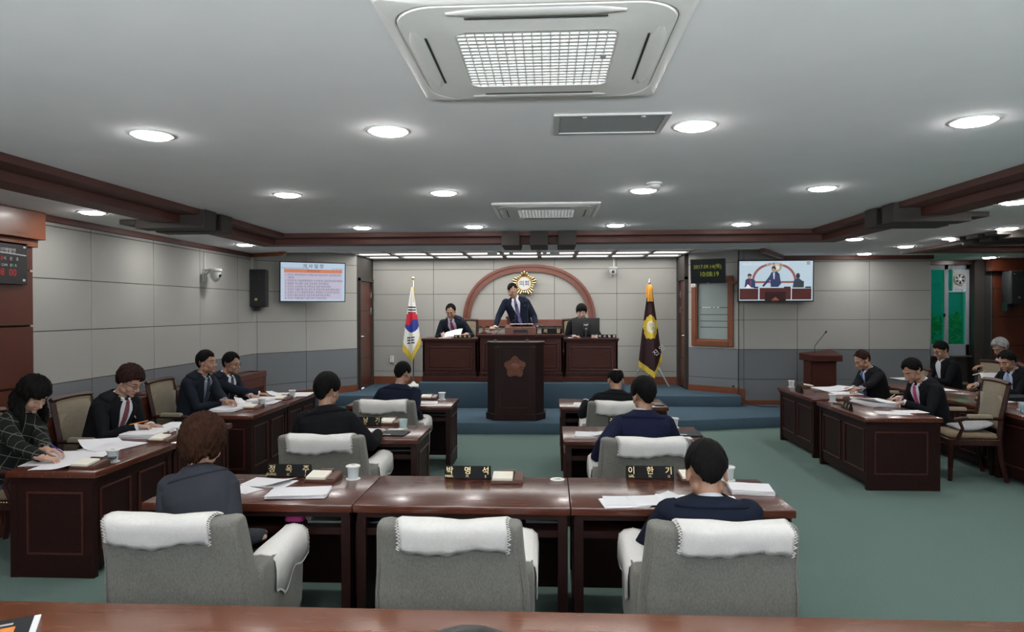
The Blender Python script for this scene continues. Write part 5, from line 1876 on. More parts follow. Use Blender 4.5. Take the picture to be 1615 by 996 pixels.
def head_prims(mb, M, k=1.0, fem=False, long=0.):
    K = M @ Matrix.Scale(k, 4)
    e = lambda c, r, n=20, m=14: mb.ell(c, r, n, m, 0, K)
    tb = lambda p, r: mb.tube([xf(np.array([q]), K)[0] for q in p], [x * k for x in r], 10)
    e((0, -.012, .033), (.075, .094, .086), 28, 18)
    e((0, .020, -.015), (.064 if not fem else .061, .070, .088), 24, 16)
    e((0, .040, -.060), (.047 if not fem else .042, .047, .044))
    e((0, .074, -.092), (.020, .017, .016))
    for s in (-1, 1):
        e((s * .036, .056, -.030), (.027, .026, .030))
        e((s * .046, .010, -.060), (.022, .035, .030))
        M2 = K @ Matrix.Translation((s * .078, -.006, -.004)) @ Matrix.Rotation(s * -.35, 4, 'Z') @ Matrix.Rotation(.15, 4, 'X')
        mb.ell((0, 0, 0), (.0085, .019, .033), 12, 10, 0, M2)
        mb.ell((s * .002, 0, -.022), (.008, .010, .011), 10, 8, 0, M2)
        e((s * .0115, .094, -.036), (.0085, .011, .008), 10, 8)
        tb([(s * .012, .083, .030), (s * .034, .080, .031), (s * .050, .066, .025)], [.0095, .0095, .007])
        # lids
        e((s * .031, .074, .006), (.0155, .011, .0105), 12, 8)
    tb([(0, .086, .020), (0, .094, -.006), (0, .107, -.028)], [.008, .009, .0125])
    tb([(-.020, .079, -.0575), (0, .087, -.0555), (.020, .079, -.0575)], [.005, .0075, .005])
    tb([(-.016, .079, -.067), (0, .086, -.068), (.016, .079, -.067)], [.005, .0075, .005])
    e((0, .078, -.047), (.016, .010, .010), 10, 8)


HB = {'short': dict(front=.066, temple=.030, side=.008, ear=.030, nape=-.066, th=.016),
      'bangs': dict(front=.030, temple=.012, side=-.010, ear=.020, nape=-.070, th=.024),
      'fluffy': dict(front=.045, temple=.018, side=-.005, ear=.018, nape=-.070, th=.030),
      'perm': dict(front=.050, temple=.02, side=-.055, ear=-.045, nape=-.100, th=.034),
      'full': dict(front=.058, temple=.024, side=.002, ear=.022, nape=-.075, th=.024),
      'receding': dict(front=.085, temple=.045, side=.008, ear=.030, nape=-.066, th=.013),
      'bald': dict(front=.096, temple=.055, side=.004, ear=.028, nape=-.070, th=.012),
      'long': dict(front=.030, temple=.005, side=-.060, ear=-.070, nape=-.10, th=.030)}


def hair_mesh(style, K, seed, part=0.0):
    h = HB[style]
    n, m = 112, 84
    rs = np.random.RandomState(seed)
    az = np.linspace(0, 2 * PI, n, endpoint=False)
    el = np.linspace(-PI / 2 + .02, PI / 2, m)
    A, E = np.meshgrid(az, el)
    rx, ry, rz = .0775, .0965, (.100 if style not in ('perm', 'long') else .104)
    cy, cz_ = -.013, .026
    dx, dy, dz = np.cos(E) * np.sin(A), np.cos(E) * np.cos(A), np.sin(E)
    r = 1 / np.sqrt((dx / rx) ** 2 + (dy / ry) ** 2 + (dz / rz) ** 2)
    z = cz_ + r * dz
    aa = np.abs((A + PI) % (2 * PI) - PI)
    side_n = {'perm': 1, 'long': 1}.get(style, 0)
    zm = np.interp(aa, [0, .45, .85, 1.12, 1.50, 1.62, 1.95, 2.3, 2.7, PI], [h['front'] + .004, h['front'] + .002, h['temple'] + .006, h['side'] + .01, h['side'] - .012, h['side'] - .012, h['ear'], (h['ear'] + h['nape']) / 2, h['nape'] + .008, h['nape']])
    fr = np.clip(1.3 - aa, 0, 1)
    zm = zm + fr * (.010 * np.sin(A * 1.6 + (1.2 if seed % 2 else -1.2)) + .004 * np.sin(A * 7 + seed)) + .003 * np.sin(A * 23 + rs.uniform(0, 6)) + .0025 * np.sin(A * 41)
    sm = np.clip((z - zm) / .018, 0, 1)
    th = h['th'] * (.45 + .55 * np.clip((z + .01) / .085, 0, 1))
    if style in ('perm', 'long'): th = h['th'] * (.8 + .2 * np.clip(z / .08, 0, 1))
    top = np.clip((z - .07) / .06, 0, 1)
    if style in ('short', 'full', 'bangs', 'fluffy'):
        th = th * (1 + .25 * top)
    if style == 'receding':
        th = th * np.where((aa < 1.1) & (z > .095), .35, 1)
    nz = (np.sin(A * 9 + 3 * np.sin(E * 4 + seed) + seed) * .5 + np.sin(A * 17 + E * 6 + seed * 2) * .35 + np.sin(A * 31 + 5 * np.sin(E * 3)) * .25)
    amp = {'perm': .006, 'fluffy': .004, 'long': .004}.get(style, .0022)
    nz2 = np.sin(dx * 90 + seed) * np.sin(dy * 80 + 1) * np.sin(dz * 85 + 2) if style in ('perm',) else 0
    off = sm * (th + amp * nz + amp * .9 * nz2) - (1 - sm) * .016
    if style == 'bald':
        bx, by = (dx * r) / .046, (dy * r + .008) / .060
        hole = np.clip(1.25 - np.sqrt(bx ** 2 + by ** 2), 0, .25) / .25 * (dz > .2)
        front = np.clip((1.0 - aa) / .2, 0, 1) * (z > .03)
        off = off * (1 - np.maximum(hole, front)) - .024 * np.maximum(hole, front)
    R_ = r + off
    P = np.stack([dx * R_, cy + dy * R_, cz_ + dz * R_], -1)
    P = xf(P.reshape(-1, 3), K)
    f = []
    for i in range(m - 1):
        for j in range(n):
            k = (j + 1) % n
            f.append((i * n + j, i * n + k, (i + 1) * n + k, (i + 1) * n + j))
    f.append(tuple(range(n - 1, -1, -1)))
    return P, f


def person(label, base, heading, pelvis_z, neckb, headc, hands, jacket, shirt, tie=None, hair='short', hairm=None, pitch=0, yaw=0, roll=0, skin=None, glasses=False, floor=0., fem=False, knees=True,
           standing=False, badge=None, vox=.005, curl=(.5, .5), hd=None, elbow=(0, 0), lapel=True, shoulder_yaw=0, open_col=False, seed=1, headk=1.0, shw=1.0, pin=None, watch=False, dress=False, rest=0.0):
    """all positions in the place's coordinates. base=(x, y) of the pelvis; heading angle of the facing direction (0 = away from the camera);
    hands = [(left hand wrist, pointing dir), (right hand ...)]"""
    skin = skin or M_SKIN; hairm = hairm or M_HAIR
    t = thing('person', label, 'person', (base[0], base[1], floor), heading)
    Ti = (Matrix.Translation((base[0], base[1], floor)) @ Matrix.Rotation(heading, 4, 'Z')).inverted()
    loc = lambda p: Ti @ Vector(p)
    P = Vector((0, 0, pelvis_z - floor)); N = loc(neckb) + Vector((0, 0, .045)); Hc = loc(headc)
    R0 = Vector((1, 0, 0)); R1 = (Matrix.Rotation(shoulder_yaw, 3, 'Z') @ Vector((1, 0, 0)))
    fh = Vector((0, 1, 0))
    w = shw
    J = [(-.16, .150 * w, .115), (0, .178 * w, .128), (.25, .168 * w, .125), (.5, .180 * w, .128), (.72, .203 * w, .128), (.84, .212 * w, .118), (.91, .172 * w, .104), (.96, .118 * w, .088), (1.0, .072, .072)]
    if fem: J = [(-.16, .165, .12), (0, .175, .125), (.25, .142, .108), (.5, .155, .118), (.72, .175, .118), (.85, .180, .100), (.93, .13, .078), (1.0, .058, .056)]
    bul = Vector((0, -1, 0)) * (.03 + .06 * max(0, N.y))
    fn = torso_fn(P, N, R0, R1, J, fh, bul)
    # shoulders
    sh = {}
    for s in (-1, 1):
        c = fn(.87, 0, -.11); c2 = fn(.87, PI, -.11)
        cc_ = (c + c2) / 2
        sh[s] = cc_ + R1 * (s * (.182 * w if not fem else .155)) + Vector((0, 0, -.020 if not fem else -.026))
    l1, l2 = (.29, .265) if not fem else (.265, .245)
    arms = {}
    for i, s in enumerate((-1, 1)):
        if hands[i] is None:
            Wt = sh[s] + Vector((s * .05, .12, -.45)); dd = Vector((0, .4, -.9)); nn = Vector((s, 0, 0))
            hint = Vector((s * .2, -1, 0))
        else:
            Wt = loc(hands[i][0]); dd = Ti.to_3x3() @ Vector(hands[i][1]); nn = Ti.to_3x3() @ Vector(hands[i][2] if len(hands[i]) > 2 else (0, 0, 1))
            hint = Vector((s * (.55 + elbow[i]), -.45, -.75))
        E_, Wt = ik(sh[s], Wt, l1, l2, hint)
        arms[s] = (E_, Wt, dd, nn)
    # head frame
    HM = Matrix.Translation(Hc) @ Matrix.Rotation(yaw, 4, 'Z') @ Matrix.Rotation(-pitch, 4, 'X') @ Matrix.Rotation(roll, 4, 'Y')
    # ---- body: one continuous skin
    mb = MB()
    head_prims(mb, HM, headk, fem)
    nb = HM @ Vector((0, -.018, -.055)); n2 = HM @ Vector((0, -.015, -.02))
    nr = .052 if not fem else .043
    mb.tube([tuple(n2), tuple(nb), tuple(N * .6 + nb * .4), tuple(fn(.95, 0, -.05) * .5 + fn(.95, PI, -.05) * .5)], [nr, nr, nr * 1.03, nr * 1.15], 16)
    torso_mesh(mb, fn, -.1, .97, -.03)
    k_ = {}
    legs = {}
    for s in (-1, 1):
        hip = P + Vector((s * .095, .0, -.02))
        if standing:
            kn = hip + Vector((s * .01, .02, -.42)); an = Vector((s * .11, -.01, .09))
        else:
            kn = Vector((s * .13, .43, max(P.z - .06, .44))); an = Vector((s * .13, .36 if not rest else .30, .09))
        legs[s] = (hip, kn, an)
        mb.tube([hip, kn, an], [.065, .048, .034], 12)
        E_, Wt, dd, nn = arms[s]
        mb.tube([sh[s], E_, Wt], [.042, .036, .025], 12)
        hand(mb, Wt, dd, nn, s * -1, curl[0 if s < 0 else 1], 1.0 if not fem else .92)
    build('body', mb, skin, t, remesh=vox, smooth_it=2, smooth=3)
    K = HM @ Matrix.Scale(headk, 4)
    # ---- face details
    for s in (-1, 1):
        mb = MB().tube([xf(np.array([q]), K)[0] for q in ((s * .018, .0900, .0285), (s * .033, .0905, .0335), (s * .049, .076, .0285))], [.0025, .004, .0022], 8)
        build('eyebrow', mb, hairm, t, smooth=3)
        if pitch < .25:
            mb = MB().ell((s * .031, .0775, .0045), (.0125, .0095, .0052), 12, 8, 0, K)
            ey = build('eye', mb, M_EYEW, t, smooth=3)
            build('iris', MB().ell((s * .031, .0855, .0045), (.0052, .003, .0050), 10, 8, 0, K), M_EYE, ey, smooth=3)
        mb = MB().tube([xf(np.array([q]), K)[0] for q in ((s * .0185, .0835, .002), (s * .031, .0872, .0035 if pitch >= .25 else .0098), (s * .0445, .0795, .002))], [.0012, .0018, .0012], 6)
        build('eyelashes', mb, M_EYE, t, smooth=3)
    mb = MB().tube([xf(np.array([q]), K)[0] for q in ((-.0215, .0815, -.0620), (-.01, .0905, -.0605), (0, .0925, -.0612), (.01, .0905, -.0605), (.0215, .0815, -.0620))], [.0022, .0042, .0046, .0042, .0022], 8)
    build('lips', mb, M_LIP, t, smooth=3)
    Pm, f = hair_mesh(hair, K, seed)
    mb = MB().add(Pm, f)
    if hair == 'long':
        rs = np.random.RandomState(5)
        for i in range(46):
            a = rs.uniform(1.0, 2 * PI - 1.0)
            x, y = math.sin(a), math.cos(a)
            p = [Vector((x * .080, -.013 + y * .095, .02)), Vector((x * .098, -.018 + y * .112, -.05))]
            L_ = rs.uniform(.12, .23)
            for q in range(1, 6):
                v = q / 5
                wv = .014 * math.sin(v * 8 + i)
                p.append(Vector((x * (.100 + wv), -.02 + y * (.112 + wv), -.05 - L_ * v)))
            pts = [xf(np.array([tuple(q)]), K)[0] for q in p]
            # hang vertically whatever the head's tilt
            b0 = Vector(pts[1])
            out = [pts[0], pts[1]]
            for q in range(1, 6):
                v = q / 5
                ld = Ti.to_3x3() @ Vector((0, 0, -1))
                o_ = Vector((x, y, 0)) * (.012 * math.sin(v * 8 + i) + .018 * v)
                out.append(tuple(b0 + ld * (L_ * v) + o_))
            mb.tube(out, [.012, .017, .018, .017, .015, .011, .005], 7)
    build('hair', mb, hairm, t, smooth=3)
    if glasses:
        gm_ = M_BLACK if glasses != 'thin' else M_CHROME
        mb = MB()
        for s in (-1, 1):
            ring = [((s * .033) + .021 * math.cos(a), .099 - .006 * abs(math.cos(a)), .004 + .016 * math.sin(a)) for a in np.linspace(0, 2 * PI, 19)]
            mb.tube([xf(np.array([q]), K)[0] for q in ring], .0017, 5, round_ends=False)
            mb.tube([xf(np.array([q]), K)[0] for q in ((s * .054, .094, .008), (s * .078, .055, .010), (s * .083, .0, .008))], .0018, 5)
        mb.tube([xf(np.array([q]), K)[0] for q in ((-.012, .101, .006), (0, .105, .008), (.012, .101, .006))], .0017, 5)
        build('glasses', mb, gm_, t, smooth=3)
    # ---- trousers and shoes
    mb = MB()
    torso_mesh(mb, fn, -.14, .22, -.006)
    for s in (-1, 1):
        hip, kn, an = legs[s]
        mb.tube([hip, kn, an + Vector((0, 0, .0))], [.088, .068, .055], 12)
    build('trousers' if not dress else 'skirt', mb, M_TROU, t, remesh=.014, smooth_it=3, smooth=3)
    for s in (-1, 1):
        an = legs[s][2]
        mb = MB().tube([(an.x, an.y - .04, .042), (an.x, an.y + .05, .045), (an.x, an.y + .17, .032)], [.040, .042, .030], 10, sy=.8)
        build('shoe', mb, M_SHOE, t, smooth=3)
    # ---- jacket
    mb = MB()
    torso_mesh(mb, fn, -.16, .985, .010)
    for s in (-1, 1):
        E_, Wt, dd, nn = arms[s]
        fd = (Wt - E_).normalized()
        q = .95 if fem else 1.0
        mb.ell(tuple(sh[s] + Vector((-s * .012, 0, .004))), (.070 * q, .074 * q, .062 * q), 16, 12)
        mb.tube([sh[s] - R1 * (s * .05) + Vector((0, 0, .02)), sh[s], (sh[s] + E_) / 2, E_, (E_ + Wt) / 2, Wt - fd * .015], [.055 * q, .066 * q, .063 * q, .056 * q, .050 * q, .041 * q], 14, round_ends=False)
    build('jacket' if not dress else 'dress', mb, jacket, t, remesh=.0085, smooth_it=5, smooth=3)
    # ---- shirt panel, collar, cuffs
    def patch(s0, s1, wl, wr, off, n=10, m=16, ctr=0.):
        Q = np.zeros((m, n, 3))
        for i in range(m):
            v = i / (m - 1); s = s0 + (s1 - s0) * v
            a0, a1 = ctr - wl(v), ctr + wr(v)
            for j in range(n):
                Q[i, j] = tuple(fn(s, a0 + (a1 - a0) * j / (n - 1), off))
        return MB().grid(Q)
    if not dress:
        vw = lambda v: .02 + .34 * v ** .9
        sp = build('shirt', patch(.36, .975, vw, vw, .0135), shirt, t, solid=.004, smooth=3)
        # collar band round the neck
        mb = MB()
        rings = []
        for j in range(21):
            a = 2 * PI * j / 20
            up = (nb - N).normalized()
            rr = R1 - up * R1.dot(up); rr.normalize(); ff = up.cross(rr); ff = -ff if ff.y < 0 else ff
            dir_ = rr * math.sin(a) + ff * math.cos(a)
            k_r = .061 if not fem else .050
            h_ = .016 - .008 * math.cos(a)
            c0 = N - up * .032
            rings.append([tuple(c0 + dir_ * (k_r + .010)), tuple(c0 + up * (h_ * .7 + .006) + dir_ * (k_r + .003)), tuple(c0 + up * (h_ + .018) + dir_ * (k_r - .002))])
        rings = np.array(rings)
        mb.grid(rings)
        build('collar', mb, shirt, t, solid=.004, smooth=3)
        for s in (-1, 1):
            # collar points
            a0 = s * .10; a1 = s * .55
            p = [fn(1.0, s * .20, .003), fn(.945, s * .15, .017), fn(.915, s * .36, .017), fn(1.0, s * .70, .004)]
            mb = MB().add([tuple(q) for q in p], [(0, 1, 2, 3)])
            build('collar_point', mb, shirt, sp, solid=.004)
            E_, Wt, dd, nn = arms[s]
            fd = (Wt - E_).normalized()
            mb = MB().tube([Wt - fd * .03, Wt + fd * .004], [.036, .035], 14, round_ends=False)
            build('cuff', mb, shirt, sp, smooth=.8)
        for s in ((-1, 1) if lapel else ()):
            # lapel: strip beside the shirt opening, notched near the top
            m = 16; Q = np.zeros((m, 4, 3))
            for i in range(m):
                v = i / (m - 1); s_ = .34 + (.965 - .34) * v
                inner = .015 + .31 * v ** .9
                wid = .10 + .34 * math.sin(min(v * 1.25, 1) * PI / 2) ** 1.2
                if v > .80: wid = .40 if v > .88 else .26
                for j in range(4):
                    Q[i, j] = tuple(fn(s_, s * (inner + wid * j / 3), .017 + .003 * math.sin(j / 3 * PI)))
            build('lapel', MB().grid(Q), jacket, t, solid=.005, smooth=.9)
        # jacket collar at the back of the neck
        Q = np.zeros((15, 4, 3))
        for j in range(15):
            a = PI / 2 * .62 + (2 * PI - PI / 2 * 1.24) * j / 14
            for i in range(4):
                s_ = .915 + .105 * i / 3
                Q[j, i] = tuple(fn(s_, a, .014 if i < 3 else .004))
        build('jacket_collar', MB().grid(Q), jacket, t, solid=.006, smooth=3)
        if tie is not None:
            tw = lambda v: (.10 - .03 * v) if v < .9 else .075
            mb = patch(.10 if standing else .22, .955, tw, tw, .019, 6, 18)
            mb.ell(tuple(fn(.955, 0, .022)), (.017, .012, .018), 12, 8)
            build('necktie', mb, tie, t, solid=.004, smooth=3)
    if pin:
        c = fn(.72, -.62 if pin[1] < 0 else .62, .024)
        o = build('lapel_pin' if pin[0] is not None else 'pin', MB().ell(tuple(c), (.006, .005, .006), 10, 8) if pin[2] == 'dot' else MB().tube([tuple(c + Vector((-.016, 0, -.016))), tuple(c), tuple(c + Vector((.016, 0, .018)))], .005, 6), pin[0], t, smooth=3)
    if badge:
        c = fn(.50, badge, .020); n_ = (fn(.50, badge, .05) - c).normalized()
        X_ = Vector((0, 0, 1)).cross(n_).normalized()
        M = frameM(c, X_, Vector((0, 0, 1)))
        b_ = build('name_badge', MB().box(-.027, .027, -.045, .045, 0, .004, 0, M), M_WPLAST, t, bevel=.002)
        build('badge_photo', MB().box(-.012, .012, -.012, .026, .004, .005, 0, M), M_BLACKM, b_)
        build('badge_clip', MB().tube([tuple(c + Vector((0, 0, .045))), tuple(c + Vector((0, 0, .085)))], .004, 6), M_CHROME, b_, smooth=3)
    if watch:
        E_, Wt, dd, nn = arms[watch]
        fd = (Wt - E_).normalized()
        build('wristwatch', MB().tube([Wt - fd * .004, Wt + fd * .012], [.031, .030], 14, round_ends=False), M_CHROME, t, smooth=.8)
    t['arm_wrists'] = [list((Ti.inverted() @ arms[-1][1])[:]), list((Ti.inverted() @ arms[1][1])[:])]
    return t


def S_(n, c):
    m = weave('suit_' + n, tuple(x * .62 for x in c), 420, .12, .9)
    m.node_tree.nodes['Principled BSDF'].inputs['Sheen Weight'].default_value = 0
    m.node_tree.nodes['Principled BSDF'].inputs['Specular IOR Level'].default_value = .1
    return m


SU_BLACK = S_('black', (.013, .014, .017)); SU_NAVY = S_('navy', (.016, .022, .042)); SU_NAVY2 = S_('bright_navy', (.017, .021, .056)); SU_CHAR = S_('charcoal', (.020, .026, .038)); SU_GREY = S_('grey', (.055, .060, .075))
SH_WHITE = mat('shirt_white', (.62, .64, .68), .85, .02); SH_BLUE = mat('shirt_pale_blue', (.38, .44, .58), .85, .03); SH_LAV = mat('shirt_lavender', (.42, .42, .55), .85, .03)
SH_CHECK = checks('shirt_check', (.05, .06, .09), (.35, .38, .45), .014, .28)
DR = checks('dress_check', (.009, .011, .010), (.13, .14, .12), .085, .055)
T_STR = stripes('tie_striped', ((.02, .02, .05), (.40, .12, .12)), 'Z', 22, .6, .7, rot=(0, .6, 0))
T_RED = mat('tie_dark_red', (.20, .02, .045), .6, .15); T_PURP = mat('tie_purple', (.09, .07, .20), .6, .15); T_PINK = mat('tie_pink', (.45, .05, .20), .6, .1); T_BLUE = mat('tie_blue', (.03, .09, .28), .6, .1); T_PALE = mat('tie_pale_blue', (.20, .30, .48), .6, .2, 60); T_DARK = mat('tie_dark', (.02, .03, .05), .6, .2)

DZ = .73
up_ = Vector((0, 0, 1))


def HT(px, py, drop=.112, **k):
    """head centre from the pixel of the crown"""
    q = at(px, py, **k); q.z -= drop
    return q


# front row -----------------------------------------------------------------
hc = HT(320, 664, .125, Y=3.52)
person('woman in grey jacket with short reddish brown hair, seen from behind in the nearest row', (-1.70, 3.42), 0, .48, (hc.x - .01, hc.y - .05, hc.z - .155), hc, [((-1.86, 3.62, .60), (.5, .8, .0)), ((-1.56, 3.62, .60), (-.5, .8, .0))],
       SU_GREY, SU_GREY, None, 'perm', M_HAIRB, pitch=.30, yaw=-.15, fem=True, elbow=(-.4, -.4), skin=M_SKIN2, lapel=False, seed=4, headk=1.06, vox=.006)
hc = HT(1114, 707, .122, Y=3.45)
person('man in dark navy suit, back to the camera, nearest row right', (.78, 3.40), 0, .47, (hc.x, hc.y - .06, hc.z - .145), hc, [((.62, 3.70, .755), (.4, 1, 0)), ((.92, 3.72, .755), (-.3, 1, 0))],
       SU_NAVY, SH_WHITE, None, 'short', None, pitch=.38, yaw=.0, seed=2, headk=1.17, vox=.005, elbow=(.0, -.35), shw=1.08)
# second row -----------------------------------------------------------------
hc = HT(516, 596, .112, Y=5.50)
person('man in black suit with full black hair, back to the camera, second row left', (-1.72, 5.42), 0, .48, (hc.x - .0, hc.y - .045, hc.z - .165), hc, [((-2.0, 5.75, .78), (.3, 1, 0)), ((-1.45, 5.75, .78), (-.2, 1, 0))],
       SU_BLACK, SH_WHITE, None, 'full', None, pitch=.22, yaw=-.35, seed=3, headk=1.08)
hc = HT(1015, 602, .112, Y=5.48)
hand_l = at(934, 732, Y=5.42)
person('man in bright navy suit, left arm hanging beside his armchair, second row right', (.73, 5.42), 0, .48, (hc.x - .01, hc.y - .05, hc.z - .16), hc, [(at(938, 722, Y=5.40), (.1, .1, -1), (-1, 0, 0)), ((1.0, 5.78, .78), (-.3, 1, 0))],
       SU_NAVY2, SH_WHITE, None, 'full', None, pitch=.25, yaw=.30, seed=5, headk=1.05, watch=-1, elbow=(.1, -.2), pin=None)
# row by the platform ----------------------------------------------------------
hc = HT(635, 574, .112, Y=7.45)
person('man in navy jacket, back to the camera, left desk by the platform', (-1.68, 7.40), 0, .48, (hc.x - .02, hc.y - .05, hc.z - .155), hc, [((-1.98, 7.75, .78), (.3, 1, 0)), ((-1.40, 7.40, .64), (.1, .9, -.2))],
       SU_NAVY, SH_BLUE, None, 'short', None, pitch=.32, yaw=-.35, seed=6, elbow=(-.2, -.4))
hc = HT(971, 583, .110, Y=7.45)
person('balding man in black suit, back to the camera, right desk by the platform', (.70, 7.38), 0, .48, (hc.x, hc.y - .05, hc.z - .155), hc, [((.42, 7.75, .78), (.3, 1, 0)), ((.98, 7.75, .78), (-.3, 1, 0))],
       SU_BLACK, SH_WHITE, None, 'bald', None, pitch=.35, yaw=.0, seed=7)
# left side --------------------------------------------------------------------
E90 = -PI / 2
hc = HT(52, 599, .115, X=-3.92)
person('woman in black checked dress with long wavy black hair, writing at the left edge', (-4.13, hc.y - .02), E90, .50, (hc.x - .075, hc.y, hc.z - .155), hc,
       [(at(76, 716, Z=DZ + .05), (1, .1, -.1)), (at(68, 722, Z=DZ + .045), (1, .35, -.2))], DR, DR, None, 'long', None, pitch=.62, yaw=-.25, fem=True, skin=M_SKIN2, dress=True, seed=8, curl=(.4, .9), headk=1.04)
hc = HT(204, 582, .115, X=-3.80)
person('man in black suit, striped tie and round glasses holding an orange pencil', (-4.08, hc.y - .04), E90, .50, (hc.x - .085, hc.y, hc.z - .155), hc,
       [(at(238, 670, Z=DZ + .05), (1, -.1, -.15)), (at(217, 672, Z=DZ + .07), (.8, .45, -.1))], SU_BLACK, SH_WHITE, T_STR, 'fluffy', M_HAIRR, pitch=.50, yaw=-.15, glasses='black', skin=M_SKIN2, seed=9, curl=(.3, .85), headk=1.07, pin=(M_WPLAST, -1, 'bar'), shoulder_yaw=-.25)
hc = HT(326, 556, .115, X=-3.88)
person('man in charcoal suit and checked shirt with head raised, looking right', (-4.08, hc.y - .02), E90, .50, (hc.x - .055, hc.y, hc.z - .165), hc,
       [(at(362, 640, Z=DZ + .05), (1, .0, -.1)), (at(352, 637, Z=DZ + .04), (1, .3, -.1))], SU_CHAR, SH_CHECK, T_DARK, 'short', None, pitch=-.02, yaw=-.05, seed=10, headk=1.05, shoulder_yaw=-.25, pin=(mat('green_pin', (.05, .35, .20), .5), -1, 'bar'))
hc = HT(365, 559, .113, X=-3.92)
person('older man in dark suit and dark framed glasses looking down right, left side', (-4.10, hc.y - .02), E90, .50, (hc.x - .07, hc.y, hc.z - .16), hc,
       [(at(396, 624, Z=DZ + .05), (1, 0, -.1)), (at(410, 621, Z=DZ + .05), (1, .2, -.1))], SU_CHAR, SH_WHITE, T_DARK, 'short', None, pitch=.18, yaw=-.10, glasses='black', seed=11, headk=1.04, shoulder_yaw=-.3)
# platform -----------------------------------------------------------------------
hc = HT(711, 481, .112, Y=12.10)
person('seated man in dark suit with dark red tie reading papers on the platform', (-1.60, 12.42), PI, 1.10, (hc.x, hc.y + .07, hc.z - .150), hc,
       [(at(735, 527, Y=11.98), (-.6, -.5, -.1)), (at(699, 527, Y=11.92), (.2, -1, -.1))], SU_CHAR, SH_LAV, T_RED, 'receding', None, pitch=.45, yaw=-.1, floor=Zs, seed=12, headk=1.04)
hc = HT(808, 448, .115, Y=12.12)
person('standing man in navy suit with glasses striking a wooden gavel on the platform', (-.48, 12.28), PI, Zs + .93, (hc.x + .045, hc.y + .06, hc.z - .160), hc,
       [(at(846, 516, Y=12.02), (-.2, -.6, -.6)), (at(781, 516, Y=11.95), (-1, -.25, -.12), (0, -.5, 1))], SU_NAVY, SH_WHITE, T_PURP, 'receding', None, pitch=.50, yaw=.45, floor=Zs, standing=True, glasses='thin', seed=13, headk=1.03, roll=0.05, curl=(.3, 1.1), pin=(M_GOLD, -1, 'dot'), shw=1.04)
hc = HT(917, 482, .115, Y=12.18)
person('man with black fringe and glasses half hidden behind the computer monitor', (.55, 12.42), PI, 1.10, (hc.x, hc.y + .06, hc.z - .155), hc,
       [(at(942, 530, Y=11.98), (-.8, -.6, -.1)), (at(906, 530, Y=11.98), (.8, -.6, -.1))], SU_BLACK, SH_WHITE, T_DARK, 'bangs', None, pitch=.25, yaw=.0, floor=Zs, glasses='thin', skin=M_SKIN2, seed=14, headk=1.04)
# right side ---------------------------------------------------------------------
W90 = PI / 2
hc = HT(1360, 555, .112, X=4.24)
person('man in black suit and blue tie reading, right side', (4.46, hc.y - .02), W90, .50, (hc.x + .08, hc.y, hc.z - .155), hc,
       [(at(1352, 616, Z=DZ + .05), (-1, -.1, -.1)), (at(1345, 612, Z=DZ + .04), (-1, .3, -.1))], SU_BLACK, SH_BLUE, T_BLUE, 'receding', M_HAIRR, pitch=.50, yaw=.15, seed=15, headk=1.04, shoulder_yaw=.1)
hc = HT(1439, 569, .112, X=4.12)
person('man in black suit and pink tie bent over papers with a pen', (4.40, hc.y + .03), W90, .50, (hc.x + .10, hc.y, hc.z - .150), hc,
       [(at(1425, 634, Z=DZ + .05), (-1, -.25, -.1)), (at(1416, 628, Z=DZ + .06), (-1, -.15, -.1))], SU_BLACK, SH_WHITE, T_PINK, 'short', None, pitch=.55, yaw=.20, seed=16, curl=(.8, .9), headk=1.06, shoulder_yaw=.15)
hc = HT(1484, 541, .113, X=5.95)
person('man with glasses, open white collar and name badge at the far right desk', (6.10, hc.y), W90, .50, (hc.x + .06, hc.y, hc.z - .16), hc,
       [((5.66, hc.y - .15, .765), (-1, .2, -.1)), ((5.66, hc.y + .16, .765), (-1, -.2, -.1))], SU_BLACK, SH_WHITE, None, 'short', None, pitch=.40, yaw=.12, glasses='black', badge=.45, seed=17, headk=1.05)
hc = HT(1578, 536, .115, X=6.75)
person('grey haired man in dark suit at the right edge, holding a white open booklet', (6.95, hc.y + .05), W90, .52, (hc.x + .07, hc.y + .02, hc.z - .155), hc,
       [(at(1550, 577, X=6.45), (-1, .1, -.1)), (at(1560, 590, X=6.4), (-1, .2, 0))], SU_CHAR, SH_WHITE, None, 'full', M_HAIRG, pitch=.50, yaw=.2, seed=18, headk=1.05)
hc = HT(1588, 556, .112, X=6.02)
person('man in black suit and pale blue tie looking down at the right edge', (6.25, hc.y - .02), W90, .50, (hc.x + .08, hc.y, hc.z - .155), hc,
       [((5.75, hc.y - .15, .79), (-1, .2, -.1)), ((5.78, hc.y + .25, .79), (-1, -.2, -.1))], SU_BLACK, SH_BLUE, T_PALE, 'short', None, pitch=.40, yaw=.35, seed=19, headk=1.05, shoulder_yaw=.25)

# ================================================================== SMALL THINGS ON THE DESKS
def P_(px, py, z=DZ):
    return at(px, py, Z=z)


M_PLATE = mat('nameplate_black', (.008, .008, .009), .65, .1, spec=.15)


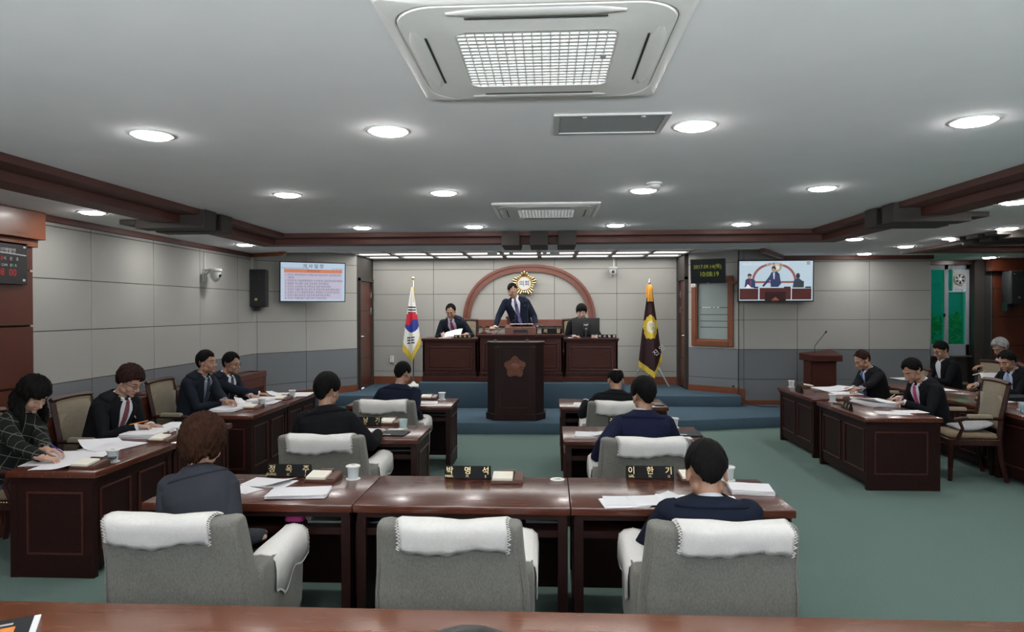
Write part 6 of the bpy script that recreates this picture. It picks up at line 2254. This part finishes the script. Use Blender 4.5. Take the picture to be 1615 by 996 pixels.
def nameplate(label, loc, rz, w, letters, sub=None, h=.078, m=None, tm=None, size=.05, base_d=.05, tilt=.35, spread=None):
    """black wedge shaped nameplate, letters on the side facing local -Y"""
    t = thing('nameplate', label, 'nameplate', loc, rz)
    y1 = -base_d / 2 + h * math.tan(tilt)
    v = [(-w / 2, -base_d / 2, 0), (w / 2, -base_d / 2, 0), (w / 2, base_d / 2, 0), (-w / 2, base_d / 2, 0), (-w / 2, y1 - .004, h), (w / 2, y1 - .004, h), (w / 2, y1 + .004, h), (-w / 2, y1 + .004, h)]
    mb = MB().add(v, [(0, 3, 2, 1), (4, 5, 6, 7), (0, 1, 5, 4), (1, 2, 6, 5), (2, 3, 7, 6), (3, 0, 4, 7)])
    build('plate', mb, m or M_PLATE, t, bevel=.0025)
    sl = math.hypot(h, y1 + base_d / 2)
    up = Vector((0, (y1 - .004 + base_d / 2), h)).normalized()
    n = len(letters)
    sp = spread or w * .78 / max(n - 1, 1)
    for i, ch in enumerate(letters):
        u = (i - (n - 1) / 2) * sp
        zc = .60 if sub else .5
        pos = Vector((u, -base_d / 2, 0)) + up * (sl * zc) + Vector((0, -.0015, .0))
        text('letter', ch, size, frameM(pos, (1, 0, 0), up), tm or M_GOLDT, t, .0006, bold=.0003)
        if sub and sub[i]:
            pos = Vector((u, -base_d / 2, 0)) + up * (sl * .20) + Vector((0, -.0015, 0))
            text('small_letters', sub[i], size * .42, frameM(pos, (1, 0, 0), up), tm or M_GOLDT, t, .0004)
    return t


CUP = {}


def cup(label, loc, lid=True, mint=False, coaster=True, h=.078, r=.038):
    key = (lid, mint)
    if coaster:
        tag(build('coaster', MB().lathe([(.046, 0), (.047, .004), (.046, .005), (.001, .005)], 28), M_WPLAST, smooth=.6), 'coaster under the ' + label, 'coaster').location = loc
    loc = (loc[0], loc[1], loc[2] + (.0055 if coaster else 0))
    if key in CUP:
        return dup(CUP[key], loc, label=label)
    t = thing('cup', label, 'cup', loc, 0, 'pale cups on the desks')
    build('cup_body', MB().lathe([(r * .80, 0), (r * .84, .003), (r, h), (r - .0025, h), (r * .80, .006)], 32), M_CUP if mint else M_CUPW, t, smooth=.8)
    if lid:
        build('lid', MB().lathe([(r + .001, h - .006), (r + .007, h - .004), (r + .008, h + .003), (r + .002, h + .007), (r * .5, h + .009), (.001, h + .009)], 32), M_WPLAST, t, smooth=.7)
        build('lid_opening', MB().box(-.012, .012, -.004, .004, h + .0088, h + .0098), M_BLACKM, t)
    CUP[key] = t
    return t


M_TRAY = wood('tray_wood', (.075, .032, .020), (.11, .048, .03), .4, (1, 1, 1), .1)
TRAY = []


def tray(label, loc, rz):
    if TRAY:
        r = dup(TRAY[0], loc, rz, label)
    else:
        t = thing('memo_tray', label, 'memo tray', loc, rz, 'wooden memo trays')
        mb = MB()
        mb.add([(-.10, -.075, 0), (.10, -.075, 0), (.10, .075, 0), (-.10, .075, 0), (-.10, -.075, .018), (.10, -.075, .018), (.10, .075, .040), (-.10, .075, .040)], [(0, 3, 2, 1), (4, 5, 6, 7), (0, 1, 5, 4), (1, 2, 6, 5), (2, 3, 7, 6), (3, 0, 4, 7)])
        build('tray_body', mb, M_TRAY, t, bevel=.003)
        mb = MB().add([(.045, -.07, .0195), (.095, -.07, .0195), (.095, .07, .0405), (.045, .07, .0405), (.045, -.07, .025), (.095, -.07, .025), (.095, .07, .046), (.045, .07, .046)], [(0, 3, 2, 1), (4, 5, 6, 7), (0, 1, 5, 4), (1, 2, 6, 5), (2, 3, 7, 6), (3, 0, 4, 7)])
        build('pen_ledge', mb, M_TRAY, t, bevel=.002)
        build('rear_block', MB().box(-.045, .045, .052, .072, .036, .058), M_TRAY, t, bevel=.003)
        TRAY.append(t)
        r = t
    mb = MB().add([(-.092, -.068, .0195), (.035, -.068, .0195), (.035, .05, .037), (-.092, .05, .037), (-.092, -.068, .033), (.035, -.068, .033), (.035, .05, .0505), (-.092, .05, .0505)], [(0, 3, 2, 1), (4, 5, 6, 7), (0, 1, 5, 4), (1, 2, 6, 5), (2, 3, 7, 6), (3, 0, 4, 7)])
    o = tag(build('memo_pad', mb, M_CREAM), 'cream pad in the ' + label, 'memo pad')
    o.location = loc; o.rotation_euler = (0, 0, rz)
    return r


def papers(label, px, py, w, d, rz, n=1, z=DZ, curl=0., th=.0012, jit=.02, fan=0., lift=None, printed=True, cat='paper', seed=0, name=None, X=None, z0=.0008):
    """a sheet or a pile of sheets; n layers with slightly different positions; curl lifts the corner/edge of the top sheet"""
    c = P_(px, py, z) if X is None else X
    rs = np.random.RandomState(seed + int(px))
    mb = MB()
    zz = z0
    for k in range(n):
        ox, oy, a = (rs.uniform(-jit, jit), rs.uniform(-jit, jit), rs.uniform(-1, 1) * (.03 + fan)) if n > 1 else (0, 0, 0)
        nx, ny = 12, 9
        top = k == n - 1
        P = np.zeros((ny, nx, 3))
        for i in range(ny):
            for j in range(nx):
                u, v = j / (nx - 1), i / (ny - 1)
                x, y = (u - .5) * w, (v - .5) * d
                h = .0008 * math.sin(u * 7 + k) * (1 if not top else 2)
                if top and curl:
                    q = max(0, (u * .8 + (1 - v) * .2) - .45) / .55 if curl > 0 else max(0, ((1 - u) * .8 + (1 - v) * .2) - .45) / .55
                    h += abs(curl) * q ** 2
                    x -= math.copysign(1, curl) * abs(curl) * .6 * q ** 2.4
                if lift and top:
                    h += lift * math.exp(-((u - .5) / .22) ** 2)
                ca, sa = math.cos(a), math.sin(a)
                P[i, j] = (ox + x * ca - y * sa, oy + x * sa + y * ca, zz + max(h, 0))
        m_ = MB().grid(P)
        Q = P.copy(); Q[..., 2] += max(th, .0006)
        nn = nx * ny
        f = []
        for i in range(ny - 1):
            for j in range(nx - 1):
                b_ = i * nx + j
                f.append((b_, b_ + nx, b_ + nx + 1, b_ + 1)); f.append((nn + b_, nn + b_ + 1, nn + b_ + nx + 1, nn + b_ + nx))
        edge = [j for j in range(nx)] + [i * nx + nx - 1 for i in range(1, ny)] + [(ny - 1) * nx + j for j in range(nx - 2, -1, -1)] + [i * nx for i in range(ny - 2, 0, -1)]
        for e in range(len(edge)):
            a_, b_ = edge[e], edge[(e + 1) % len(edge)]
            f.append((a_, b_, nn + b_, nn + a_))
        mb.add(np.concatenate([P.reshape(-1, 3), Q.reshape(-1, 3)]), f, 1 if (top and printed) else 0)
        zz += max(th, .0006) + .0006
    o = build(name or ('paper_sheet' if n == 1 else 'paper_pile'), mb, [M_PAPER, M_PRINT], smooth=.6)
    o.location = c; o.rotation_euler = (0, 0, rz)
    return tag(o, label, cat)


def slab(name, label, cat, px, py, w, d, h, rz, m, z=DZ, bev=.002, X=None):
    c = P_(px, py, z) if X is None else Vector(X)
    o = build(name, MB().box(-w / 2, w / 2, -d / 2, d / 2, 0.0006, h), m, bevel=bev)
    o.location = c; o.rotation_euler = (0, 0, rz)
    return tag(o, label, cat)


def pen(label, p0, p1, m, name='pen'):
    p0, p1 = Vector(p0), Vector(p1)
    t = thing(name, label, name, tuple(p0))
    d = p1 - p0
    build('barrel', MB().tube([(0, 0, 0), tuple(d)], .0042, 8), m, t, smooth=3)
    build('tip', MB().tube([tuple(-d.normalized() * .012), (0, 0, 0)], [.001, .0035], 8), M_BLACK, t, smooth=3)
    return t


# nearest row ---------------------------------------------------------------
q = P_(454, 752); nameplate('black nameplate with three gold letters, left of the nearest row', (q.x, q.y + .03, DZ), .0, .29, '정옥주', ['JEONG.', 'O.', 'J'], size=.052)
q = P_(737, 755); nameplate('black nameplate with three gold letters on the empty middle desk', (q.x, q.y + .03, DZ), 0, .30, '박명석', ['PARK.', 'M.', 'S'], size=.052)
q = P_(1026, 755); nameplate('black nameplate with three gold letters, right of the nearest row', (q.x, q.y + .03, DZ), 0, .305, '이한기', ['LEE.', 'H.', 'G'], size=.052)
q = P_(510, 757); tray('wooden tray left of the lidded cup, nearest row left', (q.x, q.y + .01, DZ), -.06)
q = P_(800, 760); tray('wooden tray on the empty middle desk of the nearest row', (q.x, q.y + .03, DZ), 0)
q = P_(1097, 757); tray('wooden tray beside the man in dark navy, nearest row right', (q.x, q.y + .03, DZ), .04)
q = P_(557, 755); cup('lidded cup on the left desk of the nearest row', (q.x, q.y, DZ))
q = P_(1148, 757); cup('lidded cup beside the man in dark navy, nearest row right', (q.x, q.y, DZ))
q = P_(879, 756); o = tag(build('coaster', MB().lathe([(.046, 0), (.047, .004), (.001, .004)], 28), M_WPLAST, smooth=.6), 'round white coaster alone on the middle desk of the nearest row', 'coaster'); o.location = q
build('printed_mark', MB().box(-.022, .02, -.004, .003, .004, .0046).box(-.006, .022, .004, .010, .004, .0046), M_BLACKM, o)
papers('pile of loose white sheets on the left desk of the nearest row, nearest the chair', 472, 779, .34, .20, .12, n=7, th=.0025, jit=.016, fan=.05)
papers('single white sheet with curled edge near the left nameplate, nearest row', 425, 761, .29, .19, -.15, n=2, curl=.03)
papers('white sheet corner showing beside the grey jacketed woman', 385, 772, .20, .13, -.5, n=1)
papers('white sheets at the left end of the right desk, nearest row', 985, 792, .25, .19, .12, n=3, jit=.02, fan=.06)
papers('curling white sheet half over the others, right desk of the nearest row', 1032, 790, .27, .20, .25, n=1, curl=.05, z0=.006)
papers('printed white sheets before the man, right desk of the nearest row', 1100, 790, .42, .24, -.05, n=3, jit=.03, fan=.08)
papers('thick stapled report at the right end of the nearest row', 1184, 774, .24, .19, -.12, n=7, th=.0030, jit=.004)
tag(build('report_tab', MB().box(-.012, .012, -.02, .02, .001, .004), mat('yellow_tab', (.75, .45, .03), .7, .03)), 'small yellow tab beside the thick report, nearest row right', 'tab').location = P_(1148, 762)
# things on the shelves under the desks
tz = .586
slab('folder', 'grey green folder on the shelf under the left desk, nearest row', 'folder', 520, 818, .21, .16, .014, 0, M_FOLDG, z=tz)
slab('folder', 'grey green folder on the shelf under the middle desk, nearest row', 'folder', 858, 819, .21, .14, .018, 0, M_FOLDG, z=tz)
slab('booklet', 'dark blue booklet on the shelf at the left of the middle desk, nearest row', 'booklet', 610, 819, .30, .16, .012, .02, mat('dark_blue_cover', (.01, .03, .05), .3, .1), z=tz)
t = thing('cloth_pouch', 'pink pouch with white cloth on the shelf before the woman in grey', 'pouch', tuple(P_(466, 822, tz)))
mb = MB(); loft(mb, [(0, 0, .001, .055, .04, .03), (0, 0, .02, .062, .045, .035), (0, 0, .05, .045, .03, .025), (0, 0, .066, .02, .015, .014)]); build('pouch_body', mb, mat('pink_cloth', (.42, .03, .20), .7, .1), t, sub=1)
P = np.array([[(-.075 + .17 * j / 9, -.02 + .06 * i / 5, .062 + .012 * math.sin(j * 1.3 + i) - (.05 * max(0, j - 6) / 3)) for j in range(10)] for i in range(6)])
build('white_cloth', MB().grid(P), mat('patterned_cloth', (.45, .45, .46), .9, .4, 70), t, solid=.003, smooth=3)
# second row -----------------------------------------------------------------
q = P_(577, 670); nameplate('black nameplate with three gold letters, second row left', (q.x, q.y + .005, DZ), 0, .29, '임남기', ['IM.', 'N.', 'G'], size=.052)
q = P_(968, 671); nameplate('black nameplate mostly hidden by the man in bright navy suit', (q.x + .09, q.y, DZ), 0, .28, ['김', ' ', ' '], ['KIM.', '', ''], size=.052)
q = P_(616, 668); tray('wooden tray right of the nameplate, second row left', (q.x, q.y + .0, DZ), -.1)
q = P_(636, 676); cup('pale mint open cup, second row left', (q.x, q.y, DZ), lid=False, mint=True, h=.085)
q = P_(1063, 674); cup('lidded cup on the right desk of the second row', (q.x, q.y, DZ))
papers('pile of white sheets beside the man in black suit, second row left', 577, 682, .28, .20, -.05, n=6, th=.003, jit=.012)
papers('white sheet hanging off the desk edge, second row left', 562, 686, .14, .20, .4, n=1)
slab('folder', 'black glossy folder, second row left', 'folder', 615, 684, .31, .21, .012, -.08, M_FOLDER)
slab('sticker_label', 'small pale label on the black folder, second row left', 'label', 0, 0, .09, .022, .0012, -.08, M_PAPER, X=(P_(608, 687).x, P_(608, 687).y, DZ + .0125), bev=0)
papers('small white slip on the black folder, second row left', 0, 0, .13, .06, .1, n=1, X=Vector((P_(624, 679).x, P_(624, 679).y, DZ + .013)), printed=False)
slab('folder', 'black glossy folder, second row right', 'folder', 1078, 685, .30, .20, .012, -.08, M_FOLDER)
slab('sticker_label', 'small pale label on the black folder, second row right', 'label', 0, 0, .09, .022, .0012, -.08, M_PAPER, X=(P_(1075, 687).x, P_(1075, 687).y, DZ + .0125), bev=0)
papers('white sheet under the black folder, second row right', 1062, 690, .30, .14, .05, n=1, z0=.0003)
papers('open white sheets left of the man in bright navy, second row right', 931, 685, .27, .22, .05, n=2, jit=.02, fan=.1, curl=.03)
pen('dark pen on the white sheets, second row right', P_(946, 685, DZ + .02), P_(952, 692, DZ + .02), M_BLACK)
slab('folder', 'grey folder on the shelf under the left desk, second row', 'folder', 637, 708, .24, .18, .014, 0, M_FOLDG, z=tz)
# row by the platform ----------------------------------------------------------
q = P_(676, 629); tray('wooden tray on the left desk by the platform', (q.x, q.y + .03, DZ), -.05)
q = P_(697, 630); cup('lidded cup on the left desk by the platform', (q.x, q.y, DZ))
papers('white sheets on the left desk by the platform', 676, 635, .17, .24, .1, n=2)
slab('folder', 'grey folder on the shelf under the left desk by the platform', 'folder', 694, 653, .26, .18, .014, 0, M_FOLDG, z=tz)
papers('white sheet left of the balding man, by the platform', 918, 637, .20, .26, -.1, n=1)
slab('phone', 'black phone at the right end of the desk by the platform', 'phone', 1037, 638, .10, .22, .014, .1, M_BLACK)
q = P_(589, 622); o = slab('paper_slip', 'small white slip left of the man in navy jacket, by the platform', 'paper', 589, 632, .04, .02, .02, 0, M_PAPER)
# left side ---------------------------------------------------------------------
papers('large open white sheets under the hands of the writing woman', 110, 722, .42, .50, .25, n=3, th=.0012, jit=.03, fan=.06)
papers('white sheet with curled end at the near corner of the left desk', 88, 737, .26, .19, .10, n=1, curl=.02, z0=.006)
papers('folded white sheets between the woman and the man in striped tie', 178, 704, .30, .34, -.35, n=4, th=.0016, jit=.03, fan=.1, curl=-.07)
papers('thick pile of white papers before the man in striped tie', 232, 686, .30, .34, .05, n=9, th=.0036, jit=.015)
papers('white sheet on top under the hand of the man in striped tie', 262, 677, .30, .30, -.25, n=2, z0=.002)
papers('white sheets at the far end of the desk of the man in striped tie', 282, 670, .26, .30, .1, n=3, th=.002, jit=.02)
q = P_(142, 736); tray('wooden tray beside the cup at the near left desk', (q.x, q.y, DZ), -PI / 2 + 1.45)
q = P_(258, 695); tray('wooden tray before the man in striped tie', (q.x, q.y, DZ), -.12)
q = P_(178, 728); cup('pale cup on the near left desk by the writing woman', (q.x, q.y, DZ))
q = P_(285, 689); cup('pale cup near the reddish brown haired head, left desk', (q.x, q.y, DZ))
slab('phone', 'small black phone on the tray edge at the near left desk', 'phone', 0, 0, .12, .05, .012, .3, M_BLACK, X=(P_(168, 731).x, P_(168, 731).y, DZ + .034))
slab('seal_case', 'small dark red case on the papers before the man in striped tie', 'case', 0, 0, .03, .02, .014, .3, mat('dark_red_case', (.15, .01, .03), .4), X=(P_(264, 684).x, P_(264, 684).y, DZ + .012))
papers('thick pile of white papers before the man in checked shirt', 362, 646, .26, .36, .0, n=8, th=.0032, jit=.014)
papers('turned up white page held by the man in checked shirt', 385, 637, .26, .34, .1, n=3, th=.002, jit=.02, curl=-.10)
papers('white sheets beyond the tray of the man in checked shirt', 422, 634, .22, .40, .05, n=3, jit=.02)
papers('thick pile of white papers before the older man in glasses', 415, 632, .26, .34, .0, n=8, th=.0032, jit=.014)
papers('turned white page under the hand of the older man in glasses', 437, 624, .26, .34, .1, n=2, jit=.02, curl=-.06, z0=.02)
papers('white sheets at the far end of the left desks', 474, 622, .24, .42, .1, n=3, jit=.02)
q = P_(399, 644); tray('wooden tray before the man in checked shirt', (q.x, q.y, DZ), -.1)
q = P_(446, 630); tray('wooden tray before the older man in glasses', (q.x, q.y, DZ), -.1)
q = P_(413, 640); cup('pale cup nearer of two on the far left desks', (q.x, q.y, DZ), lid=True)
q = P_(461, 626); cup('pale cup farther of two on the far left desks', (q.x, q.y, DZ), lid=True)
hw = bpy.data.objects
# right side --------------------------------------------------------------------
q = P_(1243, 609); cup('white lidded cup on the right desk in front of the side lectern', (q.x + .02, q.y - .07, DZ))
q = P_(1313, 633); cup('white lidded cup on the near right desk', (q.x, q.y, DZ))
q = P_(1256, 617); nameplate('black nameplate standing aslant beside the cup, farther right desk', (q.x + .03, q.y - .02, DZ), PI / 2 - .1, .26, '문은영', None, size=.05)
q = P_(1330, 644); nameplate('black nameplate with three gold letters beside the cup, near right desk', (q.x + .03, q.y - .02, DZ), -PI / 2 - .1, .26, '백군수', None, size=.05)
q = P_(1262, 610); tray('wooden tray behind the nameplate, farther right desk', (q.x + .08, q.y + .0, DZ), PI / 2)
q = P_(1348, 633); tray('wooden tray beside the paper pile, near right desk', (q.x, q.y + .05, DZ), PI / 2)
papers('spread white papers before the man in blue tie', 1310, 614, .40, .50, .1, n=4, th=.002, jit=.03, fan=.06, curl=.06)
papers('white sheets under the hands of the man in blue tie', 1335, 620, .34, .24, .0, n=2, jit=.02)
papers('thick bent pile of white papers on the near right desk', 1380, 638, .32, .42, .15, n=11, th=.0038, jit=.014, fan=.03, curl=-.05)
papers('white sheets at the near corner of the near right desk', 1408, 651, .30, .22, -.25, n=2, jit=.02, fan=.05)
papers('white sheet reaching the chair side edge of the near right desk', 1435, 649, .30, .20, .1, n=1)
slab('phone', 'dark phone beside the cup on the near right desk', 'phone', 1325, 637, .07, .14, .01, .6, M_BLACK)
pen('thin pen lying on the papers before the man in blue tie', P_(1278, 614, DZ + .015), P_(1288, 617, DZ + .015), M_BLACK)
q = P_(1546, 633); nameplate('small black triangular nameplate at the edge of the far right desk', (q.x + .02, q.y, DZ), -PI / 2, .20, '과장', None, h=.07, size=.04)
q = P_(1601, 646); cup('white cup on the far right desk', (q.x + .07, q.y, DZ), lid=False)
q = P_(1610, 650); nameplate('pale blue name card at the right edge of the picture', (q.x + .12, q.y - .03, DZ), -.35, .24, '기획홍보', None, h=.075, m=mat('pale_blue_card', (.22, .42, .52), .6, .02), tm=M_INK, size=.036)
slab('folder', 'thick dark folder before the man in pale blue tie', 'folder', 1600, 630, .40, .30, .045, .1, M_FOLDER)
papers('white papers beside the dark folder, far right desk', 1570, 632, .22, .30, .2, n=3, jit=.03)
papers('white papers before the man with the badge', 1489, 614, .20, .30, .1, n=2)
papers('white papers at the far end of the far right desks', 1428, 597, .30, .30, .1, n=3)
# booklet held by the grey haired man
t = thing('open_booklet', 'white open booklet held by the grey haired man', 'booklet', tuple(at(1560, 588, X=6.28)))
for s, a in ((1, .25), (-1, -1.0)):
    M = Matrix.Rotation(PI / 2, 4, 'Z') @ Matrix.Rotation(a if s > 0 else PI - .95, 4, 'Y')
    build('page_block', MB().box(0, .17, -.13, .13, -.006, .006, 0, M), M_PAPER, t, bevel=.002)
# platform ----------------------------------------------------------------------
z1, z2 = Zs + .74, Zs + .81
q = at(730, 529, Y=11.72); nameplate('black nameplate with four letters before the seated man with red tie', (q.x, 11.70, z1), 0, .30, '사무과장', None, h=.058, size=.045)
q = at(870.5, 523, Y=11.68); nameplate('black nameplate with two widely spaced gold letters, middle desk of the platform', (q.x, 11.68, z2), 0, .36, '의장', None, h=.10, size=.075, spread=.22, tilt=.2)
q = at(957, 529, Y=11.72); nameplate('black nameplate with four white letters right of the monitor', (q.x, 11.70, z1), 0, .31, '의사팀장', None, h=.062, size=.045, tm=M_WPLAST)
# gavel and block
q = at(763, 524, Y=11.78)
t = thing('sounding_block', 'flat wooden block under the gavel on the middle platform desk', 'gavel block', (q.x, 11.80, z2))
build('block_body', MB().box(-.14, .14, -.07, .07, 0.0005, .018), M_STAGE, t, bevel=.004)
build('block_pad', MB().lathe([(.055, .018), (.055, .030), (.045, .034), (.001, .034)], 24), M_STAGE, t, smooth=.6)
g0 = Vector((q.x, 11.80, z2 + .036))
t = thing('gavel', 'wooden gavel held in the hand of the standing man', 'gavel', tuple(g0))
M_GAV = wood('gavel_wood', (.16, .055, .03), (.21, .075, .04), .3, (1, 1, 1), .2)
build('gavel_head', MB().lathe([(.026, 0), (.030, .006), (.030, .02), (.024, .026), (.027, .05), (.024, .074), (.030, .080), (.030, .094), (.026, .10)], 24), M_GAV, t, smooth=.8)
hp = at(786, 519, Y=11.93)
build('handle', MB().tube([(0.01, 0, .05), tuple((hp - g0) * .5 + Vector((0, 0, .024))), tuple(hp - g0)], [.008, .011, .012], 10), M_GAV, t, smooth=3)
# small reading stand on the middle desk
q = at(821, 520, Y=11.85)
t = thing('reading_stand', 'reddish wooden reading stand on the middle platform desk', 'reading stand', (q.x, 11.82, z2))
mb = MB().add([(-.27, -.05, 0), (.27, -.05, 0), (.27, .22, 0), (-.27, .22, 0), (-.27, -.05, .115), (.27, -.05, .115), (.27, .22, .16), (-.27, .22, .16)], [(0, 3, 2, 1), (4, 5, 6, 7), (0, 1, 5, 4), (1, 2, 6, 5), (2, 3, 7, 6), (3, 0, 4, 7)])
build('stand_body', mb, wood('stand_wood', (.13, .045, .03), (.17, .06, .04), .35, (1, 1, 1), .2), t, bevel=.005)
build('dark_recess', MB().box(-.12, .13, -.053, -.049, .02, .075), M_BLACKM, t)
papers('white papers on the reading stand before the standing man', 0, 0, .40, .20, 0, n=3, X=Vector((q.x + .02, 11.92, z2 + .165)))
# papers bending over the desk beside the stand
P = np.zeros((8, 14, 3))
for i in range(8):
    for j in range(14):
        u = j / 13; v = i / 7
        P[i, j] = (.34 * u, .0 + .22 * v, .17 - .15 * u ** 2.2 - .01 * v)
o = tag(build('paper_sheet', MB().grid(P), M_PAPER, solid=.002, smooth=3), 'curved white sheet drooping right of the reading stand on the platform', 'paper'); o.location = (at(846, 520, Y=11.8).x - .02, 11.78, z2 + .003)
# papers of the left man, held up
P = np.zeros((10, 12, 3))
for i in range(10):
    for j in range(12):
        u = j / 11; v = i / 9
        P[i, j] = (-.16 + .30 * u + .03 * v, -.05 + .10 * v + .03 * math.sin(u * 3), .01 + .15 * v ** .8 * (.55 + .45 * u) + .01 * math.sin(u * PI))
o = tag(build('paper_sheet', MB().grid(P), M_PAPER, solid=.002, smooth=3), 'white sheets held upright by the seated man with red tie', 'paper'); o.location = (at(714, 525, Y=11.85).x, 11.84, z1 + .001)
papers('white sheets flat on the left platform desk', 0, 0, .22, .16, .2, n=2, X=Vector((at(702, 528, Y=11.80).x, 11.78, z1)))
slab('green_tab', 'small green tab on the upright sheets of the man with red tie', 'tab', 0, 0, .05, .004, .02, 0, mat('green_tab', (.02, .30, .12), .6), X=tuple(at(725.5, 519.5, Y=11.94)))
pen('dark blue pen in the hand of the seated man with red tie', at(700, 529, Y=11.86), at(694, 524, Y=11.92), mat('blue_pen', (.02, .03, .30), .3))
papers('white sheet between the middle nameplate and the monitor', 0, 0, .22, .16, .4, n=2, curl=-.06, X=Vector((at(893, 527, Y=11.8).x, 11.85, z1)))
# monitor
q = at(924, 517, Y=11.82)
t = thing('computer_monitor', 'black computer monitor seen from behind on the right platform desk', 'monitor', (q.x, 11.80, z1))
build('screen_case', MB().box(-.235, .235, -.012, .03, .055, .345), M_BLACKM, t, bevel=.008, smooth=.6)
build('rear_cover', MB().box(-.06, .06, -.05, -.01, .10, .26), M_BLACK, t, bevel=.012, smooth=.6)
build('neck', MB().tube([(0, -.045, .0), (0, -.05, .10), (0, -.03, .16)], [.02, .018, .018], 10), M_BLACK, t, smooth=3)
build('foot', MB().lathe([(.09, 0.0005), (.09, .010), (.03, .018)], 28, cy=-.02), M_BLACK, t, smooth=.7)
build('maker_mark', MB().tube([(-.03, -.052, .225), (0, -.052, .215), (.03, -.052, .228)], .010, 8), M_GPLAST, t, smooth=3)
build('rating_plate', MB().box(-.018, .018, -.0515, -.049, .15, .165), M_GPLAST, t)
q = at(946, 528, Y=11.74)
slab('white_box', 'small white box between the monitor and the right platform nameplate', 'box', 0, 0, .05, .06, .05, 0, M_WPLAST, X=(at(941, 528, Y=11.8).x, 11.78, z1))
# pens in hands ------------------------------------------------------------------
a = at(92, 713, Z=DZ + .045)
pen('blue pen in the hand of the writing woman', at(98, 713, X=-3.50), at(80, 700, X=-3.62), mat('blue_pen', (.02, .03, .30), .3))
pen('orange pencil in the hand of the man in striped tie', at(205, 669, X=-3.62), at(233, 663, X=-3.50), mat('orange_pencil', (.70, .22, .02), .4))
pen('silver pen between the fingers of the man in pink tie', at(1399, 630, X=3.72), at(1411, 622, X=3.78), M_CHROME)
# booklet in the foreground -------------------------------------------------------
q = at(2, 996, Z=.73)
t = thing('magazine', 'dark magazine with a coloured picture at the bottom left corner', 'magazine', (q.x, q.y, .73), .55)
build('pages', MB().box(-.14, .105, -.10, .075, .001, .009), M_PAPER, t)
build('cover', MB().box(-.14, .085, -.10, .075, .009, .0105), M_FOLDER, t)
build('cover_picture', MB().box(-.03, .04, -.06, .0, .0105, .0109), mat('orange_print', (.75, .22, .03), .5, .5, 60), t)
build('cover_title', MB().box(-.06, .03, .02, .035, .0105, .0109), M_GPLAST, t)
